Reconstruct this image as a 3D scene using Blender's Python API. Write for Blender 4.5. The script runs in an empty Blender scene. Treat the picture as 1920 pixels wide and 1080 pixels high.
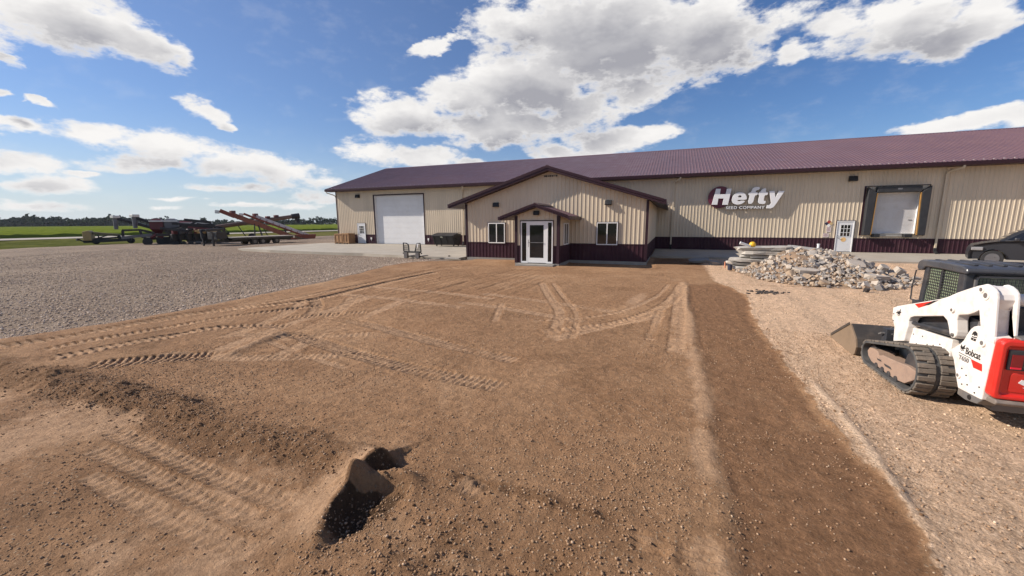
import bpy, bmesh, math, random
import numpy as np
from mathutils import Vector, Matrix
random.seed(7)
RNG = np.random.default_rng(11)
SC = bpy.context.scene
COL = SC.collection

# ---------------------------------------------------------------- camera
CAM = Vector((0.0, -34.866, 2.179))
RIGHT = Vector((0.93119497, 0.36448441, -0.00519988))
UPV = Vector((-0.05402551, 0.15210519, 0.98688665))
FWD = Vector((-0.36049572, 0.91870296, -0.16133104))
FPX = 755.036
cd = bpy.data.cameras.new('camera')
cd.sensor_width = 36.0
cd.lens = 36.0 * FPX / 1920.0
cd.clip_start = 0.05
cd.clip_end = 9000
co = bpy.data.objects.new('camera', cd)
COL.objects.link(co)
co.matrix_world = Matrix(((RIGHT.x, UPV.x, -FWD.x, CAM.x), (RIGHT.y, UPV.y, -FWD.y, CAM.y),
                          (RIGHT.z, UPV.z, -FWD.z, CAM.z), (0, 0, 0, 1)))
SC.camera = co
SC.view_settings.view_transform = 'Standard'
SC.view_settings.look = 'None'
SC.view_settings.exposure = EXPOSURE = 0.42
SC.view_settings.gamma = 1.0
SC.cycles.max_bounces = 6
SC.cycles.use_denoising = True

# ---------------------------------------------------------------- sun
SUND = Vector((1.49, 0.42, -1.0)).normalized()       # direction the light travels
SUN_EL = math.asin(-SUND.z)
SUN_ROT = math.atan2(-SUND.x, -SUND.y)
sl = bpy.data.lights.new('sun', 'SUN')
sl.energy = 5.0
sl.angle = math.radians(0.53)
sl.color = (1.0, 0.91, 0.79)
so = bpy.data.objects.new('sun', sl)
COL.objects.link(so)
so.rotation_euler = SUND.to_track_quat('-Z', 'Y').to_euler()

# ---------------------------------------------------------------- node helpers
class NT:
    def __init__(s, tree):
        s.t = tree; s.n = tree.nodes; s.l = tree.links
    def new(s, typ, **kw):
        n = s.n.new(typ)
        for k, v in kw.items():
            setattr(n, k, v)
        return n
    def link(s, a, b): s.l.new(a, b)
    def setin(s, sock, v):
        if hasattr(v, 'is_linked') or isinstance(v, bpy.types.NodeSocket): s.l.new(v, sock)
        else: sock.default_value = v
    def math(s, op, a, b=None, c=None, clamp=False):
        n = s.new('ShaderNodeMath', operation=op, use_clamp=clamp)
        s.setin(n.inputs[0], a)
        if b is not None: s.setin(n.inputs[1], b)
        if c is not None: s.setin(n.inputs[2], c)
        return n.outputs[0]
    def vmath(s, op, a, b=None, scale=None):
        n = s.new('ShaderNodeVectorMath', operation=op)
        s.setin(n.inputs[0], a)
        if b is not None: s.setin(n.inputs[1], b)
        if scale is not None: s.setin(n.inputs['Scale'], scale)
        return n.outputs[0]
    def noise(s, vec, scale, detail=4, rough=0.55, dist=0.0, col=False):
        n = s.new('ShaderNodeTexNoise')
        if vec is not None: s.link(vec, n.inputs['Vector'])
        n.inputs['Scale'].default_value = scale
        n.inputs['Detail'].default_value = detail
        n.inputs['Roughness'].default_value = rough
        n.inputs['Distortion'].default_value = dist
        return n.outputs['Color' if col else 'Fac']
    def rng(s, v, a, b, c=0.0, d=1.0, smooth=False):
        n = s.new('ShaderNodeMapRange')
        if smooth: n.interpolation_type = 'SMOOTHSTEP'
        s.setin(n.inputs[0], v)
        for i, x in zip((1, 2, 3, 4), (a, b, c, d)): s.setin(n.inputs[i], x)
        return n.outputs[0]
    def mix(s, f, a, b, blend='MIX'):
        n = s.new('ShaderNodeMix', data_type='RGBA', blend_type=blend)
        s.setin(n.inputs[0], f)
        s.setin(n.inputs[6], a if not isinstance(a, tuple) else (*a[:3], 1))
        s.setin(n.inputs[7], b if not isinstance(b, tuple) else (*b[:3], 1))
        return n.outputs[2]
    def mapping(s, vec, scale=(1, 1, 1), rot=(0, 0, 0), loc=(0, 0, 0), typ='POINT'):
        n = s.new('ShaderNodeMapping', vector_type=typ)
        s.link(vec, n.inputs[0])
        n.inputs['Location'].default_value = loc
        n.inputs['Rotation'].default_value = rot
        n.inputs['Scale'].default_value = scale
        return n.outputs[0]

# ---------------------------------------------------------------- sky with clouds
# each cloud lobe: direction of its centre, direction of its long axis, angular half sizes, weight
CLOUDS=[(-0.872,0.38,0.307,0.408,0.913,0.028,0.116,0.046,1),
(-0.842,0.448,0.301,0.393,0.891,-0.227,0.071,0.041,0.95),
(-0.824,0.49,0.284,0.295,0.799,-0.524,0.028,0.028,0.7),
(-0.917,0.321,0.239,0.301,0.947,-0.116,0.022,0.011,0.6),
(-0.918,0.347,0.19,0.315,0.932,-0.179,0.017,0.007,0.75),
(-0.93,0.315,0.191,0.313,0.949,-0.042,0.011,0.006,0.6),
(-0.932,0.33,0.152,0.339,0.94,0.04,0.041,0.011,0.85),
(-0.9,0.409,0.151,0.417,0.909,0.022,0.082,0.022,0.9),
(-0.865,0.482,0.139,0.489,0.872,0.021,0.113,0.031,1),
(-0.812,0.57,0.121,0.574,0.819,-0.007,0.102,0.036,1),
(-0.758,0.644,0.104,0.641,0.765,-0.066,0.103,0.033,0.95),
(-0.719,0.689,0.09,0.68,0.724,-0.114,0.064,0.027,0.7),
(-0.884,0.455,0.108,0.465,0.881,0.088,0.093,0.016,0.8),
(-0.941,0.325,0.092,0.326,0.945,-0.005,0.05,0.021,0.9),
(-0.934,0.353,0.062,0.353,0.936,-0.016,0.058,0.017,0.8),
(-0.944,0.328,0.03,0.328,0.944,-0.026,0.077,0.01,0.6),
(-0.821,0.532,0.208,0.522,0.847,-0.103,0.042,0.021,0.9),
(-0.808,0.559,0.187,0.572,0.82,0.02,0.024,0.009,0.8),
(-0.824,0.562,0.071,0.563,0.826,0.001,0.083,0.01,0.75),
(-0.729,0.682,0.058,0.682,0.731,-0.016,0.065,0.018,0.75),
(-0.87,0.491,0.047,0.492,0.87,0.032,0.057,0.005,0.6),
(-0.812,0.582,0.039,0.583,0.812,0.019,0.076,0.007,0.6),
(-0.882,0.47,0.031,0.47,0.882,0.02,0.047,0.005,0.5),
(-0.752,0.658,0.035,0.659,0.752,0.012,0.063,0.009,0.6),
(-0.92,0.382,0.083,0.388,0.918,0.078,0.025,0.006,0.6),
(-0.164,0.911,0.378,0.976,0.206,-0.073,0.242,0.105,1.15),
(-0.345,0.843,0.41,0.931,0.3,0.206,0.100,0.042,0.9),
(-0.313,0.901,0.299,0.943,0.333,-0.016,0.173,0.076,1.1),
(-0.447,0.852,0.273,0.888,0.458,0.024,0.119,0.053,1),
(-0.563,0.792,0.236,0.811,0.584,-0.029,0.129,0.045,1),
(-0.389,0.895,0.22,0.918,0.398,0.003,0.206,0.047,1.05),
(-0.214,0.947,0.239,0.977,0.211,0.039,0.126,0.054,1),
(0.029,0.932,0.36,0.989,0.026,-0.147,0.137,0.08,1.1),
(-0.089,0.959,0.268,0.985,0.046,0.164,0.083,0.03,0.9),
(0.095,0.940,0.327,0.969,-0.172,0.178,0.050,0.048,0.8),
(-0.468,0.801,0.372,0.882,0.397,0.253,0.067,0.017,0.7),
(-0.63,0.761,0.157,0.768,0.641,-0.024,0.087,0.034,0.95),
(-0.547,0.824,0.148,0.829,0.557,-0.041,0.122,0.026,0.9),
(-0.452,0.881,0.143,0.884,0.463,-0.057,0.05,0.012,0.7),
(-0.145,0.973,0.179,0.987,0.131,0.088,0.124,0.039,0.95),
(-0.043,0.98,0.193,0.995,0.023,0.102,0.053,0.02,0.8),
(-0.264,0.951,0.162,0.962,0.271,-0.021,0.074,0.023,0.8),
(0.331,0.889,0.319,0.947,-0.3,-0.114,0.090,0.048,1.0),
(0.252,0.912,0.324,0.968,-0.207,-0.138,0.055,0.040,0.9),
(0.193,0.932,0.306,0.981,-0.186,-0.053,0.036,0.020,0.75),
(0.419,0.858,0.298,0.904,-0.426,-0.045,0.042,0.029,0.95),
(0.386,0.88,0.276,0.922,-0.374,-0.099,0.059,0.03,0.95),
(0.19,0.911,0.365,0.969,-0.114,-0.221,0.040,0.030,0.4),
(0.406,0.902,0.148,0.913,-0.409,-0.015,0.071,0.013,0.85),
(0.446,0.882,0.155,0.876,-0.465,0.127,0.054,0.016,0.8),
(0.483,0.863,0.152,0.865,-0.497,0.074,0.032,0.015,0.8),
(-0.958,0.256,0.133,0.276,0.946,0.168,0.068,0.021,0.9),
(-0.927,0.274,0.258,0.298,0.953,0.056,0.064,0.04,1),
(0.544,0.806,0.232,0.835,-0.548,-0.055,0.059,0.05,1),
(-0.55,-0.75,0.36,0.8,-0.6,0,0.30,0.12,1.0),(0.1,-0.92,0.38,0.99,0.1,0,0.42,0.15,1.1),(0.75,-0.5,0.42,0.55,0.83,0,0.30,0.14,1.0),(0.95,0.1,0.30,-0.1,0.99,0,0.28,0.10,1.0),(0.45,-0.55,0.7,0.77,0.63,0,0.3,0.2,1.0)]  # this row: unseen lobes outside the view, added to brighten the shade
def make_world():
    w = bpy.data.worlds.new('World')
    SC.world = w
    w.use_nodes = True
    w.cycles.sampling_method = 'MANUAL'
    w.cycles.sample_map_resolution = 512
    t = NT(w.node_tree)
    bg = w.node_tree.nodes['Background']
    S = 0.10
    bg.inputs['Strength'].default_value = S
    sky = t.new('ShaderNodeTexSky', sky_type='NISHITA')
    sky.sun_disc = False
    sky.sun_elevation = SUN_EL
    sky.sun_rotation = SUN_ROT
    sky.altitude = 300
    sky.air_density = 1.15
    sky.dust_density = 0.35
    sky.ozone_density = 3.2
    tc = t.new('ShaderNodeTexCoord')
    d = t.vmath('NORMALIZE', tc.outputs['Generated'])
    sep = t.new('ShaderNodeSeparateXYZ'); t.link(d, sep.inputs[0])
    # cloud-deck coordinates: the same noise gets flatter towards the horizon, as a real deck does
    zz = t.math('MAXIMUM', sep.outputs[2], 0.0)
    zk = t.math('ADD', zz, 0.16)
    inv = t.math('DIVIDE', 1.0, zk)
    deck = t.vmath('SCALE', d, scale=inv)
    squash = t.mapping(d, scale=(1, 1, 2.1))
    def warp(v):
        n1 = t.vmath('SUBTRACT', t.noise(squash, 9.0, 3, 0.55, col=True), (0.5, 0.5, 0.5))
        n2 = t.vmath('SUBTRACT', t.noise(squash, 30.0, 3, 0.6, col=True), (0.5, 0.5, 0.5))
        a = t.vmath('ADD', t.vmath('SCALE', n1, scale=0.085), t.vmath('SCALE', n2, scale=0.042))
        n3 = t.vmath('SUBTRACT', t.noise(squash, 75.0, 3, 0.6, col=True), (0.5, 0.5, 0.5))
        a = t.vmath('ADD', a, t.vmath('SCALE', n3, scale=0.018))
        k = t.math('ADD', t.math('MULTIPLY', zz, 2.0), 0.22, clamp=True)
        return t.vmath('ADD', v, t.vmath('MULTIPLY', t.vmath('SCALE', a, scale=k), (1, 1, 0.6)))
    fb = t.noise(squash, 17.0, 10, 0.64)
    fb2 = t.noise(squash, 7.0, 4, 0.5)
    def blobs(v):
        acc = None
        for (cx, cy, cz, ex, ey, ez, la, lb, wt) in CLOUDS:
            c = Vector((cx, cy, cz)).normalized()
            x = Vector((ex, ey, ez)); x = (x - c * x.dot(c)).normalized()
            y = c.cross(x).normalized()
            R = Matrix((x, y, c)).transposed()
            m = t.mapping(v, scale=(la * 1.20, lb * 1.28, 0.5), rot=tuple(R.to_euler('XYZ')), loc=tuple(c), typ='TEXTURE')
            g = t.new('ShaderNodeTexGradient', gradient_type='SPHERICAL')
            t.link(m, g.inputs[0])
            gv = t.math('MULTIPLY', g.outputs['Fac'], (wt + (0.2 if lb < 0.02 else 0.0)) * (0.74 if (cx < -0.6 and cz < 0.17 and cy > 0) else 1.0))
            acc = gv if acc is None else t.math('SMOOTH_MAX', acc, gv, 0.12)
        return acc
    wv = warp(d)
    dens0 = blobs(wv)
    L = (-SUND * 1.0 + Vector((0, 0, 0.75))).normalized() * 0.05
    dens1 = blobs(t.vmath('ADD', wv, tuple(L)))
    nz = t.math('ADD', t.math('MULTIPLY', t.math('SUBTRACT', fb, 0.5), 1.55), t.math('MULTIPLY', t.math('SUBTRACT', fb2, 0.5), 0.55))
    dens = t.math('ADD', dens0, nz)
    gate = t.rng(dens0, 0.07, 0.20, smooth=True)
    alpha = t.math('MULTIPLY', t.rng(dens, 0.08, 0.50, smooth=True), gate)
    # self shading: more cloud between here and the sun = greyer
    fba = t.noise(squash, 7.0, 5, 0.5)
    fbs = t.noise(t.vmath('ADD', squash, tuple(L * 0.8)), 7.0, 5, 0.5)
    relief = t.math('MULTIPLY', t.math('SUBTRACT', fba, fbs), 1.1)
    core = t.math('ADD', t.math('MULTIPLY', dens1, 1.10), t.math('MULTIPLY', dens0, 0.10))
    core = t.math('ADD', core, t.math('MULTIPLY', t.math('SUBTRACT', fb2, 0.5), 0.45))
    core = t.math('ADD', core, t.math('MULTIPLY', t.math('SUBTRACT', fb, 0.5), 0.35))
    shade = t.math('MULTIPLY', t.math('SUBTRACT', t.rng(core, 0.10, 1.05), relief, clamp=True), t.rng(dens, 0.22, 0.62))
    bright = (0.715 / S, 0.70 / S, 0.685 / S)
    grey = (0.295 / S, 0.295 / S, 0.325 / S)
    ccol = t.mix(shade, bright, grey)
    # thin high veil near the horizon towards the sun
    skyc = t.mix(1.0, sky.outputs[0], (0.485, 0.61, 0.825), 'MULTIPLY')
    hazef = t.math('MULTIPLY', t.math('POWER', t.math('SUBTRACT', 1.0, t.math('MULTIPLY', zz, 4.0), clamp=True), 2.0), 0.85)
    west = t.rng(sep.outputs[0], -1.0, 0.35, 1.0, 0.25)
    skyc = t.mix(t.math('MULTIPLY', hazef, west), skyc, (0.54 / S, 0.585 / S, 0.615 / S))
    veil = t.rng(sep.outputs[0], -0.95, 0.1, 0.16, 0.0)
    skyc = t.mix(veil, skyc, (0.36 / S, 0.40 / S, 0.465 / S))
    out = t.mix(alpha, skyc, ccol)
    t.link(out, bg.inputs['Color'])
make_world()

# ---------------------------------------------------------------- mesh builder
class MB:
    def __init__(s): s.v = []; s.f = []; s.m = []; s.cm = 0
    def add(s, vs, fs):
        o = len(s.v)
        s.v += [tuple(p) for p in vs]
        s.f += [tuple(i + o for i in f) for f in fs]
        s.m += [s.cm] * len(fs)
        return s
    def box(s, x0, x1, y0, y1, z0, z1):
        return s.add([(x0, y0, z0), (x1, y0, z0), (x1, y1, z0), (x0, y1, z0), (x0, y0, z1), (x1, y0, z1), (x1, y1, z1), (x0, y1, z1)],
                     [(0, 3, 2, 1), (4, 5, 6, 7), (0, 1, 5, 4), (1, 2, 6, 5), (2, 3, 7, 6), (3, 0, 4, 7)])
    def obox(s, c, sx, sy, sz, R=None):
        R = R or Matrix.Identity(3); c = Vector(c)
        vs = [c + R @ Vector((a * sx / 2, b * sy / 2, d * sz / 2)) for d in (-1, 1) for a, b in ((-1, -1), (1, -1), (1, 1), (-1, 1))]
        return s.add(vs, [(0, 3, 2, 1), (4, 5, 6, 7), (0, 1, 5, 4), (1, 2, 6, 5), (2, 3, 7, 6), (3, 0, 4, 7)])
    def beam(s, a, b, w, h, up=(0, 0, 1)):
        a = Vector(a); b = Vector(b); d = (b - a); L = d.length; d.normalize()
        x = d.cross(Vector(up))
        if x.length < 1e-4: x = d.cross(Vector((1, 0, 0)))
        x.normalize(); u = x.cross(d)
        R = Matrix((x, d, u)).transposed()
        return s.obox((a + b) / 2, w, L, h, R)
    def tube(s, pts, r, n=8, cap=True):
        pts = [Vector(p) for p in pts]
        rs = r if isinstance(r, (list, tuple)) else [r] * len(pts)
        rings = []; prev = None
        for i, p in enumerate(pts):
            d = (pts[min(i + 1, len(pts) - 1)] - pts[max(i - 1, 0)]).normalized()
            if prev is None:
                x = d.cross(Vector((0, 0, 1)))
                if x.length < 1e-3: x = d.cross(Vector((1, 0, 0)))
            else: x = prev - d * prev.dot(d)
            x.normalize(); prev = x; y = d.cross(x)
            rings.append([p + (x * math.cos(2 * math.pi * k / n) + y * math.sin(2 * math.pi * k / n)) * rs[i] for k in range(n)])
        vs = [v for r_ in rings for v in r_]; fs = []
        for i in range(len(pts) - 1):
            for k in range(n):
                fs.append((i * n + k, i * n + (k + 1) % n, (i + 1) * n + (k + 1) % n, (i + 1) * n + k))
        if cap: fs += [tuple(range(n))[::-1], tuple((len(pts) - 1) * n + k for k in range(n))]
        return s.add(vs, fs)
    def cyl(s, a, b, r, n=16): return s.tube([a, b], r, n)
    def prism(s, poly, fn, d0, d1):
        """poly: 2D outline; fn(p, d) -> 3D point at depth d."""
        n = len(poly)
        a = sum(poly[i][0] * poly[(i + 1) % n][1] - poly[(i + 1) % n][0] * poly[i][1] for i in range(n))
        if a < 0: poly = poly[::-1]
        vs = [fn(p, d0) for p in poly] + [fn(p, d1) for p in poly]
        fs = [tuple(range(n))[::-1], tuple(range(n, 2 * n))] + [(i, (i + 1) % n, n + (i + 1) % n, n + i) for i in range(n)]
        return s.add(vs, fs)
    def px(s, poly, x0, x1): return s.prism(poly, lambda p, d: (d, p[0], p[1]), x0, x1)      # poly in (y,z)
    def py(s, poly, y0, y1): return s.prism(poly, lambda p, d: (p[0], d, p[1]), y0, y1)      # poly in (x,z)
    def pz(s, poly, z0, z1): return s.prism(poly, lambda p, d: (p[0], p[1], d), z0, z1)
    def quad(s, a, b, c, d): return s.add([a, b, c, d], [(0, 1, 2, 3)])
    def ribbed(s, O, U, V, N, u0, u1, vb, vt, pitch=0.2286, depth=0.02, breaks=()):
        O, U, V, N = Vector(O), Vector(U), Vector(V), Vector(N)
        prof = [(0.0, 0.0), (0.145, 0.0), (0.163, 1.0), (0.205, 1.0), (0.2286, 0.0)]
        def off(u):
            q = u % pitch
            for (a, h), (b, k) in zip(prof, prof[1:]):
                if a <= q <= b + 1e-9: return (h + (k - h) * (q - a) / (b - a)) * depth
            return 0.0
        us = {round(u0, 4), round(u1, 4)} | {round(b, 4) for b in breaks if u0 < b < u1}
        k = math.floor(u0 / pitch)
        while k * pitch < u1:
            for q, _ in prof[:-1]:
                u = k * pitch + q
                if u0 < u < u1: us.add(round(u, 4))
            k += 1
        us = sorted(us); vs = []; fs = []
        for u in us:
            o = off(u + 1e-6)
            for v in (vb(u) if callable(vb) else vb, vt(u) if callable(vt) else vt):
                vs.append(O + U * u + V * v + N * o)
        for i in range(len(us) - 1):
            fs.append((2 * i, 2 * i + 2, 2 * i + 3, 2 * i + 1))
        return s.add(vs, fs)
    def build(s, name, mat, parent=None, label=None, smooth=False, bevel=0, seg=2, fixn=False):
        me = bpy.data.meshes.new(name)
        org = Vector((0, 0, 0))
        if parent is not None:
            p = parent
            while p is not None: org += p.location; p = p.parent
        else:
            xs = np.array(s.v)
            org = Vector(((xs[:, 0].min() + xs[:, 0].max()) / 2, (xs[:, 1].min() + xs[:, 1].max()) / 2, xs[:, 2].min()))
        me.from_pydata([(v[0] - org.x, v[1] - org.y, v[2] - org.z) for v in s.v], [], s.f)
        mats = mat if isinstance(mat, (list, tuple)) else [mat]
        for m in mats: me.materials.append(m)
        if len(mats) > 1: me.polygons.foreach_set('material_index', s.m)
        if fixn:
            bm = bmesh.new(); bm.from_mesh(me); bmesh.ops.recalc_face_normals(bm, faces=bm.faces); bm.to_mesh(me); bm.free()
        if smooth:
            me.polygons.foreach_set('use_smooth', [True] * len(me.polygons))
        me.update()
        o = bpy.data.objects.new(name, me)
        COL.objects.link(o)
        if parent is not None: o.parent = parent
        else: o.location = org
        if label: o['label'] = label
        if bevel:
            b = o.modifiers.new('bevel', 'BEVEL'); b.width = bevel; b.segments = seg; b.limit_method = 'ANGLE'; b.angle_limit = math.radians(40)
            b.harden_normals = False
        if smooth and not bevel:
            e = o.modifiers.new('edges', 'EDGE_SPLIT'); e.split_angle = math.radians(38)
        return o
def thing(name, loc, label, cat, group=None):
    o = bpy.data.objects.new(name, None); COL.objects.link(o); o.location = loc; o.empty_display_size = 0.2
    tag(o, label, cat, group); return o
def tag(o, label, cat, group=None):
    o['label'] = label; o['category'] = cat
    if group: o['group'] = group
    return o
def struct(o, kind='structure'): o['kind'] = kind; return o
def copy_tree(o, parent=None):
    c = o.copy(); COL.objects.link(c)
    if parent is not None: c.parent = parent
    for ch in o.children: copy_tree(ch, c)
    return c

# ---------------------------------------------------------------- materials
MATS = {}
def mat(name, col, rough=0.5, metal=0.0, var=0.12, vscale=3.0, bump=0.0, bscale=40.0, dirt=None, dirt_amt=0.0, dscale=2.2, spec=0.5, coat=0.0, streak=None, sheets=0.0):
    if name in MATS: return MATS[name]
    m = bpy.data.materials.new(name); m.use_nodes = True
    t = NT(m.node_tree); b = m.node_tree.nodes['Principled BSDF']
    tc = t.new('ShaderNodeTexCoord'); vec = tc.outputs['Object']
    n = t.noise(vec, vscale, 5, 0.6)
    lo = tuple(c * (1 - var) for c in col); hi = tuple(min(1, c * (1 + var)) for c in col)
    c = t.mix(t.rng(n, 0.3, 0.7), lo, hi)
    if dirt is not None:
        dn = t.noise(vec, dscale, 7, 0.68)
        c = t.mix(t.math('MULTIPLY', t.rng(dn, 0.45, 0.72, smooth=True), dirt_amt), c, dirt)
    if streak:
        sv = t.mapping(vec, scale=streak)
        sn = t.noise(sv, 1.0, 5, 0.6)
        c = t.mix(t.math('MULTIPLY', t.rng(sn, 0.5, 0.8), 0.35), c, tuple(x * 0.72 for x in col))
    if sheets:
        sx = t.new('ShaderNodeSeparateXYZ'); t.link(vec, sx.inputs[0]); wn = t.new('ShaderNodeTexWhiteNoise', noise_dimensions='1D')
        t.link(t.math('FLOOR', t.math('DIVIDE', t.math('ADD', sx.outputs[0], sx.outputs[1]), 0.9144)), wn.inputs['W'])
        tn = t.rng(wn.outputs['Value'], 0, 1, 1 - sheets, 1 + sheets); cc = t.new('ShaderNodeCombineColor')
        for i in range(3): t.link(tn, cc.inputs[i])
        c = t.mix(1.0, c, cc.outputs[0], 'MULTIPLY')
    t.link(c, b.inputs['Base Color'])
    b.inputs['Roughness'].default_value = rough
    t.link(t.rng(t.noise(vec, vscale * 4, 4, 0.6), 0.3, 0.7, max(0.02, rough - 0.08), min(1, rough + 0.1)), b.inputs['Roughness'])
    b.inputs['Metallic'].default_value = metal
    b.inputs['Specular IOR Level'].default_value = spec
    b.inputs['Coat Weight'].default_value = coat
    if bump:
        bn = t.new('ShaderNodeBump'); bn.inputs['Strength'].default_value = bump; bn.inputs['Distance'].default_value = 0.02
        t.link(t.noise(vec, bscale, 5, 0.6), bn.inputs['Height']); t.link(bn.outputs[0], b.inputs['Normal'])
    MATS[name] = m; return m
def glassy(name, col, rough=0.04):
    m = bpy.data.materials.new(name); m.use_nodes = True
    b = m.node_tree.nodes['Principled BSDF']
    t = NT(m.node_tree); tc = t.new('ShaderNodeTexCoord')
    n = t.noise(tc.outputs['Object'], 1.3, 3, 0.5)
    t.link(t.mix(n, tuple(c * 0.5 for c in col), tuple(c * 1.5 for c in col)), b.inputs['Base Color'])
    b.inputs['Roughness'].default_value = rough
    b.inputs['Specular IOR Level'].default_value = 0.6
    bn = t.new('ShaderNodeBump'); bn.inputs['Strength'].default_value = 0.03; bn.inputs['Distance'].default_value = 0.05
    t.link(t.noise(tc.outputs['Object'], 2.0, 2), bn.inputs['Height']); t.link(bn.outputs[0], b.inputs['Normal'])
    MATS[name] = m; return m
CREAM = mat('cream_steel', (0.60, 0.50, 0.375), 0.42, 0, 0.05, 0.6, streak=(2.0, 2.0, 0.12), sheets=0.045)
MAROON = mat('maroon_steel', (0.044, 0.0145, 0.024), 0.5, 0, 0.12, 0.8, spec=0.25, sheets=0.08, dirt=(0.16, 0.10, 0.07), dirt_amt=0.12, dscale=1.5)
TRIM = mat('maroon_trim', (0.034, 0.0125, 0.020), 0.45, 0, 0.1, 1.2, spec=0.3)
ROOF = mat('roof_steel', (0.148, 0.079, 0.080), 0.38, 0, 0.10, 0.35, spec=0.95, streak=(0.5, 0.08, 0.08))
WHITE = mat('white_paint', (0.78, 0.77, 0.76), 0.45, 0, 0.03, 1.0)
DOORW = mat('white_door_steel', (0.70, 0.70, 0.71), 0.45, 0, 0.04, 1.0, dirt=(0.5, 0.45, 0.38), dirt_amt=0.15)
BLACK = mat('black_rubber', (0.018, 0.018, 0.02), 0.65, 0, 0.3, 4.0)
DARKM = mat('dark_metal', (0.035, 0.033, 0.034), 0.5, 0.4, 0.3, 3.0)
STEEL = mat('grey_steel', (0.30, 0.29, 0.29), 0.4, 0.8, 0.2, 5.0)
CONC = mat('broom_concrete', (0.36, 0.32, 0.265), 0.85, 0, 0.13, 0.7, 0.15, 60, dirt=(0.25, 0.19, 0.13), dirt_amt=0.35, dscale=0.6)
BROKEN = mat('broken_concrete', (0.40, 0.375, 0.34), 0.9, 0, 0.28, 2.5, 0.5, 30, dirt=(0.26, 0.19, 0.13), dirt_amt=0.55, dscale=1.7)
FOUND = mat('footing_concrete', (0.27, 0.25, 0.225), 0.9, 0, 0.15, 2.0, 0.2, 30)
GLASS = glassy('dark_window_glass', (0.012, 0.013, 0.016))
YELLOW = mat('yellow_plastic', (0.75, 0.42, 0.02), 0.4, 0, 0.08)

# ---------------------------------------------------------------- terrain heights
def _hash(ix, iy, seed):
    h = (ix.astype(np.int64) * 374761393 + iy.astype(np.int64) * 668265263 + seed * 974634777) & 0xFFFFFFFF
    h = ((h ^ (h >> 13)) * 1274126177) & 0xFFFFFFFF
    return ((h ^ (h >> 16)) & 0xFFFF) / 65535.0
def vnoise(x, y, seed=0):
    ix = np.floor(x); iy = np.floor(y); fx = x - ix; fy = y - iy
    fx = fx * fx * (3 - 2 * fx); fy = fy * fy * (3 - 2 * fy)
    a = _hash(ix, iy, seed); b = _hash(ix + 1, iy, seed); c = _hash(ix, iy + 1, seed); d = _hash(ix + 1, iy + 1, seed)
    return (a + (b - a) * fx) * (1 - fy) + (c + (d - c) * fx) * fy - 0.5
def fbm(x, y, s, oct=4, seed=0, gain=0.5):
    t = 0; a = 1.0
    for i in range(oct):
        t = t + a * vnoise(x * s + 17.3 * i, y * s - 9.1 * i, seed + i); s *= 2.03; a *= gain
    return t
def sst(x, a, b):
    t = np.clip((x - a) / (b - a), 0, 1); return t * t * (3 - 2 * t)
def base_z(x, y):
    return -0.10 - 0.32 * np.clip((-14.4 - y) / 12.5, 0, 1) + 0.0 * x
def polyline_st(x, y, pts, step=0.12):
    """nearest distance t (signed) and run length s along a polyline smoothed through pts."""
    P = np.array(pts, float)
    # Catmull-Rom resample
    Q = np.vstack([2 * P[0] - P[1], P, 2 * P[-1] - P[-2]]); out = []
    for i in range(1, len(Q) - 2):
        n = max(2, int(np.linalg.norm(Q[i + 1] - Q[i]) / step))
        for k in range(n):
            u = k / n
            out.append(0.5 * ((2 * Q[i]) + (-Q[i - 1] + Q[i + 1]) * u + (2 * Q[i - 1] - 5 * Q[i] + 4 * Q[i + 1] - Q[i + 2]) * u * u + (-Q[i - 1] + 3 * Q[i] - 3 * Q[i + 1] + Q[i + 2]) * u ** 3))
    out.append(P[-1]); R = np.array(out)
    sl_ = np.concatenate([[0], np.cumsum(np.linalg.norm(np.diff(R, axis=0), axis=1))])
    best = np.full(x.shape, 1e9); tt = np.full(x.shape, 1e9); ss = np.zeros(x.shape)
    for i in range(len(R) - 1):
        a = R[i]; d = R[i + 1] - a; L = np.linalg.norm(d)
        if L < 1e-6: continue
        d = d / L
        px_ = x - a[0]; py_ = y - a[1]
        u = px_ * d[0] + py_ * d[1]; uc = np.clip(u, 0, L)
        ex = px_ - d[0] * uc; ey = py_ - d[1] * uc
        q = ex * ex + ey * ey
        m = q < best
        best = np.where(m, q, best)
        sg = np.where(px_ * d[1] - py_ * d[0] >= 0, 1, -1)
        tt = np.where(m, np.sqrt(q) * sg, tt); ss = np.where(m, sl_[i] + uc, ss)
    return tt, ss, sl_[-1]
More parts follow.
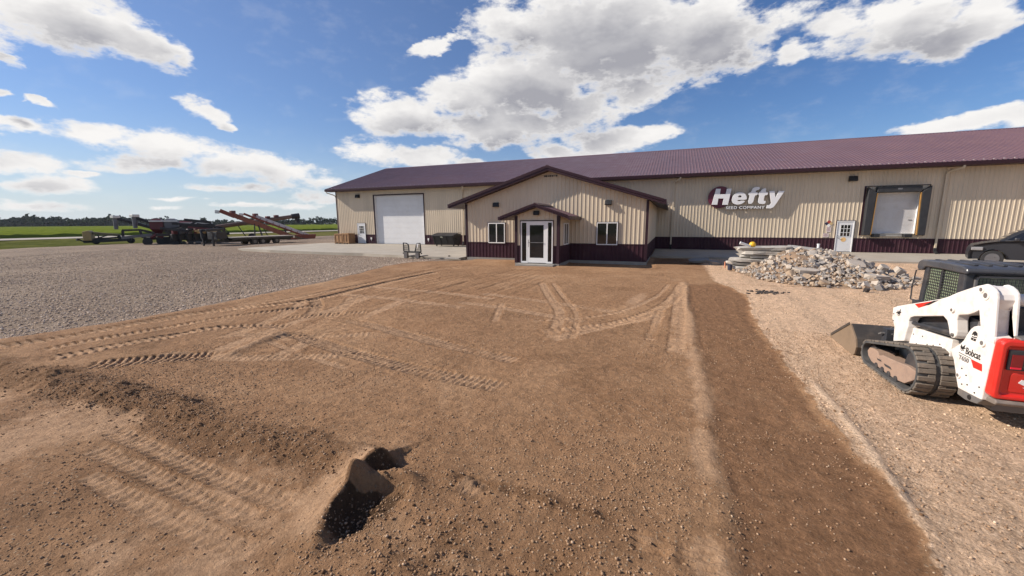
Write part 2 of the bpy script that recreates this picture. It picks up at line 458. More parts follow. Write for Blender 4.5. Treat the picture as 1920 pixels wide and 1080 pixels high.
# crawler and tyre marks: path, half width, bar spacing, depth, chevron slant
TREADS = [
    ([(-8.4, -28.06), (-6.3, -28.62), (-4.35, -29.05), (-2.2, -29.3)], 0.23, 0.115, 0.031, 0.0),
    ([(-8.6, -26.5), (-6.6, -26.93), (-4.5, -27.58), (-2.4, -28.1)], 0.21, 0.115, 0.025, 0.0),
    ([(-8.3, -28.75), (-6.6, -29.2), (-5.2, -29.5)], 0.10, 0.115, 0.014, 0.0),
    ([(-13.4, -31.8), (-13.25, -30.9), (-13.05, -29.9), (-13.0, -28.9), (-12.95, -27.8), (-12.5, -26.8), (-11.7, -25.8), (-11.1, -24.6), (-10.9, -22.0), (-10.4, -18.0)], 0.24, 0.17, 0.050, 0.5),
    ([(-11.3, -31.2), (-10.95, -29.9), (-10.7, -28.6), (-9.9, -27.9), (-8.8, -27.6)], 0.22, 0.15, 0.036, 0.4),
    ([(-10.1, -31.1), (-9.2, -30.35), (-8.3, -29.75)], 0.30, 0.125, 0.050, 0.2),
    ([(-12.1, -31.0), (-11.9, -29.2), (-11.6, -27.6), (-10.9, -26.4), (-10.1, -25.2)], 0.20, 0.14, 0.040, -0.4),
    ([(-13.0, -27.2), (-12.2, -25.6), (-11.7, -23.0), (-11.2, -19.0), (-10.4, -16.0)], 0.16, 0.17, 0.030, 0.4),
    ([(-10.0, -27.0), (-8.9, -26.2), (-8.0, -25.6)], 0.22, 0.12, 0.036, 0.0),
    ([(-11.4, -24.6), (-10.2, -25.6), (-9.4, -26.6)], 0.20, 0.13, 0.036, 0.0),
    ([(-4.75, -19.5), (-4.2, -20.8), (-3.5, -22.4), (-2.75, -24.2), (-2.35, -26.6)], 0.17, 0.19, 0.021, 0.2),
    ([(-4.3, -19.4), (-3.75, -20.7), (-3.05, -22.3), (-2.3, -24.1), (-1.9, -26.5)], 0.10, 0.19, 0.022, -0.2),
    ([(0.50, -18.3), (0.25, -20.5), (-0.1, -22.4), (-0.8, -24.1), (-1.7, -25.2), (-2.9, -26.1)], 0.20, 0.19, 0.024, 0.35),
    ([(0.05, -18.3), (-0.35, -21.0), (-1.1, -23.2), (-2.2, -24.5), (-3.4, -25.2)], 0.09, 0.19, 0.020, -0.3),
    ([(0.42, -19.6), (0.32, -22.7), (0.20, -26.6)], 0.19, 0.17, 0.021, 0.0),
    ([(-0.15, -22.8), (-0.33, -26.0)], 0.13, 0.17, 0.022, 0.0),
    ([(-4.9, -23.2), (-4.1, -25.7)], 0.12, 0.17, 0.020, 0.3),
    ([(-6.9, -32.18), (-4.7, -32.32), (-3.1, -32.36)], 0.13, 0.12, 0.026, 0.5),
    ([(-6.5, -32.50), (-4.5, -32.60), (-3.1, -32.64)], 0.12, 0.12, 0.024, 0.5),
    ([(-5.9, -32.83), (-4.3, -32.90), (-3.0, -32.92)], 0.11, 0.12, 0.020, 0.5),
    ([(-0.02, -31.45), (-0.02, -32.05)], 0.15, 0.085, 0.030, 0.0),
    ([(0.34, -31.40), (0.32, -32.05)], 0.15, 0.085, 0.030, 0.0),
    ([(-2.0, -31.55), (-1.35, -31.7)], 0.15, 0.10, 0.032, 0.0),
]
def _passes():
    r = np.random.default_rng(71); out = []
    for k in range(13):
        x, y = r.uniform(-11.5, -1.0), r.uniform(-30.5, -18.0); a = r.uniform(0, 6.28); c = r.uniform(-0.16, 0.16); n = int(r.integers(5, 9))
        A, B = [], []
        for i in range(n):
            nx, ny = -math.sin(a), math.cos(a); A.append((x + nx * 0.75, y + ny * 0.75)); B.append((x - nx * 0.75, y - ny * 0.75))
            x += math.cos(a); y += math.sin(a); a += c
        ok = lambda P: all(-12.8 < p[0] < 0.3 and -31.2 < p[1] < -16.5 for p in P)
        d = r.uniform(0.008, 0.018)
        for P in (A, B):
            if ok(P): out.append((P, 0.20, 0.125, d, 0.0))
    return out
TREADS += _passes()
SMOOTH = [([(-11.2, -25.4), (-11.0, -22.2), (-10.1, -16.0)], 0.16), ([(-9.4, -26.0), (-8.8, -22.9), (-8.3, -18.0)], 0.14), ([(-8.3, -26.0), (-7.3, -23.2), (-6.9, -19.5)], 0.14),
          ([(-12.4, -24.8), (-12.4, -21), (-11.6, -16.0)], 0.16), ([(-6.2, -24.0), (-5.6, -21.0), (-5.2, -17.0)], 0.12), ([(-10.1, -24.5), (-9.9, -21.5), (-9.2, -16.5)], 0.12), ([(-7.4, -22.0), (-6.6, -18.5), (-6.2, -15.5)], 0.12)]
MOUND_RIDGE = [(-2.52, -32.95), (-2.66, -32.65), (-2.80, -32.32), (-2.88, -32.0), (-2.87, -31.74), (-2.80, -31.52)]
def terrain(x, y):
    """heights and soil masks (gravel, damp, sand, loose) at world points."""
    z = base_z(x, y)
    n1 = fbm(x, y, 0.35, 3, 3); n2 = fbm(x, y, 1.6, 4, 8); n3 = fbm(x, y, 9.0, 3, 21); n4 = fbm(x, y, 22.0, 2, 40)
    near = sst(-y, 15.0, 20.0)
    wob = 0.35 * fbm(x, y, 0.55, 3, 60) + 0.12 * fbm(x, y, 3.0, 2, 61)
    # left gravel yard
    gx = -13.75 - 0.5 * sst(-y, 27.5, 31.0) - 0.55 * sst(y, -20.5, -16.5) + 2.9 * sst(y, -14.9, -12.6) + wob
    gravel = sst(gx - x, -0.25, 0.25)
    z = z + 0.03 * n1 + 0.012 * n2 * near
    z = z - 0.07 * sst(gx - x, -0.1, 0.9) + 0.035 * np.exp(-((x - gx - 0.5) / 0.35) ** 2) * near
    z = z + gravel * 0.05 * fbm(x, y, 0.8, 3, 70) * sst(-y, 12, 20)
    # lower ground in front of the pad, with a crumbled face
    fw = 0.14 * fbm(x, y, 1.3, 4, 80) + 0.05 * fbm(x, y, 7, 3, 81)
    fy = -31.72 + fw * 1.6
    lowm = sst(fy - y, -0.14, 0.24) * sst(-2.35 - x - 0.25 * fw, -0.1, 0.55)
    z = z - 0.11 * lowm
    crest = np.exp(-((y - fy - 0.28) / 0.25) ** 2) * sst(-2.8 - x, 0, 0.6)
    z = z + 0.015 * crest
    loose = np.clip(np.exp(-((y - fy + 0.0) / 0.42) ** 2) * sst(-2.6 - x, 0, 0.5) * (0.55 + 0.9 * fbm(x, y, 0.9, 3, 85)) * 1.5, 0, 1)
    lump = np.exp(-((y + 31.55) / 0.35) ** 2) * sst(-5.3 - x, 0, 1.2) * sst(x, -11.5, -9.5)
    z = z + lump * (0.16 * np.maximum(0, fbm(x, y, 2.0, 4, 90)) + 0.035 * fbm(x, y, 7.0, 2, 92))
    loose = np.maximum(loose, np.clip(lump * 1.2, 0, 1))
    # trodden rough soil at the far left edge of the pad
    z = z + 0.06 * fbm(x, y, 0.9, 3, 95) * sst(-9.0 - x, 0, 2) * sst(-y, 26, 29)
    # small bank between the tracks
    t, s, L = polyline_st(x, y, [(-8.02, -29.9), (-8.3, -29.0), (-8.62, -28.0)])
    z = z + 0.075 * np.exp(-(t / 0.16) ** 2) * sst(s, 0, 0.3) * sst(L - s, 0, 0.3)
    # tipped heap of damp sand: gentle face to the west, steep face to the east
    t, s, L = polyline_st(x, y, MOUND_RIDGE, 0.06)
    k = sst(s, 0.0, 0.55) * sst(L - s, -0.15, 0.12)
    tw = t + 0.045 * fbm(x, y, 3.5, 4, 101)                     # + on the east side
    prof = np.where(tw < 0, 0.75 * np.exp(-np.abs(tw / 0.20) ** 1.3) + 0.25 * np.exp(-(tw / 0.55) ** 2), np.exp(-(tw / 0.085) ** 2))
    hm = 0.20 + 0.04 * fbm(x, y, 2.4, 3, 102)
    z = z + hm * prof * k
    shade_damp = sst(tw, -0.01, 0.04) * sst(0.36 - tw, -0.12, 0.12) * sst(s, 0.25, 0.5) * sst(L - s, 0.0, 0.1) * sst(x, -3.4, -3.2)  # dark damp tone that also paints in the shade of the east face
    sandm = sst(-tw, -0.02, 0.06) * np.exp(-(tw / 0.6) ** 2) * k
    # the hollows east of it with a spur between them
    t2, s2, L2 = polyline_st(x, y, [(-2.86, -32.0), (-2.62, -31.87), (-2.34, -31.79), (-2.06, -31.9)], 0.06)
    tw2 = t2 + 0.03 * fbm(x, y, 5, 3, 104)
    spur = (0.19 - 0.07 * s2) * np.exp(-(tw2 / np.where(tw2 > 0, 0.075, 0.13)) ** 2) * sst(L2 - s2, 0, 0.4)
    z = z + spur
    d3 = ((x + 2.50 - 0.25 * (y + 32.25)) / 0.21) ** 2 + ((y + 32.22) / 0.34) ** 2
    z = z - 0.075 * np.exp(-d3 ** 1.5)
    d5 = ((x + 2.70) / 0.12) ** 2 + ((y + 31.62) / 0.16) ** 2
    z = z - 0.05 * np.exp(-d5)
    shade_damp = np.maximum(shade_damp, np.maximum(np.exp(-d3 ** 1.5), 0.9 * np.exp(-d5)) * np.clip(1.0 + 0.8 * fbm(x, y, 5, 3, 115), 0, 1))
    shade_damp = shade_damp * (1 - 0.9 * sst(spur, 0.02, 0.07))
    z = z + shade_damp * (0.045 * fbm(x, y, 14, 3, 117))
    d4 = ((x + 2.05) / 0.18) ** 2 + ((y + 31.55) / 0.16) ** 2
    z = z + 0.04 * np.exp(-d4)
    spill = np.exp(-((x + 1.2) / 1.6) ** 2 - ((y + 32.5) / 0.55) ** 2)
    z = z + spill * (0.06 * fbm(x, y, 2.6, 4, 110) + 0.02 * fbm(x, y, 11, 2, 111))
    ew = np.exp(-((y + 31.55 + 0.1 * fbm(x, y, 1.5, 3, 113)) / 0.10) ** 2) * sst(x, -2.2, -1.8) * sst(-x, 0.1, 0.5)
    z = z + 0.045 * ew * (0.5 + fbm(x, y, 4, 3, 114))
    loose = np.maximum(loose, np.clip(np.exp(-d3) + 0.9 * spill * (0.6 + fbm(x, y, 1.8, 3, 112)) + 0.8 * ew, 0, 1))
    # long sandy ridge, damp graded strip and the drive on the east
    yy = sst(-y, 17.0, 18.6)
    w2 = 0.07 * fbm(x * 0.0, y, 0.9, 3, 120) + 0.02 * fbm(x, y, 5, 2, 121)
    rx = 0.58 - 0.05 * sst(-y, 28, 32) + w2
    z = z + 0.020 * np.exp(-((x - rx) / 0.10) ** 2) * yy
    sand2 = np.exp(-((x - rx + 0.06) / 0.16) ** 2) * yy * (0.75 + 0.8 * fbm(x, y, 2.0, 3, 122))
    ex = 2.08 + 0.22 * np.exp(-((y + 20) / 2.2) ** 2) - 0.55 * sst(y, -19, -17.0) - 0.1 * sst(-y, 30.5, 32) + 0.15 * fbm(x, y, 0.8, 4, 123) + 0.09 * fbm(x, y, 4, 3, 124)
    strip = sst(x - rx, -0.04, 0.22) * sst(ex - x, -0.06, 0.12) * yy
    z = z - 0.022 * strip + strip * 0.012 * fbm(x * 3.5, y * 0.5, 1.6, 3, 125)
    damp = strip * np.clip(0.85 + 0.6 * fbm(x, y, 1.0, 4, 126), 0, 1)
    drive = sst(x - ex, -0.06, 0.12)
    drive = np.maximum(drive * yy, sst(x, 1.2, 2.2) * (1 - yy))
    rim = np.exp(-((x - ex - 0.02) / 0.09) ** 2) * yy
    z = z + rim * (0.012 + 0.05 * fbm(x, y, 3.5, 3, 127))
    s2x = 2.25 - 0.12 * sst(-y, 29, 31) + 0.04 * fbm(x * 0, y, 1.4, 2, 128)
    r2 = np.exp(-((x - s2x) / 0.07) ** 2) * sst(-y, 26.8, 27.8) * sst(y, -31.2, -30.2)
    z = z + 0.035 * r2
    sand = np.clip(np.maximum(np.maximum(sandm * 0.8, sand2), r2 * 0.9), 0, 1)
    sand = np.maximum(sand, np.clip(0.75 * lowm * (0.75 + 1.2 * fbm(x, y, 0.8, 4, 129)), 0, 1))
    bm_t, bm_s, bm_L = polyline_st(x, y, [(-8.02, -29.9), (-8.3, -29.0), (-8.62, -28.0)])
    sand = np.maximum(sand, 0.8 * np.exp(-(bm_t / 0.12) ** 2) * sst(bm_s, 0, 0.3) * sst(bm_L - bm_s, 0, 0.3))
    sand = np.maximum(sand, 0.8 * np.exp(-(((x + 0.9) - 0.12 * (y + 21.5)) / 0.32) ** 2 - ((y + 21.6) / 1.5) ** 2))
    z = z + drive * (0.02 * fbm(x, y, 1.2, 3, 130))
    # broken edge of the slab east of the office
    hole = sst(x, -1.2, -0.6) * sst(-x, -3.6, -2.2) * sst(y, -11.6, -10.6) * sst(-y, 7.3, 7.6)
    z = z - hole * 0.14 + hole * 0.10 * fbm(x, y, 2.2, 3, 132)
    loose = np.maximum(loose, hole)
    z = z - 0.22 * np.exp(-((y + 12.75) / 0.75) ** 2) * sst(x, -5.6, -5.2) * sst(-x, 0.6, 1.2)
    # tracks
    rut = np.zeros_like(x)
    for pts, hw, per, dep, sl_ in TREADS:
        P = np.array(pts); m = (x > P[:, 0].min() - 0.6) & (x < P[:, 0].max() + 0.6) & (y > P[:, 1].min() - 0.6) & (y < P[:, 1].max() + 0.6)
        if not m.any(): continue
        xm, ym = x[m], y[m]
        t, s, L = polyline_st(xm, ym, pts)
        inside = sst(hw - np.abs(t), -0.02, 0.05) * sst(s, 0.0, 0.25) * sst(L - s, 0.0, 0.35)
        wear = np.clip(0.95 + 0.8 * fbm(xm, ym, 0.8, 3, 140), 0.25, 1)
        ph = (s + sl_ * np.abs(t) + 0.012 * fbm(xm, ym, 3, 2, 141)) / per
        bar = sst(np.sin(2 * np.pi * ph), 0.05, 0.75)
        mid = 1 - 0.8 * np.exp(-(t / 0.025) ** 2)
        edge = np.exp(-((np.abs(t) - hw - 0.03) / 0.05) ** 2) * sst(s, 0, 0.3) * sst(L - s, 0, 0.4)
        dz = np.zeros_like(x); dz[m] = (-dep * 0.30 * inside - 1.45 * dep * inside * bar * mid + dep * 0.30 * edge) * wear
        z = z + dz
        q = np.zeros_like(x); q[m] = inside * wear
        rut = np.maximum(rut, q)
    for pts, hw in SMOOTH:
        P = np.array(pts); m = (x > P[:, 0].min() - 0.5) & (x < P[:, 0].max() + 0.5) & (y > P[:, 1].min() - 0.5) & (y < P[:, 1].max() + 0.5)
        if not m.any(): continue
        for off in (-0.75, 0.0, 0.8):
            t, s, L = polyline_st(x[m] + off, y[m], pts, 0.4)
            q = np.zeros_like(x); q[m] = (-0.013 * np.exp(-(t / hw) ** 2) + 0.008 * np.exp(-((np.abs(t) - hw * 1.5) / 0.07) ** 2)) * sst(s, 0, 1) * sst(L - s, 0, 1)
            z = z + q
    # crumb-scale relief
    z = z + near * ((0.013 + 0.016 * loose + 0.004 * gravel - 0.006 * sand) * n3 + (0.011 + 0.014 * loose - 0.006 * sand) * n4)
    sand = np.clip(sand + 0.75 * rut * (1 - damp), 0, 1)
    shade_damp = np.clip(np.maximum(shade_damp, 0.15 * lump * np.clip(0.3 + fbm(x, y, 2.0, 3, 116), 0, 1)), 0, 1)
    return z, gravel, drive, damp, sand, loose, shade_damp
def grade(lo, hi, step, a, b, grow=1.10, most=1.5):
    """coordinates from a to b: even steps between lo and hi, growing outside."""
    mid = list(np.arange(lo, hi + step * 0.5, step))
    L = []; s = step; p = lo
    while p > a: s = min(s * grow, most); p -= s; L.append(p)
    H = []; s = step; p = mid[-1]
    while p < b: s = min(s * grow, most); p += s; H.append(p)
    return np.array(L[::-1] + mid + H)
def ground_objects():
    xs = grade(-11.5, 4.0, 0.032, -61.0, 60.0, 1.035, 1.6)
    ys = np.concatenate([grade(-33.6, -28.5, 0.024, -70.0, -28.5, 1.12, 2.5), grade(-28.46, -28.4, 0.03, -28.46, -18.0, 1.0016, 0.06), grade(-17.95, -17.8, 0.07, -17.95, 30.0, 1.03, 1.5)])
    ys = np.unique(np.round(ys, 4)); ys = ys[np.concatenate([[True], np.diff(ys) > 0.01])]
    X, Y = np.meshgrid(xs, ys)
    sh = X.shape
    z, gravel, drive, damp, sand, loose, shade_damp = terrain(X.ravel(), Y.ravel())
    # keep the soil below slabs and floors
    x, y = X.ravel(), Y.ravel()
    under = ((y > -12.0) & (x < -12.3) & (x > -36.2)) | ((y > -7.1) & (x > -1.0) & (x < 19.6)) | (y > -0.0) | ((y > -11.7) & (x > -12.0) & (x < -1.4))
    z = np.where(under, np.minimum(z, -0.22), z)
    nx, ny = len(xs), len(ys)
    idx = np.arange(nx * ny).reshape(ny, nx)
    quads = np.stack([idx[:-1, :-1], idx[:-1, 1:], idx[1:, 1:], idx[1:, :-1]], -1).reshape(-1, 4)
    g = gravel[quads].mean(1) > 0.5; d = (drive[quads].mean(1) > 0.5) & ~g
    m = soil_material()
    for name, sel, kind in (('dirt_ground', ~g & ~d, 'structure'), ('gravel_yard', g, 'structure'), ('gravel_drive', d, 'structure')):
        q = quads[sel]; used = np.unique(q); remap = np.full(nx * ny, -1); remap[used] = np.arange(len(used)); q = remap[q]
        me = bpy.data.meshes.new(name)
        me.vertices.add(len(used)); me.vertices.foreach_set('co', np.stack([x[used], y[used], z[used]], -1).ravel())
        me.loops.add(q.size); me.loops.foreach_set('vertex_index', q.ravel())
        me.polygons.add(len(q)); me.polygons.foreach_set('loop_start', np.arange(0, q.size, 4)); me.polygons.foreach_set('loop_total', np.full(len(q), 4))
        me.polygons.foreach_set('use_smooth', np.ones(len(q), bool))
        a = me.attributes.new('soil', 'FLOAT_COLOR', 'POINT')
        a.data.foreach_set('color', np.stack([gravel[used], drive[used], damp[used], sand[used]], -1).ravel())
        b = me.attributes.new('loose', 'FLOAT', 'POINT'); b.data.foreach_set('value', loose[used])
        b = me.attributes.new('shade_damp', 'FLOAT', 'POINT'); b.data.foreach_set('value', shade_damp[used])
        me.update(); me.validate()
        me.materials.append(m)
        o = bpy.data.objects.new(name, me); COL.objects.link(o); struct(o, kind)
def soil_material():
    m = bpy.data.materials.new('soil_and_gravel'); m.use_nodes = True
    t = NT(m.node_tree); b = m.node_tree.nodes['Principled BSDF']
    geo = t.new('ShaderNodeNewGeometry'); pos = geo.outputs['Position']
    a = t.new('ShaderNodeAttribute', attribute_name='soil')
    sep = t.new('ShaderNodeSeparateColor'); t.link(a.outputs['Color'], sep.inputs[0])
    gravel, drive, damp, sand = sep.outputs[0], sep.outputs[1], sep.outputs[2], a.outputs['Alpha']
    lo = t.new('ShaderNodeAttribute', attribute_name='loose'); loose = lo.outputs['Fac']
    fr = t.new('ShaderNodeAttribute', attribute_name='shade_damp')
    flat = t.vmath('MULTIPLY', pos, (1, 1, 0.6))
    fine = t.noise(flat, 55, 4, 0.7); mid = t.noise(flat, 7.0, 6, 0.65); big = t.noise(flat, 0.7, 5, 0.6); huge = t.noise(flat, 0.16, 4, 0.55)
    # a mask edge broken up by grain so the soils interleave
    def grain(mask, k=0.5):
        return t.rng(t.math('ADD', mask, t.math('MULTIPLY', t.math('SUBTRACT', mid, 0.5), k)), 0.3, 0.7, smooth=True)
    G = grain(gravel, 0.9); D = grain(drive, 0.8); W = grain(damp, 0.7); S = grain(sand, 0.7); Lo = grain(loose, 0.8)
    vo = t.new('ShaderNodeTexVoronoi'); vo.inputs['Scale'].default_value = 34.0; t.link(flat, vo.inputs['Vector'])
    vb = t.new('ShaderNodeTexVoronoi'); vb.inputs['Scale'].default_value = 15.0; t.link(flat, vb.inputs['Vector'])
    cs = t.new('ShaderNodeSeparateColor'); t.link(vo.outputs['Color'], cs.inputs[0])
    cb = t.new('ShaderNodeSeparateColor'); t.link(vb.outputs['Color'], cb.inputs[0])
    dirt = t.mix(t.rng(mid, 0.3, 0.72), (0.265, 0.145, 0.075), (0.385, 0.222, 0.120))
    dirt = t.mix(t.rng(big, 0.35, 0.7), dirt, (0.40, 0.240, 0.134))
    dirt = t.mix(t.math('MULTIPLY', t.rng(huge, 0.42, 0.60), 0.6), dirt, (0.27, 0.150, 0.080))
    patch = t.noise(flat, 0.42, 6, 0.62, 0.6)
    dirt = t.mix(t.math('MULTIPLY', t.rng(patch, 0.50, 0.64, smooth=True), 0.45), dirt, (0.205, 0.112, 0.058))
    dirt = t.mix(t.math('MULTIPLY', t.rng(patch, 0.44, 0.34, smooth=True), 0.35), dirt, (0.45, 0.285, 0.170))
    dampc = t.mix(t.rng(mid, 0.3, 0.7), (0.205, 0.108, 0.055), (0.285, 0.157, 0.085))
    loosec = t.mix(t.rng(fine, 0.3, 0.7), (0.150, 0.080, 0.040), (0.235, 0.130, 0.068))
    sandc = t.mix(t.rng(mid, 0.3, 0.7), (0.40, 0.245, 0.145), (0.49, 0.315, 0.195))
    # stones lying in the dirt
    st = t.math('GREATER_THAN', cs.outputs[0], t.math('ADD', 0.80, t.math('MULTIPLY', S, 0.15)))
    st = t.math('MULTIPLY', st, t.rng(vo.outputs['Distance'], 0.42, 0.30))
    st = t.math('MULTIPLY', st, t.math('SUBTRACT', 1.0, t.math('MULTIPLY', W, 0.6)))
    stc = t.mix(cs.outputs[1], (0.21, 0.15, 0.10), (0.50, 0.37, 0.25))
    col = t.mix(W, dirt, dampc)
    col = t.mix(t.math('MULTIPLY', Lo, 0.8), col, loosec)
    col = t.mix(t.math('MULTIPLY', S, 0.85), col, sandc)
    col = t.mix(t.math('MULTIPLY', grain(fr.outputs['Fac'], 0.9), 0.9), col, t.mix(t.rng(fine, 0.3, 0.7), (0.040, 0.024, 0.014), (0.105, 0.062, 0.035)))  # near-black damp soil colour, doubling as painted shade east of the ridge
    col = t.mix(t.math('MULTIPLY', st, 0.7), col, stc)
    # crushed gravel: every stone its own tone
    def stones(c1, c2, c3, gap=0.75):
        c = t.mix(t.math('POWER', cs.outputs[1], 1.3), c1, c2)
        c = t.mix(t.rng(cb.outputs[0], 0.75, 1.0), c, c3)
        return t.mix(t.math('MULTIPLY', t.rng(vo.outputs['Distance'], 0.25, 0.62), gap), c, tuple(x * 0.35 for x in c1))
    gcol = stones((0.245, 0.183, 0.138), (0.64, 0.495, 0.375), (0.47, 0.33, 0.225))
    gcol = t.mix(t.math('MULTIPLY', t.rng(big, 0.4, 0.7), 0.35), gcol, (0.28, 0.21, 0.16))
    gcol = t.mix(t.math('MULTIPLY', t.rng(huge, 0.45, 0.65), 0.3), gcol, (0.43, 0.33, 0.25))
    dcol = stones((0.43, 0.285, 0.185), (0.86, 0.63, 0.44), (0.74, 0.505, 0.33), 0.42)
    packed = t.noise(t.mapping(flat, scale=(1.3, 0.16, 1)), 1.0, 5, 0.6)
    dcol = t.mix(t.math('MULTIPLY', t.rng(packed, 0.32, 0.56), 0.85), dcol, t.mix(t.rng(mid, 0.3, 0.7), (0.63, 0.42, 0.27), (0.76, 0.525, 0.35)))
    col = t.mix(D, col, dcol)
    col = t.mix(t.math('MULTIPLY', t.math('MULTIPLY', S, D), 0.8), col, (0.66, 0.48, 0.335))
    col = t.mix(G, col, gcol)
    crumb = t.noise(flat, 5.5, 9, 0.82); crumb2 = t.noise(flat, 19.0, 6, 0.75)
    tone = t.math('MULTIPLY', t.rng(crumb, 0.32, 0.68, 0.70, 1.26), t.rng(crumb2, 0.3, 0.7, 0.80, 1.18))
    tc_ = t.new('ShaderNodeCombineColor')
    for i in range(3): t.link(tone, tc_.inputs[i])
    col = t.mix(1.0, col, tc_.outputs[0], 'MULTIPLY')
    t.link(col, b.inputs['Base Color'])
    b.inputs['Roughness'].default_value = 0.95
    b.inputs['Specular IOR Level'].default_value = 0.15
    stony = t.math('MAXIMUM', G, t.math('MULTIPLY', D, 0.45))
    h = t.math('MULTIPLY', fine, 0.012)
    h = t.math('ADD', h, t.math('MULTIPLY', mid, 0.02))
    h = t.math('ADD', h, t.math('MULTIPLY', crumb, 0.075))
    cell = t.math('SUBTRACT', 0.5, vo.outputs['Distance'])
    h = t.math('ADD', h, t.math('MULTIPLY', cell, t.math('ADD', t.math('MULTIPLY', stony, 0.022), t.math('ADD', 0.010, t.math('MULTIPLY', st, 0.022)))))
    bn = t.new('ShaderNodeBump'); bn.inputs['Strength'].default_value = 0.9; bn.inputs['Distance'].default_value = 1.0
    t.link(h, bn.inputs['Height']); t.link(bn.outputs[0], b.inputs['Normal'])
    return m
ground_objects()
def gz(x, y):
    r = terrain(np.array([float(x)]), np.array([float(y)])); return float(r[0][0])

# ---------------------------------------------------------------- loose stones on the dirt
def rock_mesh(sub, rough, rng):
    bm = bmesh.new(); bmesh.ops.create_icosphere(bm, subdivisions=max(1, sub), radius=1)
    sx, sy, sz = rng.uniform(0.75, 1.25), rng.uniform(0.75, 1.25), rng.uniform(0.5, 0.9)
    for v in bm.verts:
        k = 1 + rng.uniform(-rough, rough)
        v.co = Vector((v.co.x * sx * k, v.co.y * sy * k, v.co.z * sz * k))
    V = np.array([v.co[:] for v in bm.verts]); F = np.array([[v.index for v in f.verts] for f in bm.faces]); bm.free()
    return V, F
def scatter(name, P, S, m, seed=0, label=None):
    rng = np.random.default_rng(seed)
    shapes = [rock_mesh(0 if len(P) > 50000 else 1, 0.2, rng) for _ in range(6)]
    Vs, Fs, Cs = [], [], []; o = 0
    k = rng.integers(0, 6, len(P)); ang = rng.uniform(0, 6.28, len(P)); tone = rng.uniform(0, 1, len(P))
    for j, (V, F) in enumerate(shapes):
        sel = np.where(k == j)[0]
        if not len(sel): continue
        c, s_ = np.cos(ang[sel]), np.sin(ang[sel])
        x = V[None, :, 0] * c[:, None] - V[None, :, 1] * s_[:, None]; y = V[None, :, 0] * s_[:, None] + V[None, :, 1] * c[:, None]
        W = np.stack([x, y, np.broadcast_to(V[None, :, 2], x.shape)], -1) * S[sel][:, None, None] + P[sel][:, None, :]
        n = len(V)
        Fs.append((F[None] + (np.arange(len(sel)) * n)[:, None, None] + o).reshape(-1, 3)); Vs.append(W.reshape(-1, 3)); Cs.append(np.repeat(tone[sel], n)); o += n * len(sel)
    V = np.concatenate(Vs); F = np.concatenate(Fs); T = np.concatenate(Cs)
    me = bpy.data.meshes.new(name)
    me.vertices.add(len(V)); me.vertices.foreach_set('co', V.ravel()); me.loops.add(F.size); me.loops.foreach_set('vertex_index', F.ravel())
    me.polygons.add(len(F)); me.polygons.foreach_set('loop_start', np.arange(0, F.size, 3)); me.polygons.foreach_set('loop_total', np.full(len(F), 3))
    a = me.attributes.new('tone', 'FLOAT', 'POINT'); a.data.foreach_set('value', T)
    me.update(); me.materials.append(m)
    ob = bpy.data.objects.new(name, me); COL.objects.link(ob); ob['kind'] = 'stuff'
    return ob
def stone_material(name, c1, c2, c3):
    m = bpy.data.materials.new(name); m.use_nodes = True; t = NT(m.node_tree); b = m.node_tree.nodes['Principled BSDF']
    a = t.new('ShaderNodeAttribute', attribute_name='tone'); geo = t.new('ShaderNodeNewGeometry')
    c = t.mix(t.rng(a.outputs['Fac'], 0, 0.8), c1, c2); c = t.mix(t.rng(a.outputs['Fac'], 0.8, 1), c, c3)
    n = t.noise(geo.outputs['Position'], 60, 4)
    c = t.mix(t.math('MULTIPLY', n, 0.5), c, tuple(x * 0.5 for x in c2))
    t.link(c, b.inputs['Base Color']); b.inputs['Roughness'].default_value = 0.9; b.inputs['Specular IOR Level'].default_value = 0.2
    return m
PEB = stone_material('pebble_stone', (0.24, 0.145, 0.085), (0.42, 0.27, 0.165), (0.58, 0.43, 0.30))
def pebbles():
    rng = np.random.default_rng(5)
    n = 120000
    x = rng.uniform(-9.5, 3.4, n); y = -34.3 + 10.2 * rng.uniform(0, 1, n) ** 1.5
    z, g, dr, da, sa, lo, fr = terrain(x, y)
    keep = rng.uniform(0, 1, n) < np.clip(0.58 - 0.95 * sa - 0.35 * da + 0.3 * lo + 1.1 * fbm(x, y, 0.45, 4, 200) - 0.25 * (y < -31.9) * (x < -2.6), 0.03, 1)
    x, y, z, lo = x[keep], y[keep], z[keep], lo[keep]
    s = 0.0042 + 0.0095 * rng.uniform(0, 1, len(x)) ** 3.5 + 0.003 * lo * rng.uniform(0, 1, len(x))
    scatter('pebbles', np.stack([x, y, z + s * 0.35], -1), s, PEB, 6)
    # crumbs of soil along the crumbled edges
    n = 5000
    x = np.concatenate([rng.uniform(-11, -2.8, n), rng.uniform(-2.6, 0.4, n), rng.normal(2.1, 0.12, n // 2)])
    y = np.concatenate([rng.normal(-31.75, 0.3, n), rng.normal(-32.45, 0.4, n), rng.uniform(-32.4, -24, n // 2)])
    z, g, dr, da, sa, lo, fr = terrain(x, y)
    keep = rng.uniform(0, 1, len(x)) < np.clip(lo * 0.9 + 0.12 * (x > 1.5), 0, 1) * np.where((x > -5.6) & (x < -2.7), 0.25, 1.0)
    x, y, z = x[keep], y[keep], z[keep]
    s = 0.004 + 0.018 * rng.uniform(0, 1, len(x)) ** 6
    CL = stone_material('soil_crumb', (0.13, 0.07, 0.036), (0.24, 0.135, 0.07), (0.38, 0.245, 0.145))
    scatter('soil_crumbs', np.stack([x, y, z + s * 0.2], -1), s, CL, 8)
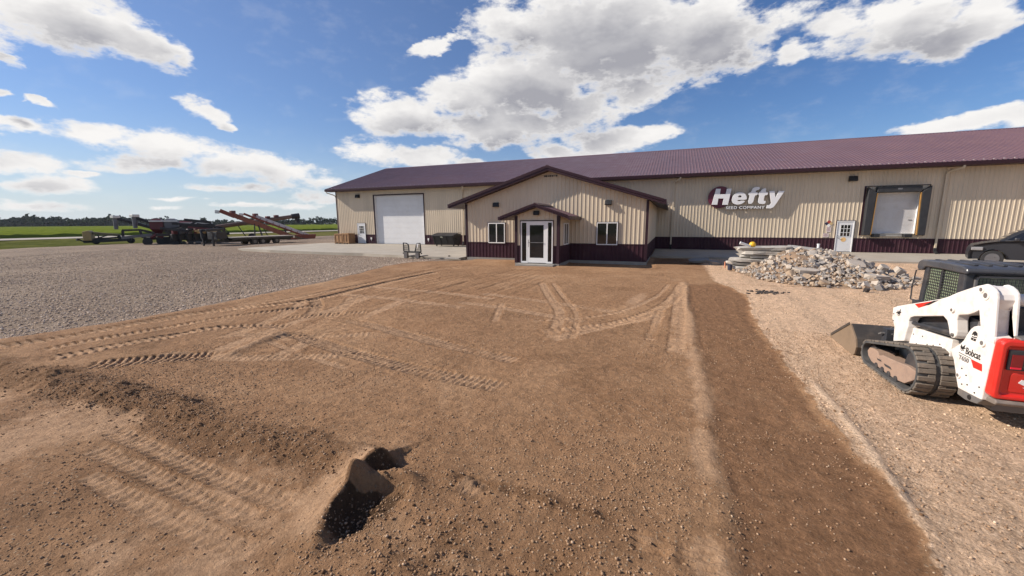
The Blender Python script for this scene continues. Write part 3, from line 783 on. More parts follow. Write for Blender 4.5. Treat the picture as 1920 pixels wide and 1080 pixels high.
def gravel_stones():
    rng = np.random.default_rng(15)
    n = 90000
    x = -14.0 - 34 * rng.uniform(0, 1, n) ** 1.6; y = rng.uniform(-32.5, -12.5, n)
    z, g, dr, da, sa, lo, fr = terrain(x, y)
    k = (g > 0.6) & (rng.uniform(0, 1, n) < np.clip(0.7 + 0.9 * fbm(x, y, 0.5, 4, 220), 0.1, 1))
    x, y, z = x[k], y[k], z[k]; s = 0.012 + 0.026 * rng.uniform(0, 1, len(x)) ** 3
    scatter('yard_stones', np.stack([x, y, z + s * 0.3], -1), s, stone_material('yard_stone', (0.27, 0.20, 0.15), (0.70, 0.54, 0.415), (0.88, 0.73, 0.59)), 16)
    n = 80000
    x = np.concatenate([rng.uniform(2.0, 9.0, n // 2), rng.uniform(1.5, 14.0, n // 2)]); y = np.concatenate([-32.5 + 14 * rng.uniform(0, 1, n // 2), rng.uniform(-20, -8, n // 2)])
    z, g, dr, da, sa, lo, fr = terrain(x, y)
    band = np.exp(-((x - 3.0 - 0.10 * (y + 30)) / 1.1) ** 4)
    k = (dr > 0.6) & (rng.uniform(0, 1, n) < np.clip(0.7 - 0.75 * band - 0.6 * sa + 0.9 * fbm(x, y, 0.6, 4, 221), 0.05, 1))
    x, y, z = x[k], y[k], z[k]; s = 0.0065 + 0.013 * rng.uniform(0, 1, len(x)) ** 3.5
    scatter('drive_stones', np.stack([x, y, z + s * 0.3], -1), s, stone_material('drive_stone', (0.26, 0.175, 0.115), (0.74, 0.53, 0.36), (0.88, 0.70, 0.52)), 17)
pebbles()
gravel_stones()

# ---------------------------------------------------------------- fields, road, woods
def green(name, c1, c2, c3, sc=(0.6, 0.6, 0.6), row=None, bump=0.3):
    m = bpy.data.materials.new(name); m.use_nodes = True; t = NT(m.node_tree); b = m.node_tree.nodes['Principled BSDF']
    geo = t.new('ShaderNodeNewGeometry'); p = geo.outputs['Position']
    v = t.mapping(p, scale=sc)
    n = t.noise(v, 1.0, 8, 0.68); n2 = t.noise(p, 0.02, 4, 0.6)
    c = t.mix(t.rng(n, 0.36, 0.64), c1, c2); c = t.mix(t.math('MULTIPLY', t.rng(n2, 0.42, 0.62), 0.6), c, c3)
    t.link(c, b.inputs['Base Color']); b.inputs['Roughness'].default_value = 1.0; b.inputs['Specular IOR Level'].default_value = 0.0
    bn = t.new('ShaderNodeBump'); bn.inputs['Strength'].default_value = bump; bn.inputs['Distance'].default_value = 0.3
    t.link(n, bn.inputs['Height']); t.link(bn.outputs[0], b.inputs['Normal'])
    return m
GRASS = green('mown_grass', (0.050, 0.062, 0.018), (0.115, 0.120, 0.038), (0.17, 0.145, 0.06), (1.2, 0.5, 1.2))
CROP = green('young_corn_leaves', (0.070, 0.100, 0.014), (0.170, 0.205, 0.032), (0.110, 0.135, 0.022), (0.5, 0.12, 1.0), bump=0.6)
ROADM = mat('road_gravel', (0.30, 0.265, 0.225), 0.95, 0, 0.15, 0.3)
def sheet(name, x0, x1, y0, y1, z, m, nx=2, ny=2, amp=0.0, s=0.3, seed=0, kind='structure'):
    xs = np.linspace(x0, x1, nx); ys = np.linspace(y0, y1, ny); X, Y = np.meshgrid(xs, ys)
    Z = z + amp * (fbm(X, Y, s, 3, seed) if amp else 0 * X)
    b = MB(); b.v = [tuple(p) for p in np.stack([X, Y, Z], -1).reshape(-1, 3)]
    i = np.arange(nx * ny).reshape(ny, nx)
    b.f = [tuple(int(k) for k in q) for q in np.stack([i[:-1, :-1], i[:-1, 1:], i[1:, 1:], i[1:, :-1]], -1).reshape(-1, 4)]; b.m = [0] * len(b.f)
    o = b.build(name, m, smooth=True); struct(o, kind); return o
o = sheet('field', -4000, 4000, -3000, 5000, -0.75, GRASS)
sheet('grass_verge', -97.5, -59.6, -260, 420, -0.30, GRASS, 60, 500, 0.22, 0.5, 301, 'stuff')
sheet('road', -108.5, -96.5, -400, 900, -0.20, ROADM)
def crop():
    xs = -109.5 - np.concatenate([np.arange(0, 40, 0.8), 40 + np.geomspace(1, 620, 90)]); ys = np.concatenate([np.arange(-90, 140, 0.9), np.geomspace(140, 900, 140)])
    X, Y = np.meshgrid(xs, ys)
    H = 0.62 + 0.26 * fbm(X, Y, 0.9, 3, 310) + 0.12 * fbm(X, Y, 0.08, 3, 311)
    gap = np.exp(-((X + 225 + 0.03 * Y) / 5.0) ** 2); H = H - 0.75 * gap
    Z = -0.3 + H; Z[:, 0] = -0.45
    b = MB(); b.v = [tuple(p) for p in np.stack([X, Y, Z], -1).reshape(-1, 3)]
    ny, nx = X.shape; i = np.arange(nx * ny).reshape(ny, nx)
    b.f = [tuple(int(k) for k in q) for q in np.stack([i[:-1, :-1], i[1:, :-1], i[1:, 1:], i[:-1, 1:]], -1).reshape(-1, 4)]; b.m = [0] * len(b.f)
    o = b.build('corn_field', CROP, smooth=True); o['kind'] = 'stuff'
crop()
LEAF = green('far_leaves', (0.020, 0.036, 0.022), (0.056, 0.078, 0.044), (0.034, 0.052, 0.034), (0.25, 0.25, 0.4), bump=0.0)
BARK = mat('bark', (0.09, 0.07, 0.055), 0.9, 0, 0.2, 3)
def crown_faces(b, c, rx, rz, n, rng, leaf):
    c = np.array(c)
    lobes = [(rng.normal(0, 0.45, 3) * np.array([rx, rx, rz]), rng.uniform(0.4, 0.75)) for _ in range(7)]
    for _ in range(n):
        lc, lr = lobes[rng.integers(len(lobes))]
        d = rng.normal(0, 1, 3); d /= np.linalg.norm(d)
        p = c + lc + d * lr * np.array([rx, rx, rz]) * rng.uniform(0.55, 1.0)
        nrm = d + rng.normal(0, 0.5, 3); nrm /= np.linalg.norm(nrm)
        u = np.cross(nrm, rng.normal(0, 1, 3)); u /= np.linalg.norm(u); v = np.cross(nrm, u)
        s = leaf * rng.uniform(0.5, 1.2)
        b.add([p - u * s, p + v * s * 0.7, p + u * s, p - v * s * 0.7], [(0, 1, 2, 3)])
def far_tree(x, y, h, w, rng, label, n=220, leaf=0.9):
    t = thing('tree', (x, y, -0.6), label, 'tree', 'trees along the far field edge')
    k = MB(); top = Vector((x + rng.normal(0, 0.3), y, -0.6 + h * 0.6))
    k.tube([(x, y, -0.7), (x, y, h * 0.25), top], [0.3, 0.24, 0.1], 6)
    for a in range(4):
        an = rng.uniform(0, 6.28); k.tube([(x, y, h * (0.25 + 0.08 * a)), (x + math.cos(an) * w * 0.6, y + math.sin(an) * w * 0.6, h * (0.5 + 0.08 * a))], [0.13, 0.05], 5)
    k.build('trunk', BARK, t)
    c = MB(); crown_faces(c, (x, y, h * 0.58), w, h * 0.38, n, rng, leaf); c.build('crown', LEAF, t)
def woods():
    rng = np.random.default_rng(77)
    b = MB()
    # continuous wood from beyond the left edge of the picture to behind the machinery
    for i in range(330):
        a = rng.uniform(-0.10, 1.12)
        dx, dy = -0.975 + a * 0.13, 0.215 + a * 0.27
        d = rng.uniform(640, 720); h = rng.uniform(6.2, 9.2) + 1.6 * math.sin(a * 21) + 1.0 * math.sin(a * 57)
        if a > 0.75: h *= 1 - (a - 0.75) * 1.0
        crown_faces(b, (CAM.x + dx * d, CAM.y + dy * d, h * 0.5), rng.uniform(4, 8), h * 0.45, 70, rng, 1.9)
    o = b.build('woods', LEAF); o['kind'] = 'stuff'
    spots = [(-0.8532, 0.5217, 12.5, 3.2, 'lone small tree on the skyline behind the dark machinery'),
             ]
    far_tree(CAM.x - 0.8532 * 520, CAM.y + 0.5217 * 520, 10.0, 2.6, rng, 'lone small round tree on the skyline above the dark machinery', 260, 0.7)
    u = 0
    for k, px_ in enumerate([402, 412, 424, 437, 449, 462, 475, 487, 500, 510, 520, 531, 541, 551, 560, 569, 579, 588, 597, 606, 614, 622, 630, 640, 655, 672]):
        q = (px_ - 960) / FPX; d = FWD + RIGHT * q; d.z = 0; d.normalize(); D = rng.uniform(520, 600)
        h = rng.uniform(6.5, 10.0) if px_ > 480 else rng.uniform(4.5, 7.5)
        far_tree(CAM.x + d.x * D, CAM.y + d.y * D, h, rng.uniform(3.4, 5.2), rng,
                 'dark green tree in the sparse row beyond the corn, right of the conveyors' if px_ > 480 else 'low bushy tree on the skyline behind the long grain auger', 260, 0.95)
    b = MB()
    for i in range(70):
        a = rng.uniform(400, 690); q = (a - 960) / FPX; d = FWD + RIGHT * q; d.z = 0; d.normalize(); D = rng.uniform(610, 660)
        crown_faces(b, (CAM.x + d.x * D, CAM.y + d.y * D, 2.2), 6, 2.6, 40, rng, 1.5)
    o = b.build('undergrowth', LEAF); o['kind'] = 'stuff'
woods()

# ---------------------------------------------------------------- long metal warehouse
XL, XR, ZW, ZT = -34.26, 46.0, 0.93, 5.50
EAVE_Y, EAVE_Z, RIDGE_Y, RIDGE_Z, BACK_Y = -0.80, 5.73, 9.52, 9.10, 19.04
def wall_x(b, y, x0, x1, zb, zt, pitch=0.2286, breaks=()):
    return b.ribbed((0, y, 0), (1, 0, 0), (0, 0, 1), (0, -1, 0), x0, x1, zb, zt, pitch, 0.02, breaks)
def spans(x0, x1, z0, z1, holes):
    """rectangles of a wall left around rectangular holes"""
    out = []; xs = sorted({x0, x1} | {min(max(h[k], x0), x1) for h in holes for k in (0, 1)})
    for a, c in zip(xs, xs[1:]):
        if c - a < 1e-4: continue
        zs = [z0]
        for h in sorted(holes, key=lambda q: q[2]):
            if h[0] <= a + 1e-4 and h[1] >= c - 1e-4 and h[3] > z0 and h[2] < z1: zs += [max(h[2], z0), min(h[3], z1)]
        zs.append(z1)
        for i in range(0, len(zs), 2):
            if zs[i + 1] - zs[i] > 1e-4: out.append((a, c, zs[i], zs[i + 1]))
    return out
def nine_lite_door(parent, x0, x1, y, h, sign_round=False):
    """white steel walk door with a nine-pane window; y = wall face"""
    f = MB(); t = 0.05
    f.box(x0, x0 + t, y - 0.06, y + 0.02, 0.0, h); f.box(x1 - t, x1, y - 0.06, y + 0.02, 0.0, h); f.box(x0 + t, x1 - t, y - 0.06, y + 0.02, h - t, h)
    d = MB(); d.box(x0 + t, x1 - t, y - 0.034, y - 0.024, 0.03, h - t)
    w = x1 - x0
    door = d.build('door', DOORW, parent)
    f.build('door_frame', WHITE, door)
    tr = MB(); tr.box(x0 - 0.035, x0 - 0.002, y - 0.05, y, 0, h + 0.035); tr.box(x1 + 0.002, x1 + 0.035, y - 0.05, y, 0, h + 0.035); tr.box(x0 - 0.002, x1 + 0.002, y - 0.05, y, h + 0.002, h + 0.035)
    tr.build('door_trim', TRIM, door)
    gx0, gx1, gz0, gz1 = x0 + 0.24 * w, x1 - 0.2 * w, 1.08, 1.88
    g = MB(); g.box(gx0, gx1, y - 0.044, y - 0.036, gz0, gz1); g.build('window', GLASS, door)
    fr = MB()
    for k in range(4):
        xx = gx0 + (gx1 - gx0) * k / 3; fr.box(xx - 0.014, xx + 0.014, y - 0.054, y - 0.0445, gz0 - 0.02, gz1 + 0.02)
        zz = gz0 + (gz1 - gz0) * k / 3; fr.box(gx0 - 0.012, gx1 + 0.012, y - 0.052, y - 0.0448, zz - 0.014, zz + 0.014)
    fr.build('window_grid', WHITE, door)
    hd = MB(); hd.cyl((x0 + 0.13, y - 0.10, 0.98), (x0 + 0.13, y - 0.03, 0.98), 0.028, 10); MB().cyl((x0 + 0.13, y - 0.07, 1.12), (x0 + 0.13, y - 0.03, 1.12), 0.025, 10).build('lock', STEEL, door)
    hd.beam((x0 + 0.13, y - 0.095, 0.98), (x0 + 0.25, y - 0.095, 0.98), 0.02, 0.02); hd.build('handle', STEEL, door)
    return door
def wall_lamp(parent, x, y, z, s=1.0):
    b = MB(); b.px([(y, z - 0.13 * s), (y - 0.16 * s, z - 0.13 * s), (y - 0.21 * s, z - 0.09 * s), (y - 0.13 * s, z + 0.14 * s), (y, z + 0.16 * s)], x - 0.19 * s, x + 0.19 * s)
    o = b.build('wall_lamp', DARKM, parent, bevel=0.012)
    l = MB(); l.box(x - 0.15 * s, x + 0.15 * s, y - 0.18 * s, y - 0.04, z - 0.138 * s, z - 0.1315 * s); l.build('lens', mat('lamp_lens', (0.35, 0.34, 0.3), 0.2), o)
def downspout(parent, x, y, top, kick=0.22):
    b = MB()
    w, d = 0.10, 0.075
    pts = [(x + 0.42, y - 0.80, top + 0.02), (x + 0.42, y - 0.80, top - 0.10), (x + 0.04, y - 0.10, top - 0.32), (x, y - 0.075, top - 0.45), (x, y - 0.075, 0.36)]
    for p, q in zip(pts, pts[1:]): b.beam(p, q, w, d, (0, -1, 0.01))
    o = b.build('downspout', mat('cream_pipe', (0.56, 0.47, 0.35), 0.45, 0, 0.06), parent)
    e = MB(); e.beam((x, y - 0.075, 0.36), (x, y - 0.085, 0.12), 0.125, 0.10, (0, -1, 0)); e.beam((x, y - 0.085, 0.13), (x, y - 0.34, 0.03), 0.125, 0.09, (0, 0, 1))
    e.build('boot', BLACK, o)
    for z in (1.7, 3.4): MB().box(x - 0.075, x + 0.075, y - 0.117, y - 0.0, z, z + 0.035).build('strap', CREAM, o)
def warehouse():
    t = thing('warehouse', (XL, 0, 0), 'long cream metal warehouse with a dark red roof and maroon base band', 'building')
    OH = (-29.16, -23.10, 0.0, 4.98); DK = (12.62, 15.02, 1.30, 3.98)
    holes = [OH, DK]
    b = MB()
    for a, c, z0, z1 in spans(XL, XR, ZW, ZT, holes): wall_x(b, 0, a, c, z0, z1)
    b.build('wall', CREAM, t)
    b = MB()
    for a, c, z0, z1 in spans(XL, XR, 0.0, ZW - 0.02, holes): wall_x(b, -0.006, a, c, z0, z1)
    for a, c in ((XL, OH[0]), (OH[1], XR)): b.box(a, c, -0.036, 0.0, ZW - 0.02, ZW + 0.03)
    b.build('wainscot', MAROON, t)
    g = MB()
    half = RIDGE_Y - EAVE_Y; sl_ = (RIDGE_Z - EAVE_Z) / half
    zt = lambda u: min(EAVE_Z + (u - EAVE_Y) * sl_, EAVE_Z + (2 * RIDGE_Y - EAVE_Y - u) * sl_) - 0.06
    g.ribbed((XL, 0, 0), (0, 1, 0), (0, 0, 1), (-1, 0, 0), 0.0, BACK_Y, 0.0, zt, breaks=(RIDGE_Y,))
    g.build('end_wall', CREAM, t)
    g = MB(); g.box(XL + 0.03, XR, BACK_Y, BACK_Y + 0.06, 0, ZT); g.build('back_wall', CREAM, t)
    # roof: ribbed sheets on both slopes with a ridge cap
    x0 = -34.9
    V = Vector((0, half, RIDGE_Z - EAVE_Z)); L = V.length; V.normalize(); N = Vector((0, -V.z, V.y))
    r = MB(); r.ribbed((0, EAVE_Y - 0.05, EAVE_Z + 0.0), (1, 0, 0), V, N, x0, XR, 0.0, L + 0.05, depth=0.026)
    V2 = Vector((0, -V.y, V.z)); N2 = Vector((0, V.z, V.y))
    r.quad((x0, BACK_Y + 0.65, EAVE_Z - 0.02), (XR, BACK_Y + 0.65, EAVE_Z - 0.02), (XR, RIDGE_Y, RIDGE_Z - 0.01), (x0, RIDGE_Y, RIDGE_Z - 0.01))
    roof = r.build('roof', ROOF, t)
    c = MB(); c.px([(RIDGE_Y - 0.26, RIDGE_Z - 0.05), (RIDGE_Y, RIDGE_Z + 0.055), (RIDGE_Y + 0.26, RIDGE_Z - 0.05), (RIDGE_Y + 0.26, RIDGE_Z - 0.07), (RIDGE_Y, RIDGE_Z + 0.03), (RIDGE_Y - 0.26, RIDGE_Z - 0.07)], x0, XR); c.build('ridge_cap', ROOF, roof)
    sg = MB()
    for k in range(0, 180):
        xx = x0 + 0.3 + k * 0.4572
        if xx < XR: sg.box(xx - 0.03, xx + 0.03, EAVE_Y + 0.16, EAVE_Y + 0.20, EAVE_Z + 0.085, EAVE_Z + 0.125)
    sg.build('snow_guards', mat('clear_plastic', (0.55, 0.5, 0.5), 0.15), roof)['kind'] = 'stuff'
    f = MB(); f.px([(EAVE_Y - 0.10, EAVE_Z - 0.03), (EAVE_Y - 0.12, EAVE_Z - 0.05), (EAVE_Y - 0.10, EAVE_Z - 0.22), (EAVE_Y + 0.01, EAVE_Z - 0.24), (EAVE_Y + 0.01, EAVE_Z - 0.03)], x0, XR)
    gut = f.build('gutter', TRIM, t)
    s = MB(); s.box(x0 + 0.02, XR, EAVE_Y + 0.012, -0.001, EAVE_Z - 0.235, EAVE_Z - 0.215); s.build('soffit', TRIM, t)
    rk = MB()
    for sgn, yb in ((1, EAVE_Y), (-1, BACK_Y + 0.6)):
        a = Vector((x0 - 0.025, yb, EAVE_Z - 0.1)); e = Vector((x0 - 0.025, RIDGE_Y, RIDGE_Z - 0.1)); rk.beam(a, e, 0.05, 0.26)
    rk.build('rake_trim', TRIM, t)
    # end-wall soffit under the rake
    rs = MB(); rs.add([(x0, EAVE_Y, EAVE_Z - 0.22), (XL, EAVE_Y, EAVE_Z - 0.22), (XL, RIDGE_Y, RIDGE_Z - 0.22), (x0, RIDGE_Y, RIDGE_Z - 0.22)], [(0, 1, 2, 3)]); rs.build('rake_soffit', TRIM, t)
    k = MB(); k.box(XL - 0.03, XL + 0.09, -0.035, 0.05, 0.0, ZT); k.build('corner_trim', TRIM, t)
    # big sectional door set back in its opening
    x0d, x1d, _, zd = OH
    j = MB(); j.box(x0d - 0.11, x0d, -0.035, 0.30, 0.0, zd + 0.10); j.box(x1d, x1d + 0.11, -0.035, 0.30, 0.0, zd + 0.10); j.box(x0d, x1d, -0.035, 0.30, zd, zd + 0.10)
    d = MB(); n = 9; hh = zd / n
    for i in range(n): d.box(x0d, x1d, 0.215, 0.26, i * hh + (0.0 if i == 0 else 0.004), (i + 1) * hh - 0.004)
    d.box(x0d, x1d, 0.245, 0.275, 0, zd)
    dd = d.build('overhead_door', DOORW, t)
    j.build('door_trim', TRIM, dd)
    for a in (x0d, x1d - 0.07): MB().box(a, a + 0.07, 0.06, 0.21, 0, zd).build('weather_strip', WHITE, dd)
    nine_lite_door(t, -31.53, -30.47, -0.02, 2.15)
    nine_lite_door(t, 10.76, 11.76, -0.02, 2.15)
    o = MB(); o.prism([(11.13 + 0.155 * math.cos(a), 0.86 + 0.155 * math.sin(a)) for a in np.linspace(0, 6.283, 20, endpoint=False)], lambda p, d_: (p[0] + 0.1, d_, p[1]), -0.062, -0.056)
    o.build('round_notice', mat('tan_notice', (0.75, 0.47, 0.20), 0.6), t)
    wall_lamp(t, 11.34, -0.02, 4.97, 1.25); wall_lamp(t, -31.2, -0.02, 4.97, 1.25)
    for xx in (-18.68, 0.016, 16.17): downspout(t, xx, -0.02, 5.5)
    dp = MB(); dp.tube([(-34.75, -0.84, 5.52), (-34.72, -0.8, 5.38), (-34.42, -0.1, 5.16), (-34.33, -0.02, 5.05), (-34.33, 0.06, 4.9), (-34.33, 0.06, 0.3)], 0.05, 8); dp.build('downspout', CREAM, t)
    # loading dock: recessed door, foam seal pads, bumpers
    x0k, x1k, z0k, z1k = DK
    rv = MB(); rv.box(x0k - 0.05, x0k, 0.0, 0.20, z0k, z1k); rv.box(x1k, x1k + 0.05, 0.0, 0.20, z0k, z1k); rv.box(x0k, x1k, 0, 0.20, z0k - 0.06, z0k); rv.box(x0k, x1k, 0, 0.2, z1k, z1k + 0.05)
    dk = MB()
    for i in range(5):
        a = z0k + (z1k - z0k) * i / 5; c = z0k + (z1k - z0k) * (i + 1) / 5; dk.box(x0k, x1k, 0.13, 0.17, a + 0.003, c - 0.003)
    dk.box(x0k, x1k, 0.16, 0.19, z0k, z1k)
    dock = dk.build('dock_door', mat('grey_door_steel', (0.58, 0.565, 0.56), 0.5, 0, 0.05, 1.0, dirt=(0.4, 0.34, 0.27), dirt_amt=0.25), t); rv.build('door_trim', WHITE, dock)
    lh = MB(); lh.box(14.66, 14.86, 0.10, 0.13, 2.18, 2.20); lh.build('handle', DARKM, dock)
    seal = MB()
    seal.prism([(12.19, 1.18), (12.58, 1.18), (12.66, 4.0), (12.19, 4.38)], lambda p, d_: (p[0], d_, p[1]), -0.36, -0.022)
    seal.prism([(15.06, 1.18), (15.45, 1.18), (15.45, 4.38), (14.98, 4.0)], lambda p, d_: (p[0], d_, p[1]), -0.36, -0.022)
    seal.box(12.665, 14.975, -0.36, -0.022, 3.99, 4.38)
    sl2 = seal.build('dock_seal', mat('black_vinyl', (0.030, 0.030, 0.033), 0.55, 0, 0.25, 3.0, 0.25, 18), t, bevel=0.035)
    for a, c in ((12.612, 12.69), (15.028, 14.95)): MB().beam((a, -0.30, 1.22), (c, -0.30, 3.96), 0.05, 0.10, (0, -1, 0)).build('guide_stripe', mat('ochre_stripe', (0.36, 0.19, 0.05), 0.6), sl2)
    ms = MB(); ms.box(12.06, 12.17, -0.05, -0.0, 1.15, 4.42); ms.box(15.47, 15.5, -0.05, 0, 1.15, 4.42); ms.box(12.06, 15.5, -0.05, 0, 4.42, 4.46); ms.build('dock_trim', TRIM, t)
    tg = MB(); tg.box(13.72, 13.95, -0.372, -0.362, 4.16, 4.26); tg.build('tag', STEEL, sl2)
    for a in (12.72, 14.42):
        bp = MB(); bp.box(a, a + 0.42, -0.30, -0.03, 1.05, 1.26); bp.build('bumper', BLACK, t, bevel=0.02)
    lp = MB(); lp.box(12.5, 15.1, -0.12, -0.03, 1.262, 1.30); lp.box(13.16, 14.38, -0.10, -0.03, 1.10, 1.255); lp.build('dock_sill', mat('galvanised', (0.42, 0.40, 0.36), 0.5, 0.5), t)
    # small fittings
    for x, z in ((-29.72, 0.55), (-22.62, 0.52)):
        u = MB(); u.box(x - 0.07, x + 0.07, -0.12, -0.03, z - 0.11, z + 0.11); u.cyl((x, -0.08, z - 0.24), (x, -0.08, z - 0.11), 0.02, 8); u.build('outlet_box', WHITE, t, bevel=0.01)
    # hazard diamond and paper notices beside the walk door
    cx, cz, q = 10.30, 1.96, 0.125
    for (dx, dz, c) in ((-q, 0, (0.03, 0.025, 0.06)), (0, q, (0.40, 0.05, 0.03)), (q, 0, (0.58, 0.42, 0.22)), (0, -q, (0.8, 0.8, 0.78))):
        n_ = MB(); n_.py([(cx + dx / 1.0 + a * q * 0.97, cz + dz / 1.0 + e * q * 0.97) for a, e in ((-1, 0), (0, -1), (1, 0), (0, 1))], -0.034, -0.030)
        n_.build('hazard_panel', mat('hazard_%d%d' % (int(dx * 100), int(dz * 100)), c, 0.5, 0, 0.03), t)
    pp = mat('printed_paper', (0.62, 0.53, 0.52), 0.7, 0, 0.25, 14)
    for x, z, w, h in ((10.33, 1.56, 0.26, 0.36), (10.20, 1.16, 0.34, 0.28)):
        n_ = MB(); n_.box(x - w / 2, x + w / 2, -0.033, -0.029, z - h / 2, z + h / 2)
        nt = n_.build('notice', pp, t)
        ln = MB()
        for k in range(5): ln.box(x - w * 0.4, x + w * (0.38 - 0.1 * (k % 3)), -0.0345, -0.0332, z + h * (0.32 - 0.15 * k), z + h * (0.37 - 0.15 * k))
        ln.build('print', mat('maroon_ink', (0.2, 0.05, 0.07), 0.7), nt)
    return t
WH = warehouse()

# ---------------------------------------------------------------- gabled office with entry porch
def slider(parent, x0, x1, z0, z1, y, name='window'):
    g = MB(); g.box(x0 + 0.05, x1 - 0.05, y - 0.032, y - 0.026, z0 + 0.05, z1 - 0.05); w = g.build(name, GLASS, parent)
    f = MB(); t = 0.055
    f.box(x0, x0 + t, y - 0.06, y, z0, z1); f.box(x1 - t, x1, y - 0.06, y, z0, z1); f.box(x0 + t, x1 - t, y - 0.06, y, z1 - t, z1); f.box(x0 + t, x1 - t, y - 0.06, y, z0, z0 + t)
    xm = (x0 + x1) / 2; f.box(xm - 0.03, xm + 0.03, y - 0.055, y, z0 + t, z1 - t)
    f.build('frame', WHITE, w, bevel=0.006)
    tr = MB(); tr.box(x0 - 0.03, x0 - 0.001, y - 0.045, y, z0 - 0.03, z1 + 0.03); tr.box(x1 + 0.001, x1 + 0.03, y - 0.045, y, z0 - 0.03, z1 + 0.03); tr.box(x0 - 0.001, x1 + 0.001, y - 0.045, y, z1 + 0.001, z1 + 0.03)
    tr.build('window_trim', TRIM, w)
    return w
def gable_roof(parent, xl, xm, xr, zeb, zpk, y0, y1, thick, name='roof'):
    """two ribbed slopes with a fascia band; zeb = underside at the eave, zpk = top at the peak"""
    sl_ = (zpk - zeb - thick) / (xm - xl)
    r = MB()
    for s, xe in ((1, xl), (-1, xr)):
        V = Vector((s, 0, sl_)); L = V.length * (xm - xl if s > 0 else xr - xm); V.normalize(); N = Vector((-s * V.z, 0, abs(V.x)))
        r.ribbed((xe, 0, zeb + thick), (0, 1, 0), V, N, y0, y1, 0.0, L, depth=0.02)
    roof = r.build(name, ROOF, parent)
    f = MB()
    P = lambda x: zpk - thick - abs(x - xm) * sl_
    top = lambda x: zpk - 0.012 - abs(x - xm) * sl_
    # front rake band, lower lip proud of the upper
    for y_a, y_b, lo, hi in ((y0 - 0.03, y0 + 0.03, 0.5, 1.0), (y0 - 0.0, y0 + 0.05, 0.0, 0.5)):
        for xa, xb in ((xl, xm), (xm, xr)):
            pts = [(xa, P(xa) + lo * thick), (xb, P(xb) + lo * thick), (xb, P(xb) + hi * thick - 0.01), (xa, P(xa) + hi * thick - 0.01)]
            f.py(pts, y_a, y_b)
    f.build('rake_trim', TRIM, roof)
    for x, s in ((xl, -1), (xr, 1)):
        e = MB(); e.box(min(x, x + s * 0.11), max(x, x + s * 0.11), y0 - 0.02, y1, zeb + 0.02, zeb + thick - 0.005)
        e.build('gutter', TRIM, roof)
    so_ = MB()
    so_.add([(xl, y0 + 0.05, P(xl) + 0.012), (xm, y0 + 0.05, P(xm) + 0.012), (xm, y1, P(xm) + 0.012), (xl, y1, P(xl) + 0.012)], [(0, 1, 2, 3)])
    so_.add([(xm, y0 + 0.05, P(xm) + 0.012), (xr, y0 + 0.05, P(xr) + 0.012), (xr, y1, P(xr) + 0.012), (xm, y1, P(xm) + 0.012)], [(0, 1, 2, 3)])
    so_.build('soffit', TRIM, roof)
    c = MB(); c.py([(xm - 0.2, top(xm - 0.2) + 0.02), (xm, zpk + 0.04), (xm + 0.2, top(xm + 0.2) + 0.02), (xm + 0.2, top(xm + 0.2)), (xm, zpk + 0.01), (xm - 0.2, top(xm - 0.2))], y0, y1); c.build('ridge_cap', ROOF, roof)
    return roof, P
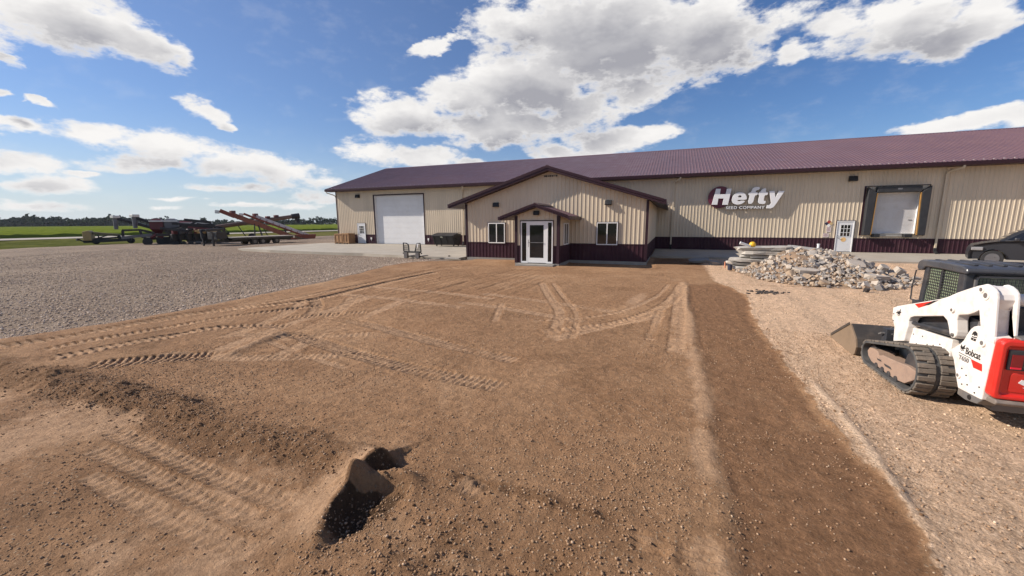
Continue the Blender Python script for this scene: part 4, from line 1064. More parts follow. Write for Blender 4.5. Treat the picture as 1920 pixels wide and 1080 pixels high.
def office():
    t = thing('office_building', (-6.66, -11.83, 0), 'gabled cream metal office front with glass entry porch', 'building')
    xl, xr, xm, yf = -12.13, -1.20, -6.68, -11.83
    py0, pxl, pxr, pxm = -14.25, -7.87, -5.44, -6.655
    roof, P = gable_roof(t, -13.02, xm, -0.42, 3.04, 5.32, -12.37, -0.02, 0.27)
    PH = (pxl + 0.05, pxr - 0.05, -1, 2.35)
    zt = lambda x: P(x) - 0.004
    b = MB()
    wall_x(b, yf, xl, pxl + 0.05, ZW, zt); wall_x(b, yf, pxr - 0.05, xr, ZW, zt)
    wall_x(b, yf, pxl + 0.05, pxr - 0.05, 2.35, zt, breaks=(xm,))
    b.build('wall', CREAM, t)
    for a, c in ((xl, pxl), (pxr, xr)): b = MB(); wall_x(b, yf - 0.006, a, c, 0.0, ZW - 0.02); b.box(a, c, yf - 0.036, yf, ZW - 0.02, ZW + 0.03); b.build('wainscot', MAROON, t)
    for x, s in ((xl, -1), (xr, 1)):
        w = MB(); w.ribbed((x, 0, 0), (0, 1, 0), (0, 0, 1), (s, 0, 0), yf, -0.03, ZW, P(x) - 0.004); w.build('side_wall', CREAM, t)
        w = MB(); w.ribbed((x + s * 0.006, 0, 0), (0, 1, 0), (0, 0, 1), (s, 0, 0), yf, -0.03, 0.0, ZW); w.build('side_wainscot', MAROON, t)
        k = MB(); k.box(min(x - s * 0.10, x + s * 0.035), max(x - s * 0.10, x + s * 0.035), yf - 0.04, yf + 0.1, 0.0, P(x) - 0.01); k.build('corner_trim', TRIM, t)
    fd = MB(); fd.box(xl + 0.02, pxl + 0.02, yf - 0.03, yf + 0.2, -0.40, -0.002); fd.box(pxr - 0.02, xr + 0.04, yf - 0.05, yf + 0.2, -0.50, -0.002); fd.box(xr - 0.16, xr + 0.04, yf + 0.2, -7.3, -0.5, -0.002)
    fd.box(pxl - 0.02, pxr + 0.02, py0 - 0.03, yf - 0.06, -0.5, -0.002); fd.build('foundation', FOUND, t)
    slider(t, -10.58, -9.46, 0.90, 2.14, yf - 0.02); slider(t, -3.90, -2.74, 0.89, 2.14, yf - 0.02)
    wall_lamp(t, -10.03, yf - 0.02, 3.22, 0.95); wall_lamp(t, -3.3, yf - 0.02, 3.2, 0.95)
    # dark shorthand date plate under the peak
    for k, (w, h) in enumerate(((0.10, 0.07), (0.07, 0.09), (0.09, 0.06), (0.06, 0.08), (0.08, 0.07), (0.05, 0.05), (0.09, 0.08))):
        xx = -7.0 + k * 0.115; MB().box(xx, xx + w, yf - 0.05, yf - 0.022, 4.78 - h / 2, 4.78 + h / 2).build('plate_mark', DARKM, t)
    # porch
    pr, PP = gable_roof(t, -8.62, pxm, -4.88, 2.27, 3.14, -14.66, yf - 0.03, 0.20, 'porch_roof')
    b = MB(); z2 = lambda x: PP(x) - 0.004
    wall_x(b, py0, pxl, -7.56, ZW, z2); wall_x(b, py0, -5.75, pxr, ZW, z2); wall_x(b, py0, -7.56, -5.75, 2.27, z2, breaks=(pxm,))
    for x, s in ((pxl, -1), (pxr, 1)): b.ribbed((x, 0, 0), (0, 1, 0), (0, 0, 1), (s, 0, 0), py0, yf, ZW, PP(x) - 0.004)
    b.build('porch_wall', CREAM, t)
    for x, s, a, c in ((pxl, -1, pxl, -7.56), (pxr, 1, -5.75, pxr)):
        b = MB(); wall_x(b, py0 - 0.006, a, c, 0, ZW); b.ribbed((x + s * 0.006, 0, 0), (0, 1, 0), (0, 0, 1), (s, 0, 0), py0 - 0.006, yf - 0.03, 0, ZW); b.build('porch_wainscot', MAROON, t)
    for x, s in ((pxl, -1), (pxr, 1)):
        k = MB(); k.box(min(x - s * 0.12, x + s * 0.035), max(x - s * 0.12, x + s * 0.035), py0 - 0.04, py0 + 0.12, 0.0, PP(x) - 0.01); k.build('corner_trim', TRIM, t)
    # storefront: two sidelights and an aluminium glass door
    y = py0 + 0.0; fx0, fx1 = -7.55, -5.76
    f = MB()
    for a, c in ((fx0, fx0 + 0.06), (-7.225, -7.15), (-6.10, -6.03), (fx1 - 0.06, fx1)): f.box(a, c, y - 0.05, y + 0.06, 0.0, 2.22)
    f.box(fx0 + 0.06, -7.225, y - 0.05, y + 0.06, 2.15, 2.22); f.box(-7.15, -6.10, y - 0.05, y + 0.06, 2.15, 2.22); f.box(-6.03, fx1 - 0.06, y - 0.05, y + 0.06, 2.15, 2.22)
    f.box(fx0 + 0.06, -7.225, y - 0.05, y + 0.06, 0.0, 0.09); f.box(-6.03, fx1 - 0.06, y - 0.05, y + 0.06, 0.0, 0.09)
    f.build('entrance_frame', WHITE, t)
    tr = MB(); tr.box(fx0 - 0.04, fx0, y - 0.06, y + 0.02, 0, 2.27); tr.box(fx1, fx1 + 0.04, y - 0.06, y + 0.02, 0, 2.27); tr.box(fx0, fx1, y - 0.06, y + 0.02, 2.222, 2.27); tr.build('entrance_trim', TRIM, t)
    for a, c in ((fx0 + 0.06, -7.225), (-6.03, fx1 - 0.06)):
        g = MB(); g.box(a, c, y - 0.004, y + 0.004, 0.09, 2.15); g.build('sidelight', GLASS, t)
    d = MB(); a, c = -7.148, -6.102
    d.box(a, a + 0.11, y - 0.045, y + 0.0, 0.02, 2.148); d.box(c - 0.16, c, y - 0.045, y + 0.0, 0.02, 2.148); d.box(a + 0.11, c - 0.16, y - 0.045, y, 0.02, 0.28); d.box(a + 0.11, c - 0.16, y - 0.045, y, 2.02, 2.148)
    door = d.build('entrance_door', WHITE, t)
    g = MB(); g.box(a + 0.11, c - 0.16, y - 0.026, y - 0.018, 0.28, 2.02); g.build('door_glass', GLASS, door)
    h = MB(); h.beam((a + 0.02, y - 0.075, 1.10), (c - 0.17, y - 0.075, 1.10), 0.02, 0.025); h.beam((a + 0.06, y - 0.10, 0.86), (a + 0.06, y - 0.10, 1.25), 0.022, 0.022, (1, 0, 0)); h.build('handle', STEEL, door)
    slider_side = MB(); x = pxr + 0.02
    sy0, sy1, sz0, sz1 = -13.42, -12.45, 0.94, 2.12
    g = MB(); g.box(x + 0.026, x + 0.032, sy0 + 0.05, sy1 - 0.05, sz0 + 0.05, sz1 - 0.05); w = g.build('window', GLASS, t)
    f = MB(); q = 0.055
    f.box(x, x + 0.06, sy0, sy0 + q, sz0, sz1); f.box(x, x + 0.06, sy1 - q, sy1, sz0, sz1); f.box(x, x + 0.06, sy0 + q, sy1 - q, sz0, sz0 + q); f.box(x, x + 0.06, sy0 + q, sy1 - q, sz1 - q, sz1); f.box(x, x + 0.055, (sy0 + sy1) / 2 - 0.03, (sy0 + sy1) / 2 + 0.03, sz0 + q, sz1 - q)
    f.build('frame', WHITE, w)
    wall_lamp(t, -6.66, py0 - 0.02, 2.64, 0.8)
    st = MB(); st.box(-7.7, -5.6, py0 - 0.55, py0 - 0.04, -0.30, -0.035); st.build('door_step', FOUND, t, bevel=0.015)
    return t
OFFICE = office()

# ---------------------------------------------------------------- paving
def slabs():
    b = MB()
    xs = [-36.2, -31.0, -26.0, -21.0, -16.5, -12.3]; ys = [-12.0, -8.0, -4.0, -0.012]
    ff = {-36.2: -10.0, -31.0: -10.9, -26.0: -11.2, -21.0: -11.3, -16.5: -12.3, -12.3: -12.4}
    for i in range(5):
        for j in range(3):
            x0, x1, y0, y1 = xs[i] + 0.006, xs[i + 1] - 0.006, ys[j] + 0.006, ys[j + 1] - 0.006
            b.pz([(x0, ff[xs[i]] if j == 0 else y0), (x1, ff[xs[i + 1]] if j == 0 else y0), (x1, y1), (x0, y1)], -0.25, -0.012)
    struct(b.build('concrete_apron', CONC))
    b = MB()
    xs = [-1.12, 2.4, 6.0, 9.6, 13.2, 16.8, 19.6]
    for i in range(6):
        b.pz([(xs[i] + 0.006, -7.35 + 0.1 * math.sin(i * 2.1)), (xs[i + 1] - 0.006, -7.35 + 0.1 * math.sin(i * 2.1 + 2.1)), (xs[i + 1] - 0.006, -3.6), (xs[i] + 0.006, -3.6)], -0.25, -0.012)
        b.box(xs[i] + 0.006, xs[i + 1] - 0.006, -3.588, -0.012, -0.25, -0.012)
    struct(b.build('concrete_pavement', CONC))
slabs()
# small pale offcut by the office corner
o = MB().obox((-12.75, -12.62, -0.055), 1.0, 0.22, 0.07).build('concrete_offcut', BROKEN, bevel=0.01); tag(o, 'flat pale concrete strip lying at the left corner of the office', 'concrete strip')

# ---------------------------------------------------------------- raised letter sign
def curve_mesh(splines, y0, y1, name):
    cu = bpy.data.curves.new(name, 'CURVE'); cu.dimensions = '2D'; cu.fill_mode = 'BOTH'; cu.extrude = (y1 - y0) / 2; cu.bevel_depth = 0.006; cu.bevel_resolution = 0
    for pts in splines:
        s = cu.splines.new('POLY'); s.points.add(len(pts) - 1); s.use_cyclic_u = True
        for p, q in zip(s.points, pts): p.co = (q[0], q[1], 0, 1)
    o = bpy.data.objects.new(name, cu); COL.objects.link(o)
    me = bpy.data.meshes.new_from_object(o.evaluated_get(bpy.context.evaluated_depsgraph_get()))
    bpy.data.objects.remove(o); bpy.data.curves.remove(cu)
    V = [(v.co.x, (y0 + y1) / 2 - v.co.z, v.co.y) for v in me.vertices]; F = [tuple(p.vertices) for p in me.polygons]
    bpy.data.meshes.remove(me)
    b = MB(); b.add(V, F); return b
def text_mesh(txt, size=1.0, bold=0.0, shear=0.0, extrude=0.002, spacing=1.0):
    cu = bpy.data.curves.new('text', 'FONT'); cu.body = txt; cu.size = size; cu.offset = bold; cu.shear = shear; cu.extrude = extrude; cu.space_character = spacing; cu.resolution_u = 6
    o = bpy.data.objects.new('text', cu); COL.objects.link(o)
    me = bpy.data.meshes.new_from_object(o.evaluated_get(bpy.context.evaluated_depsgraph_get()))
    bpy.data.objects.remove(o); bpy.data.curves.remove(cu)
    V = [tuple(v.co) for v in me.vertices]; F = [tuple(p.vertices) for p in me.polygons]; bpy.data.meshes.remove(me)
    return V, F
def fit_text(V, fn, w, h):
    xs = [v[0] for v in V]; ys = [v[1] for v in V]; x0, x1, y0, y1 = min(xs), max(xs), min(ys), max(ys)
    return [fn((v[0] - x0) / (x1 - x0) * w, (v[1] - y0) / (y1 - y0) * h, v[2]) for v in V]
def smooth_poly(p, n=2):
    for _ in range(n):
        q = []
        for i in range(len(p)):
            a, b = p[i], p[(i + 1) % len(p)]
            q += [(a[0] * .75 + b[0] * .25, a[1] * .75 + b[1] * .25), (a[0] * .25 + b[0] * .75, a[1] * .25 + b[1] * .75)]
        p = q
    return p
def wall_sign():
    t = thing('wall_sign', (4.9, 0, 3.05), 'raised white slanted letters with maroon oval on the cream wall', 'sign')
    L = {
    'H': [(2.98, 4.57), (3.28, 4.56), (3.25, 4.16), (3.65, 4.16), (3.7, 4.555), (4.01, 4.55), (3.84, 3.38), (3.48, 3.39), (3.54, 3.85), (3.17, 3.86), (3.13, 3.4), (2.76, 3.41)],
    'e': [(5.04, 3.72), (5.045, 3.89), (4.97, 4.09), (4.82, 4.22), (4.62, 4.27), (4.42, 4.25), (4.23, 4.14), (4.12, 3.98), (4.08, 3.75), (4.12, 3.58), (4.2, 3.47), (4.36, 3.4), (4.52, 3.38), (4.72, 3.42), (4.87, 3.52), (4.97, 3.64), (4.66, 3.655), (4.58, 3.61), (4.48, 3.64), (4.43, 3.73)],
    'f': [(5.13, 3.43), (5.47, 3.43), (5.55, 4.04), (5.71, 4.03), (5.73, 4.23), (5.58, 4.23), (5.59, 4.33), (5.65, 4.4), (5.8, 4.4), (5.83, 4.6), (5.63, 4.62), (5.45, 4.58), (5.35, 4.46), (5.31, 4.25), (5.16, 4.23), (5.14, 4.05), (5.25, 4.04)],
    't': [(6.24, 4.53), (6.21, 4.22), (6.37, 4.22), (6.35, 4.02), (6.18, 4.03), (6.13, 3.68), (6.16, 3.6), (6.28, 3.61), (6.25, 3.41), (6.02, 3.39), (5.87, 3.42), (5.8, 3.53), (5.81, 3.69), (5.85, 4.03), (5.78, 4.05), (5.8, 4.23), (5.88, 4.24), (5.97, 4.44)],
    'y': [(6.45, 4.28), (6.76, 4.29), (6.86, 3.8), (7.04, 4.29), (7.38, 4.27), (6.91, 3.35), (6.79, 3.16), (6.63, 3.07), (6.36, 3.08), (6.39, 3.3), (6.52, 3.29), (6.62, 3.4), (6.63, 3.47)]}
    hole = [(4.45, 3.90), (4.49, 4.01), (4.58, 4.07), (4.68, 4.04), (4.74, 3.89)]
    face = mat('sign_white', (0.80, 0.79, 0.80), 0.35, 0, 0.02)
    edge = mat('sign_return', (0.06, 0.03, 0.045), 0.5)
    grow = lambda pts, k: [((p[0] - sum(q[0] for q in pts) / len(pts)) * k + sum(q[0] for q in pts) / len(pts), (p[1] - sum(q[1] for q in pts) / len(pts)) * k + sum(q[1] for q in pts) / len(pts)) for p in pts]
    for k, pts in L.items():
        sp = [smooth_poly(pts, 1) if k in 'eft' else pts] + ([smooth_poly(hole, 1)] if k == 'e' else [])
        o = curve_mesh(sp, -0.33, -0.26, 'letter').build('letter', face, t)
        c = curve_mesh([[(p[0], p[1]) for p in q] for q in sp], -0.258, -0.20, 'letter_return').build('letter_return', edge, o)
    ov = [(3.27 + 0.785 * math.cos(a) + 0.02 * math.sin(a), 3.955 + 0.80 * math.sin(a)) for a in np.linspace(0, 2 * math.pi, 48, endpoint=False)]
    curve_mesh([ov], -0.192, -0.09, 'oval').build('oval', mat('sign_maroon', (0.115, 0.012, 0.035), 0.35, 0, 0.08), t)
    V, F = text_mesh('SEED COMPANY', 1.0, 0.014, 0.0, 0.02, 1.14)
    b = MB(); b.add(fit_text(V, lambda x, y, z: (3.74 + x, -0.29 - z, 3.06 + y - 0.004 * x), 2.51, 0.205), F); b.build('small_lettering', face, t)
    st = MB()
    for x, z in ((2.95, 3.6), (3.9, 3.55), (4.6, 3.5), (5.35, 3.6), (6.0, 3.55), (6.75, 3.9), (3.1, 4.4), (6.8, 4.2)): st.cyl((x, -0.20, z), (x, 0.0, z), 0.015, 6)
    st.build('standoff', STEEL, t)
    MB().box(3.76, 6.22, -0.262, -0.20, 3.065, 3.25).build('shade_bar', mat('shade_taupe', (0.10, 0.085, 0.078), 0.6, 0, 0.1), t)  # added dark bar: stands in for shaded wall, stops light leaking under the letters
wall_sign()

# ---------------------------------------------------------------- compact track loader
LW = mat('loader_white', (0.74, 0.69, 0.645), 0.38, 0, 0.04, 2.0, dirt=(0.46, 0.36, 0.27), dirt_amt=0.40, dscale=7, coat=0.15)
LR = mat('loader_red', (0.62, 0.022, 0.014), 0.36, 0, 0.08, 2.0, dirt=(0.42, 0.08, 0.05), dirt_amt=0.3, coat=0.2)
LBK = mat('loader_black', (0.030, 0.032, 0.038), 0.42, 0, 0.2, 2.0, dirt=(0.14, 0.115, 0.095), dirt_amt=0.45, dscale=2.5)
LGY = mat('loader_grey', (0.16, 0.15, 0.145), 0.5, 0.2, 0.15, 3.0, dirt=(0.25, 0.19, 0.14), dirt_amt=0.4)
TRK = mat('dusty_track_rubber', (0.130, 0.108, 0.088), 0.8, 0, 0.22, 5.0, 0.2, 40, dirt=(0.23, 0.175, 0.125), dirt_amt=0.5, dscale=5)
TRB = mat('track_belt_rubber', (0.060, 0.060, 0.060), 0.75, 0, 0.2, 4.0, dirt=(0.16, 0.13, 0.10), dirt_amt=0.45, dscale=4)
MUD = mat('muddy_frame', (0.30, 0.205, 0.155), 0.85, 0, 0.2, 4.0, 0.4, 25, dirt=(0.26, 0.17, 0.11), dirt_amt=0.7, dscale=4)
BKT = mat('worn_bucket_steel', (0.060, 0.052, 0.046), 0.6, 0.3, 0.25, 3.0, 0.15, 30, dirt=(0.20, 0.15, 0.11), dirt_amt=0.5, dscale=2.5)
BKI = mat('soil_coated_steel', (0.20, 0.14, 0.09), 0.85, 0, 0.2, 3.0, 0.3, 25, dirt=(0.14, 0.10, 0.075), dirt_amt=0.6, dscale=3)
DECAL = mat('black_decal', (0.02, 0.02, 0.022), 0.4, 0, 0.05)
GRN = glassy('tinted_cab_glass', (0.21, 0.25, 0.165), 0.12)
def hull_path(c0, r0, c1, r1, step):
    """closed outline round two circles in (y,z); c0 is the front (larger y)."""
    d = math.hypot(c1[0] - c0[0], c1[1] - c0[1]); base = math.atan2(c1[1] - c0[1], c1[0] - c0[0]); al = math.acos((r0 - r1) / d)
    pts = []
    a0, a1 = base + al, base + 2 * math.pi - al
    for k in range(25): a = a0 + (a1 - a0) * k / 24; pts.append((c0[0] + r0 * math.cos(a), c0[1] + r0 * math.sin(a)))
    b0, b1 = base - al, base + al
    for k in range(37): a = b0 + (b1 - b0) * k / 36; pts.append((c1[0] + r1 * math.cos(a), c1[1] + r1 * math.sin(a)))
    P = np.array(pts + [pts[0]]); s = np.concatenate([[0], np.cumsum(np.hypot(*np.diff(P, axis=0).T))]); n = int(s[-1] / step)
    u = np.linspace(0, s[-1], n, endpoint=False); return [(float(np.interp(q, s, P[:, 0])), float(np.interp(q, s, P[:, 1]))) for q in u]
def loader():
    gz0 = -0.415
    t = thing('track_loader', (4.33, -27.1, gz0), 'white and red compact track loader with lowered bucket on the gravel', 'track loader')
    F, R_ = (-26.02, -0.175), (-27.27, -0.040)
    def track(x0, x1, outer):
        path = hull_path(F, 0.205, R_, 0.345, 0.0478); inner = hull_path(F, 0.165, R_, 0.305, 0.0478)
        n = min(len(path), len(inner))
        outl = hull_path(F, 0.205, R_, 0.345, 0.04)
        b = MB(); o = hull_path(F, 0.205, R_, 0.345, 0.05)
        # belt as a ring: same parameter on both outlines
        k = 120
        def res(p):
            P = np.array(p + [p[0]]); s = np.concatenate([[0], np.cumsum(np.hypot(*np.diff(P, axis=0).T))]); u = np.linspace(0, 1, k, endpoint=False) * s[-1]
            return [(float(np.interp(q, s, P[:, 0])), float(np.interp(q, s, P[:, 1]))) for q in u]
        po = res(hull_path(F, 0.205, R_, 0.345, 0.02)); pi = []
        for i, (y, z) in enumerate(po):
            a, c = po[i - 1], po[(i + 1) % k]; ty, tz = c[0] - a[0], c[1] - a[1]; L = math.hypot(ty, tz); pi.append((y - (-tz) / L * -0.038 * -1 if False else y + tz / L * 0.0, z))
        cy = [(y, z) for y, z in po]
        nrm = []
        for i in range(k):
            a, c = po[i - 1], po[(i + 1) % k]; ty, tz = c[0] - a[0], c[1] - a[1]; L = math.hypot(ty, tz); ny, nz = tz / L, -ty / L
            m = ((F[0] + R_[0]) / 2, (F[1] + R_[1]) / 2)
            if (po[i][0] - m[0]) * ny + (po[i][1] - m[1]) * nz < 0: ny, nz = -ny, -nz
            nrm.append((ny, nz))
        pin = [(po[i][0] - nrm[i][0] * 0.038, po[i][1] - nrm[i][1] * 0.038) for i in range(k)]
        vs = [(x0, *p) for p in po] + [(x1, *p) for p in po] + [(x0, *p) for p in pin] + [(x1, *p) for p in pin]; fs = []
        for i in range(k):
            j = (i + 1) % k
            fs += [(i, j, k + j, k + i), (2 * k + i, 3 * k + i, 3 * k + j, 2 * k + j), (i, 2 * k + i, 2 * k + j, j), (k + i, k + j, 3 * k + j, 3 * k + i)]
        b.add(vs, fs); b.cm = 1
        nl = 46
        s = np.linspace(0, k, nl, endpoint=False)
        xm = (x0 + x1) / 2
        for h, (xa, xb, ph) in enumerate(((x0 + 0.004, xm - 0.028, 0.0), (xm + 0.028, x1 - 0.004, 0.5))):
            for q in s:
                i = int(q + ph * k / nl) % k; y, z = po[i]; ny, nz = nrm[i]
                R = Matrix(((1, 0, 0), (0, -nz, ny), (0, ny, nz))).transposed()
                L = 0.066
                b.obox(((xa + xb) / 2, y + ny * 0.014, z + nz * 0.014), xb - xa, L, 0.030, R)
                g = MB()
            for q in s:
                i = int(q + ph * k / nl + 0.5 * k / nl) % k; y, z = po[i]; ny, nz = nrm[i]
                R = Matrix(((1, 0, 0), (0, -nz, ny), (0, ny, nz))).transposed()
                w = (xb - xa) * 0.42; xc = xb - w / 2 if h == 0 else xa + w / 2
                b.obox((xc, y + ny * 0.010, z + nz * 0.010), w, 0.05, 0.022, R)
        b.build('track', [TRB, TRK], t, bevel=0.006, seg=1)
        xs = x0 + 0.07 if outer else x1 - 0.07
        xa, xb = (x0 + 0.06, x0 + 0.30) if outer else (x1 - 0.30, x1 - 0.06)
        f = MB()
        f.px([(-25.97, -0.09), (-25.90, -0.17), (-25.95, -0.25), (-26.10, -0.315), (-26.5, -0.335), (-26.95, -0.335), (-27.2, -0.30), (-27.50, -0.12), (-27.48, -0.02), (-27.2, -0.01), (-26.80, -0.055), (-26.45, -0.085), (-26.32, -0.135), (-26.28, -0.075), (-26.12, -0.07)], xa, xb)
        fr = f.build('track_frame', MUD, t, bevel=0.012)
        for yy in (-26.30, -26.52, -26.74, -26.96):
            r = MB(); r.cyl((xa - 0.012, yy, -0.325), (xb, yy, -0.325), 0.055, 14); r.build('roller', LBK, t)
        i_ = MB(); i_.cyl((x0 + 0.10, *F), (x1 - 0.10, *F), 0.155, 20); i_.build('idler', LBK, t)
        sp = MB(); sp.cyl((x0 + 0.12, *R_), (x1 - 0.06, *R_), 0.27, 24)
        for a in range(12):
            an = a * math.pi / 6; sp.cyl((x0 + 0.14, R_[0] + 0.28 * math.cos(an), R_[1] + 0.28 * math.sin(an)), (x1 - 0.08, R_[0] + 0.28 * math.cos(an), R_[1] + 0.28 * math.sin(an)), 0.028, 8)
        sp.build('sprocket', LBK, t)
        dt = MB(); dt.px([(-26.55, -0.20), (-26.75, -0.19), (-26.8, -0.22), (-26.6, -0.23)], xa - 0.008, xa); dt.px([(-26.3, -0.19), (-26.42, -0.18), (-26.45, -0.20), (-26.33, -0.21)], xa - 0.008, xa); dt.build('frame_slot', LBK, fr)
    track(3.40, 3.86, True); track(4.80, 5.26, False)
    # chassis between the tracks
    b = MB(); b.px([(-25.95, -0.18), (-25.90, 0.30), (-26.3, 0.42), (-27.5, 0.48), (-28.2, 0.48), (-28.2, -0.02), (-27.9, -0.12), (-26.3, -0.22)], 3.885, 4.775); b.build('chassis', LW, t, bevel=0.015)
    sd = MB(); sd.px([(-26.05, 0.36), (-26.16, 0.40), (-26.75, 0.46), (-27.45, 0.50), (-27.45, 0.24), (-26.2, 0.10), (-26.02, 0.08)], 3.80, 3.884)
    sdp = sd.build('side_panel', LW, t, bevel=0.008)
    h = MB()
    for y, z in ((-26.2, 0.32), (-26.35, 0.22), (-26.5, 0.33), (-26.62, 0.20), (-26.75, 0.36), (-26.9, 0.27), (-27.05, 0.30), (-27.2, 0.36)): h.cyl((3.795, y, z), (3.802, y, z), 0.011, 8)
    h.build('bolt', DARKM, sdp)
    dk = MB(); dk.box(3.87, 3.884, -27.75, -26.15, 0.46, 0.86); dk.box(3.884, 4.775, -27.9, -26.2, 0.485, 0.86); dk.build('inner_guard', LBK, t)
    # lift arm, its front foot and the rear uprights
    arm = [(-25.93, 0.66), (-26.06, 0.71), (-26.6, 0.868), (-27.16, 1.03), (-27.35, 1.10), (-27.53, 1.19), (-27.72, 1.27), (-27.9, 1.34), (-27.97, 1.36), (-28.04, 1.355), (-28.1, 1.31), (-28.11, 1.24), (-28.1, 1.17), (-28.02, 1.05), (-27.92, 0.985), (-27.82, 0.94), (-27.66, 0.90), (-27.62, 0.88), (-27.61, 0.82), (-27.655, 0.66), (-27.655, 0.60), (-27.62, 0.56), (-27.565, 0.555), (-27.52, 0.59), (-27.47, 0.69), (-27.42, 0.765), (-27.32, 0.81), (-26.60, 0.645), (-26.50, 0.60), (-26.465, 0.54), (-26.475, 0.45), (-26.42, 0.18), (-26.10, 0.09), (-26.065, 0.34), (-25.95, 0.47)]
    post = [(-27.98, 1.33), (-28.02, 1.37), (-28.07, 1.385), (-28.14, 1.375), (-28.21, 1.345), (-28.26, 1.30), (-28.28, 1.24), (-28.36, 0.70), (-28.20, 0.70), (-28.10, 0.84), (-28.04, 1.00), (-27.985, 1.14)]
    plate = [(-27.60, 0.39), (-27.66, 0.44), (-27.72, 0.485), (-27.78, 0.535), (-27.83, 0.595), (-27.86, 0.66), (-27.89, 0.72), (-27.925, 0.775), (-27.97, 0.815), (-28.03, 0.84), (-28.09, 0.845), (-28.15, 0.835), (-28.36, 0.775), (-28.325, -0.04), (-28.26, -0.045), (-27.88, -0.06), (-27.83, 0.03), (-27.77, 0.15), (-27.70, 0.28)]
    def side(x_out, s):
        X = lambda d: x_out + s * d
        rng_ = lambda a, c: (min(X(a), X(c)), max(X(a), X(c)))
        a = MB(); a.px(arm, *rng_(0.0, 0.13)); ao = a.build('lift_arm', LW, t, bevel=0.014)
        p = MB(); p.px(post, *rng_(-0.012, 0.02)); p.px(post, *rng_(0.17, 0.20)); p.px([(q[0] + 0.02, q[1] - 0.02) for q in post if q[0] < -28.05 and q[1] > 0.71] + [(-28.32, 0.72), (-28.26, 0.72), (-28.18, 1.25), (-28.08, 1.33)], *rng_(0.02, 0.17)); po_ = p.build('upright', LW, t, bevel=0.008)
        k = MB(); k.px(plate, *rng_(-0.004, 0.16)); pl = k.build('rear_tower', LW, t, bevel=0.012)
        for (y, z, r, par, m) in ((-27.52, 0.94, 0.040, ao, LW), (-27.60, 0.605, 0.024, ao, LGY), (-28.01, 1.305, 0.046, po_, LW), (-28.105, 1.245, 0.060, po_, LW), (-28.19, 0.655, 0.050, pl, LW), (-27.87, 0.115, 0.042, pl, LW)):
            c = MB(); xa = X(-0.022); c.tube([(xa, y, z), (X(-0.0), y, z)], r, 16); c.build('pin', m, par, bevel=0.005)
            c = MB(); c.tube([(X(-0.026), y, z), (X(-0.021), y, z)], r * 0.55, 12); c.build('pin_hole', LGY, par)
        return ao, po_, pl
    ao, po_, pl = side(3.72, 1)
    ao2, po2, pl2 = side(4.94, -1)
    ct = MB(); ct.cyl((3.92, -28.14, 1.21), (4.74, -28.14, 1.21), 0.075, 18); ct.build('cross_tube', LW, t, smooth=True)
    cf = MB(); cf.box(3.85, 4.81, -26.35, -26.12, 0.20, 0.36); cf.build('cross_member', LW, t, bevel=0.01)
    for x0, x1 in ((3.86, 3.94), (4.72, 4.80)):
        c = MB(); c.tube([(x0 + 0.03, -27.70, 0.30), (x0 + 0.03, -27.74, 0.58)], 0.050, 16); c.tube([(x0 + 0.03, -27.74, 0.58), (x0 + 0.03, -27.80, 0.96)], 0.030, 12); c.build('lift_cylinder', LGY, t, smooth=True)
        c = MB(); c.tube([(x0 - 0.07, -26.42, 0.505), (x0 - 0.07, -26.9, 0.545)], 0.027, 12); c.tube([(x0 - 0.07, -26.75, 0.532), (x0 - 0.07, -27.58, 0.60)], 0.042, 14); tc_ = c.build('tilt_cylinder', LBK, t, smooth=True)
        c = MB(); c.tube([(x0 - 0.13, -26.40, 0.505), (x0 + 0.0, -26.40, 0.505)], 0.046, 14); c.build('cylinder_eye', LW, tc_, bevel=0.005)
    for k in range(3):
        c = MB(); x = 3.86 + 0.02 * k
        c.tube([(x, -27.78 - 0.03 * k, 0.40), (x - 0.01, -27.86, 0.62 + 0.03 * k), (x, -27.93 - 0.02 * k, 0.86), (x + 0.02, -28.02, 1.02), (x + 0.05, -28.06, 0.95)], 0.016, 8); c.build('hose', BLACK, t, smooth=True)
    for (y, z) in ((-27.95, 0.02), (-28.05, 0.05), (-28.2, 0.0), (-28.26, 0.10), (-27.9, 0.22), (-28.0, 0.16)):
        MB().cyl((3.709, y, z), (3.718, y, z), 0.010, 8).build('bolt', DARKM, pl)
    for (y, z) in ((-25.99, 0.30), (-26.05, 0.20), (-26.00, 0.56), (-26.09, 0.60), (-26.02, 0.44)):
        MB().cyl((3.711, y, z), (3.722, y, z), 0.012, 8).build('bolt', LGY, ao)
    # decals on the near side
    dec = MB(); dec.px([(-26.58, 0.845), (-26.70, 0.805), (-26.95, 0.905), (-27.16, 1.012), (-26.9, 0.938)], 3.7165, 3.7195); dec.build('red_flash', LR, ao)
    dec = MB(); dec.px([(-26.80, 0.862), (-26.95, 0.900), (-27.16, 1.012), (-27.05, 0.985)], 3.7155, 3.7163); dec.build('black_flash', DECAL, ao)
    def cat(par, x, y, z, s, m, face=-1, tilt=0.0):
        """small pouncing-cat emblem: pointed ears, arched head and a few strokes"""
        sh = [[(0, .5), (.18, .95), (.34, .62), (.62, .72), (1.0, 1.1), (.92, .62), (1.25, .55), (.9, .4), (.62, .18), (.3, .22), (.12, .34)], [(.28, .12), (.55, .1), (.42, -.08)], [(.62, .08), (.86, .2), (.8, 0)], [(.1, .22), (.2, .14), (.04, .06)]]
        b_ = MB()
        for q in sh: b_.px([(y + face * (p[0] * math.cos(tilt) - p[1] * math.sin(tilt)) * s, z + (p[1] * math.cos(tilt) + p[0] * math.sin(tilt)) * s) for p in q], x - 0.0015, x + 0.0015)
        return b_.build('cat_emblem', m, par)
    cat(ao, 3.7165, -26.12, 0.55, 0.105, DECAL, -1, 0.25)
    cat(pl, 3.7135, -27.80, 0.450, 0.085, DECAL, -1, 0.0)
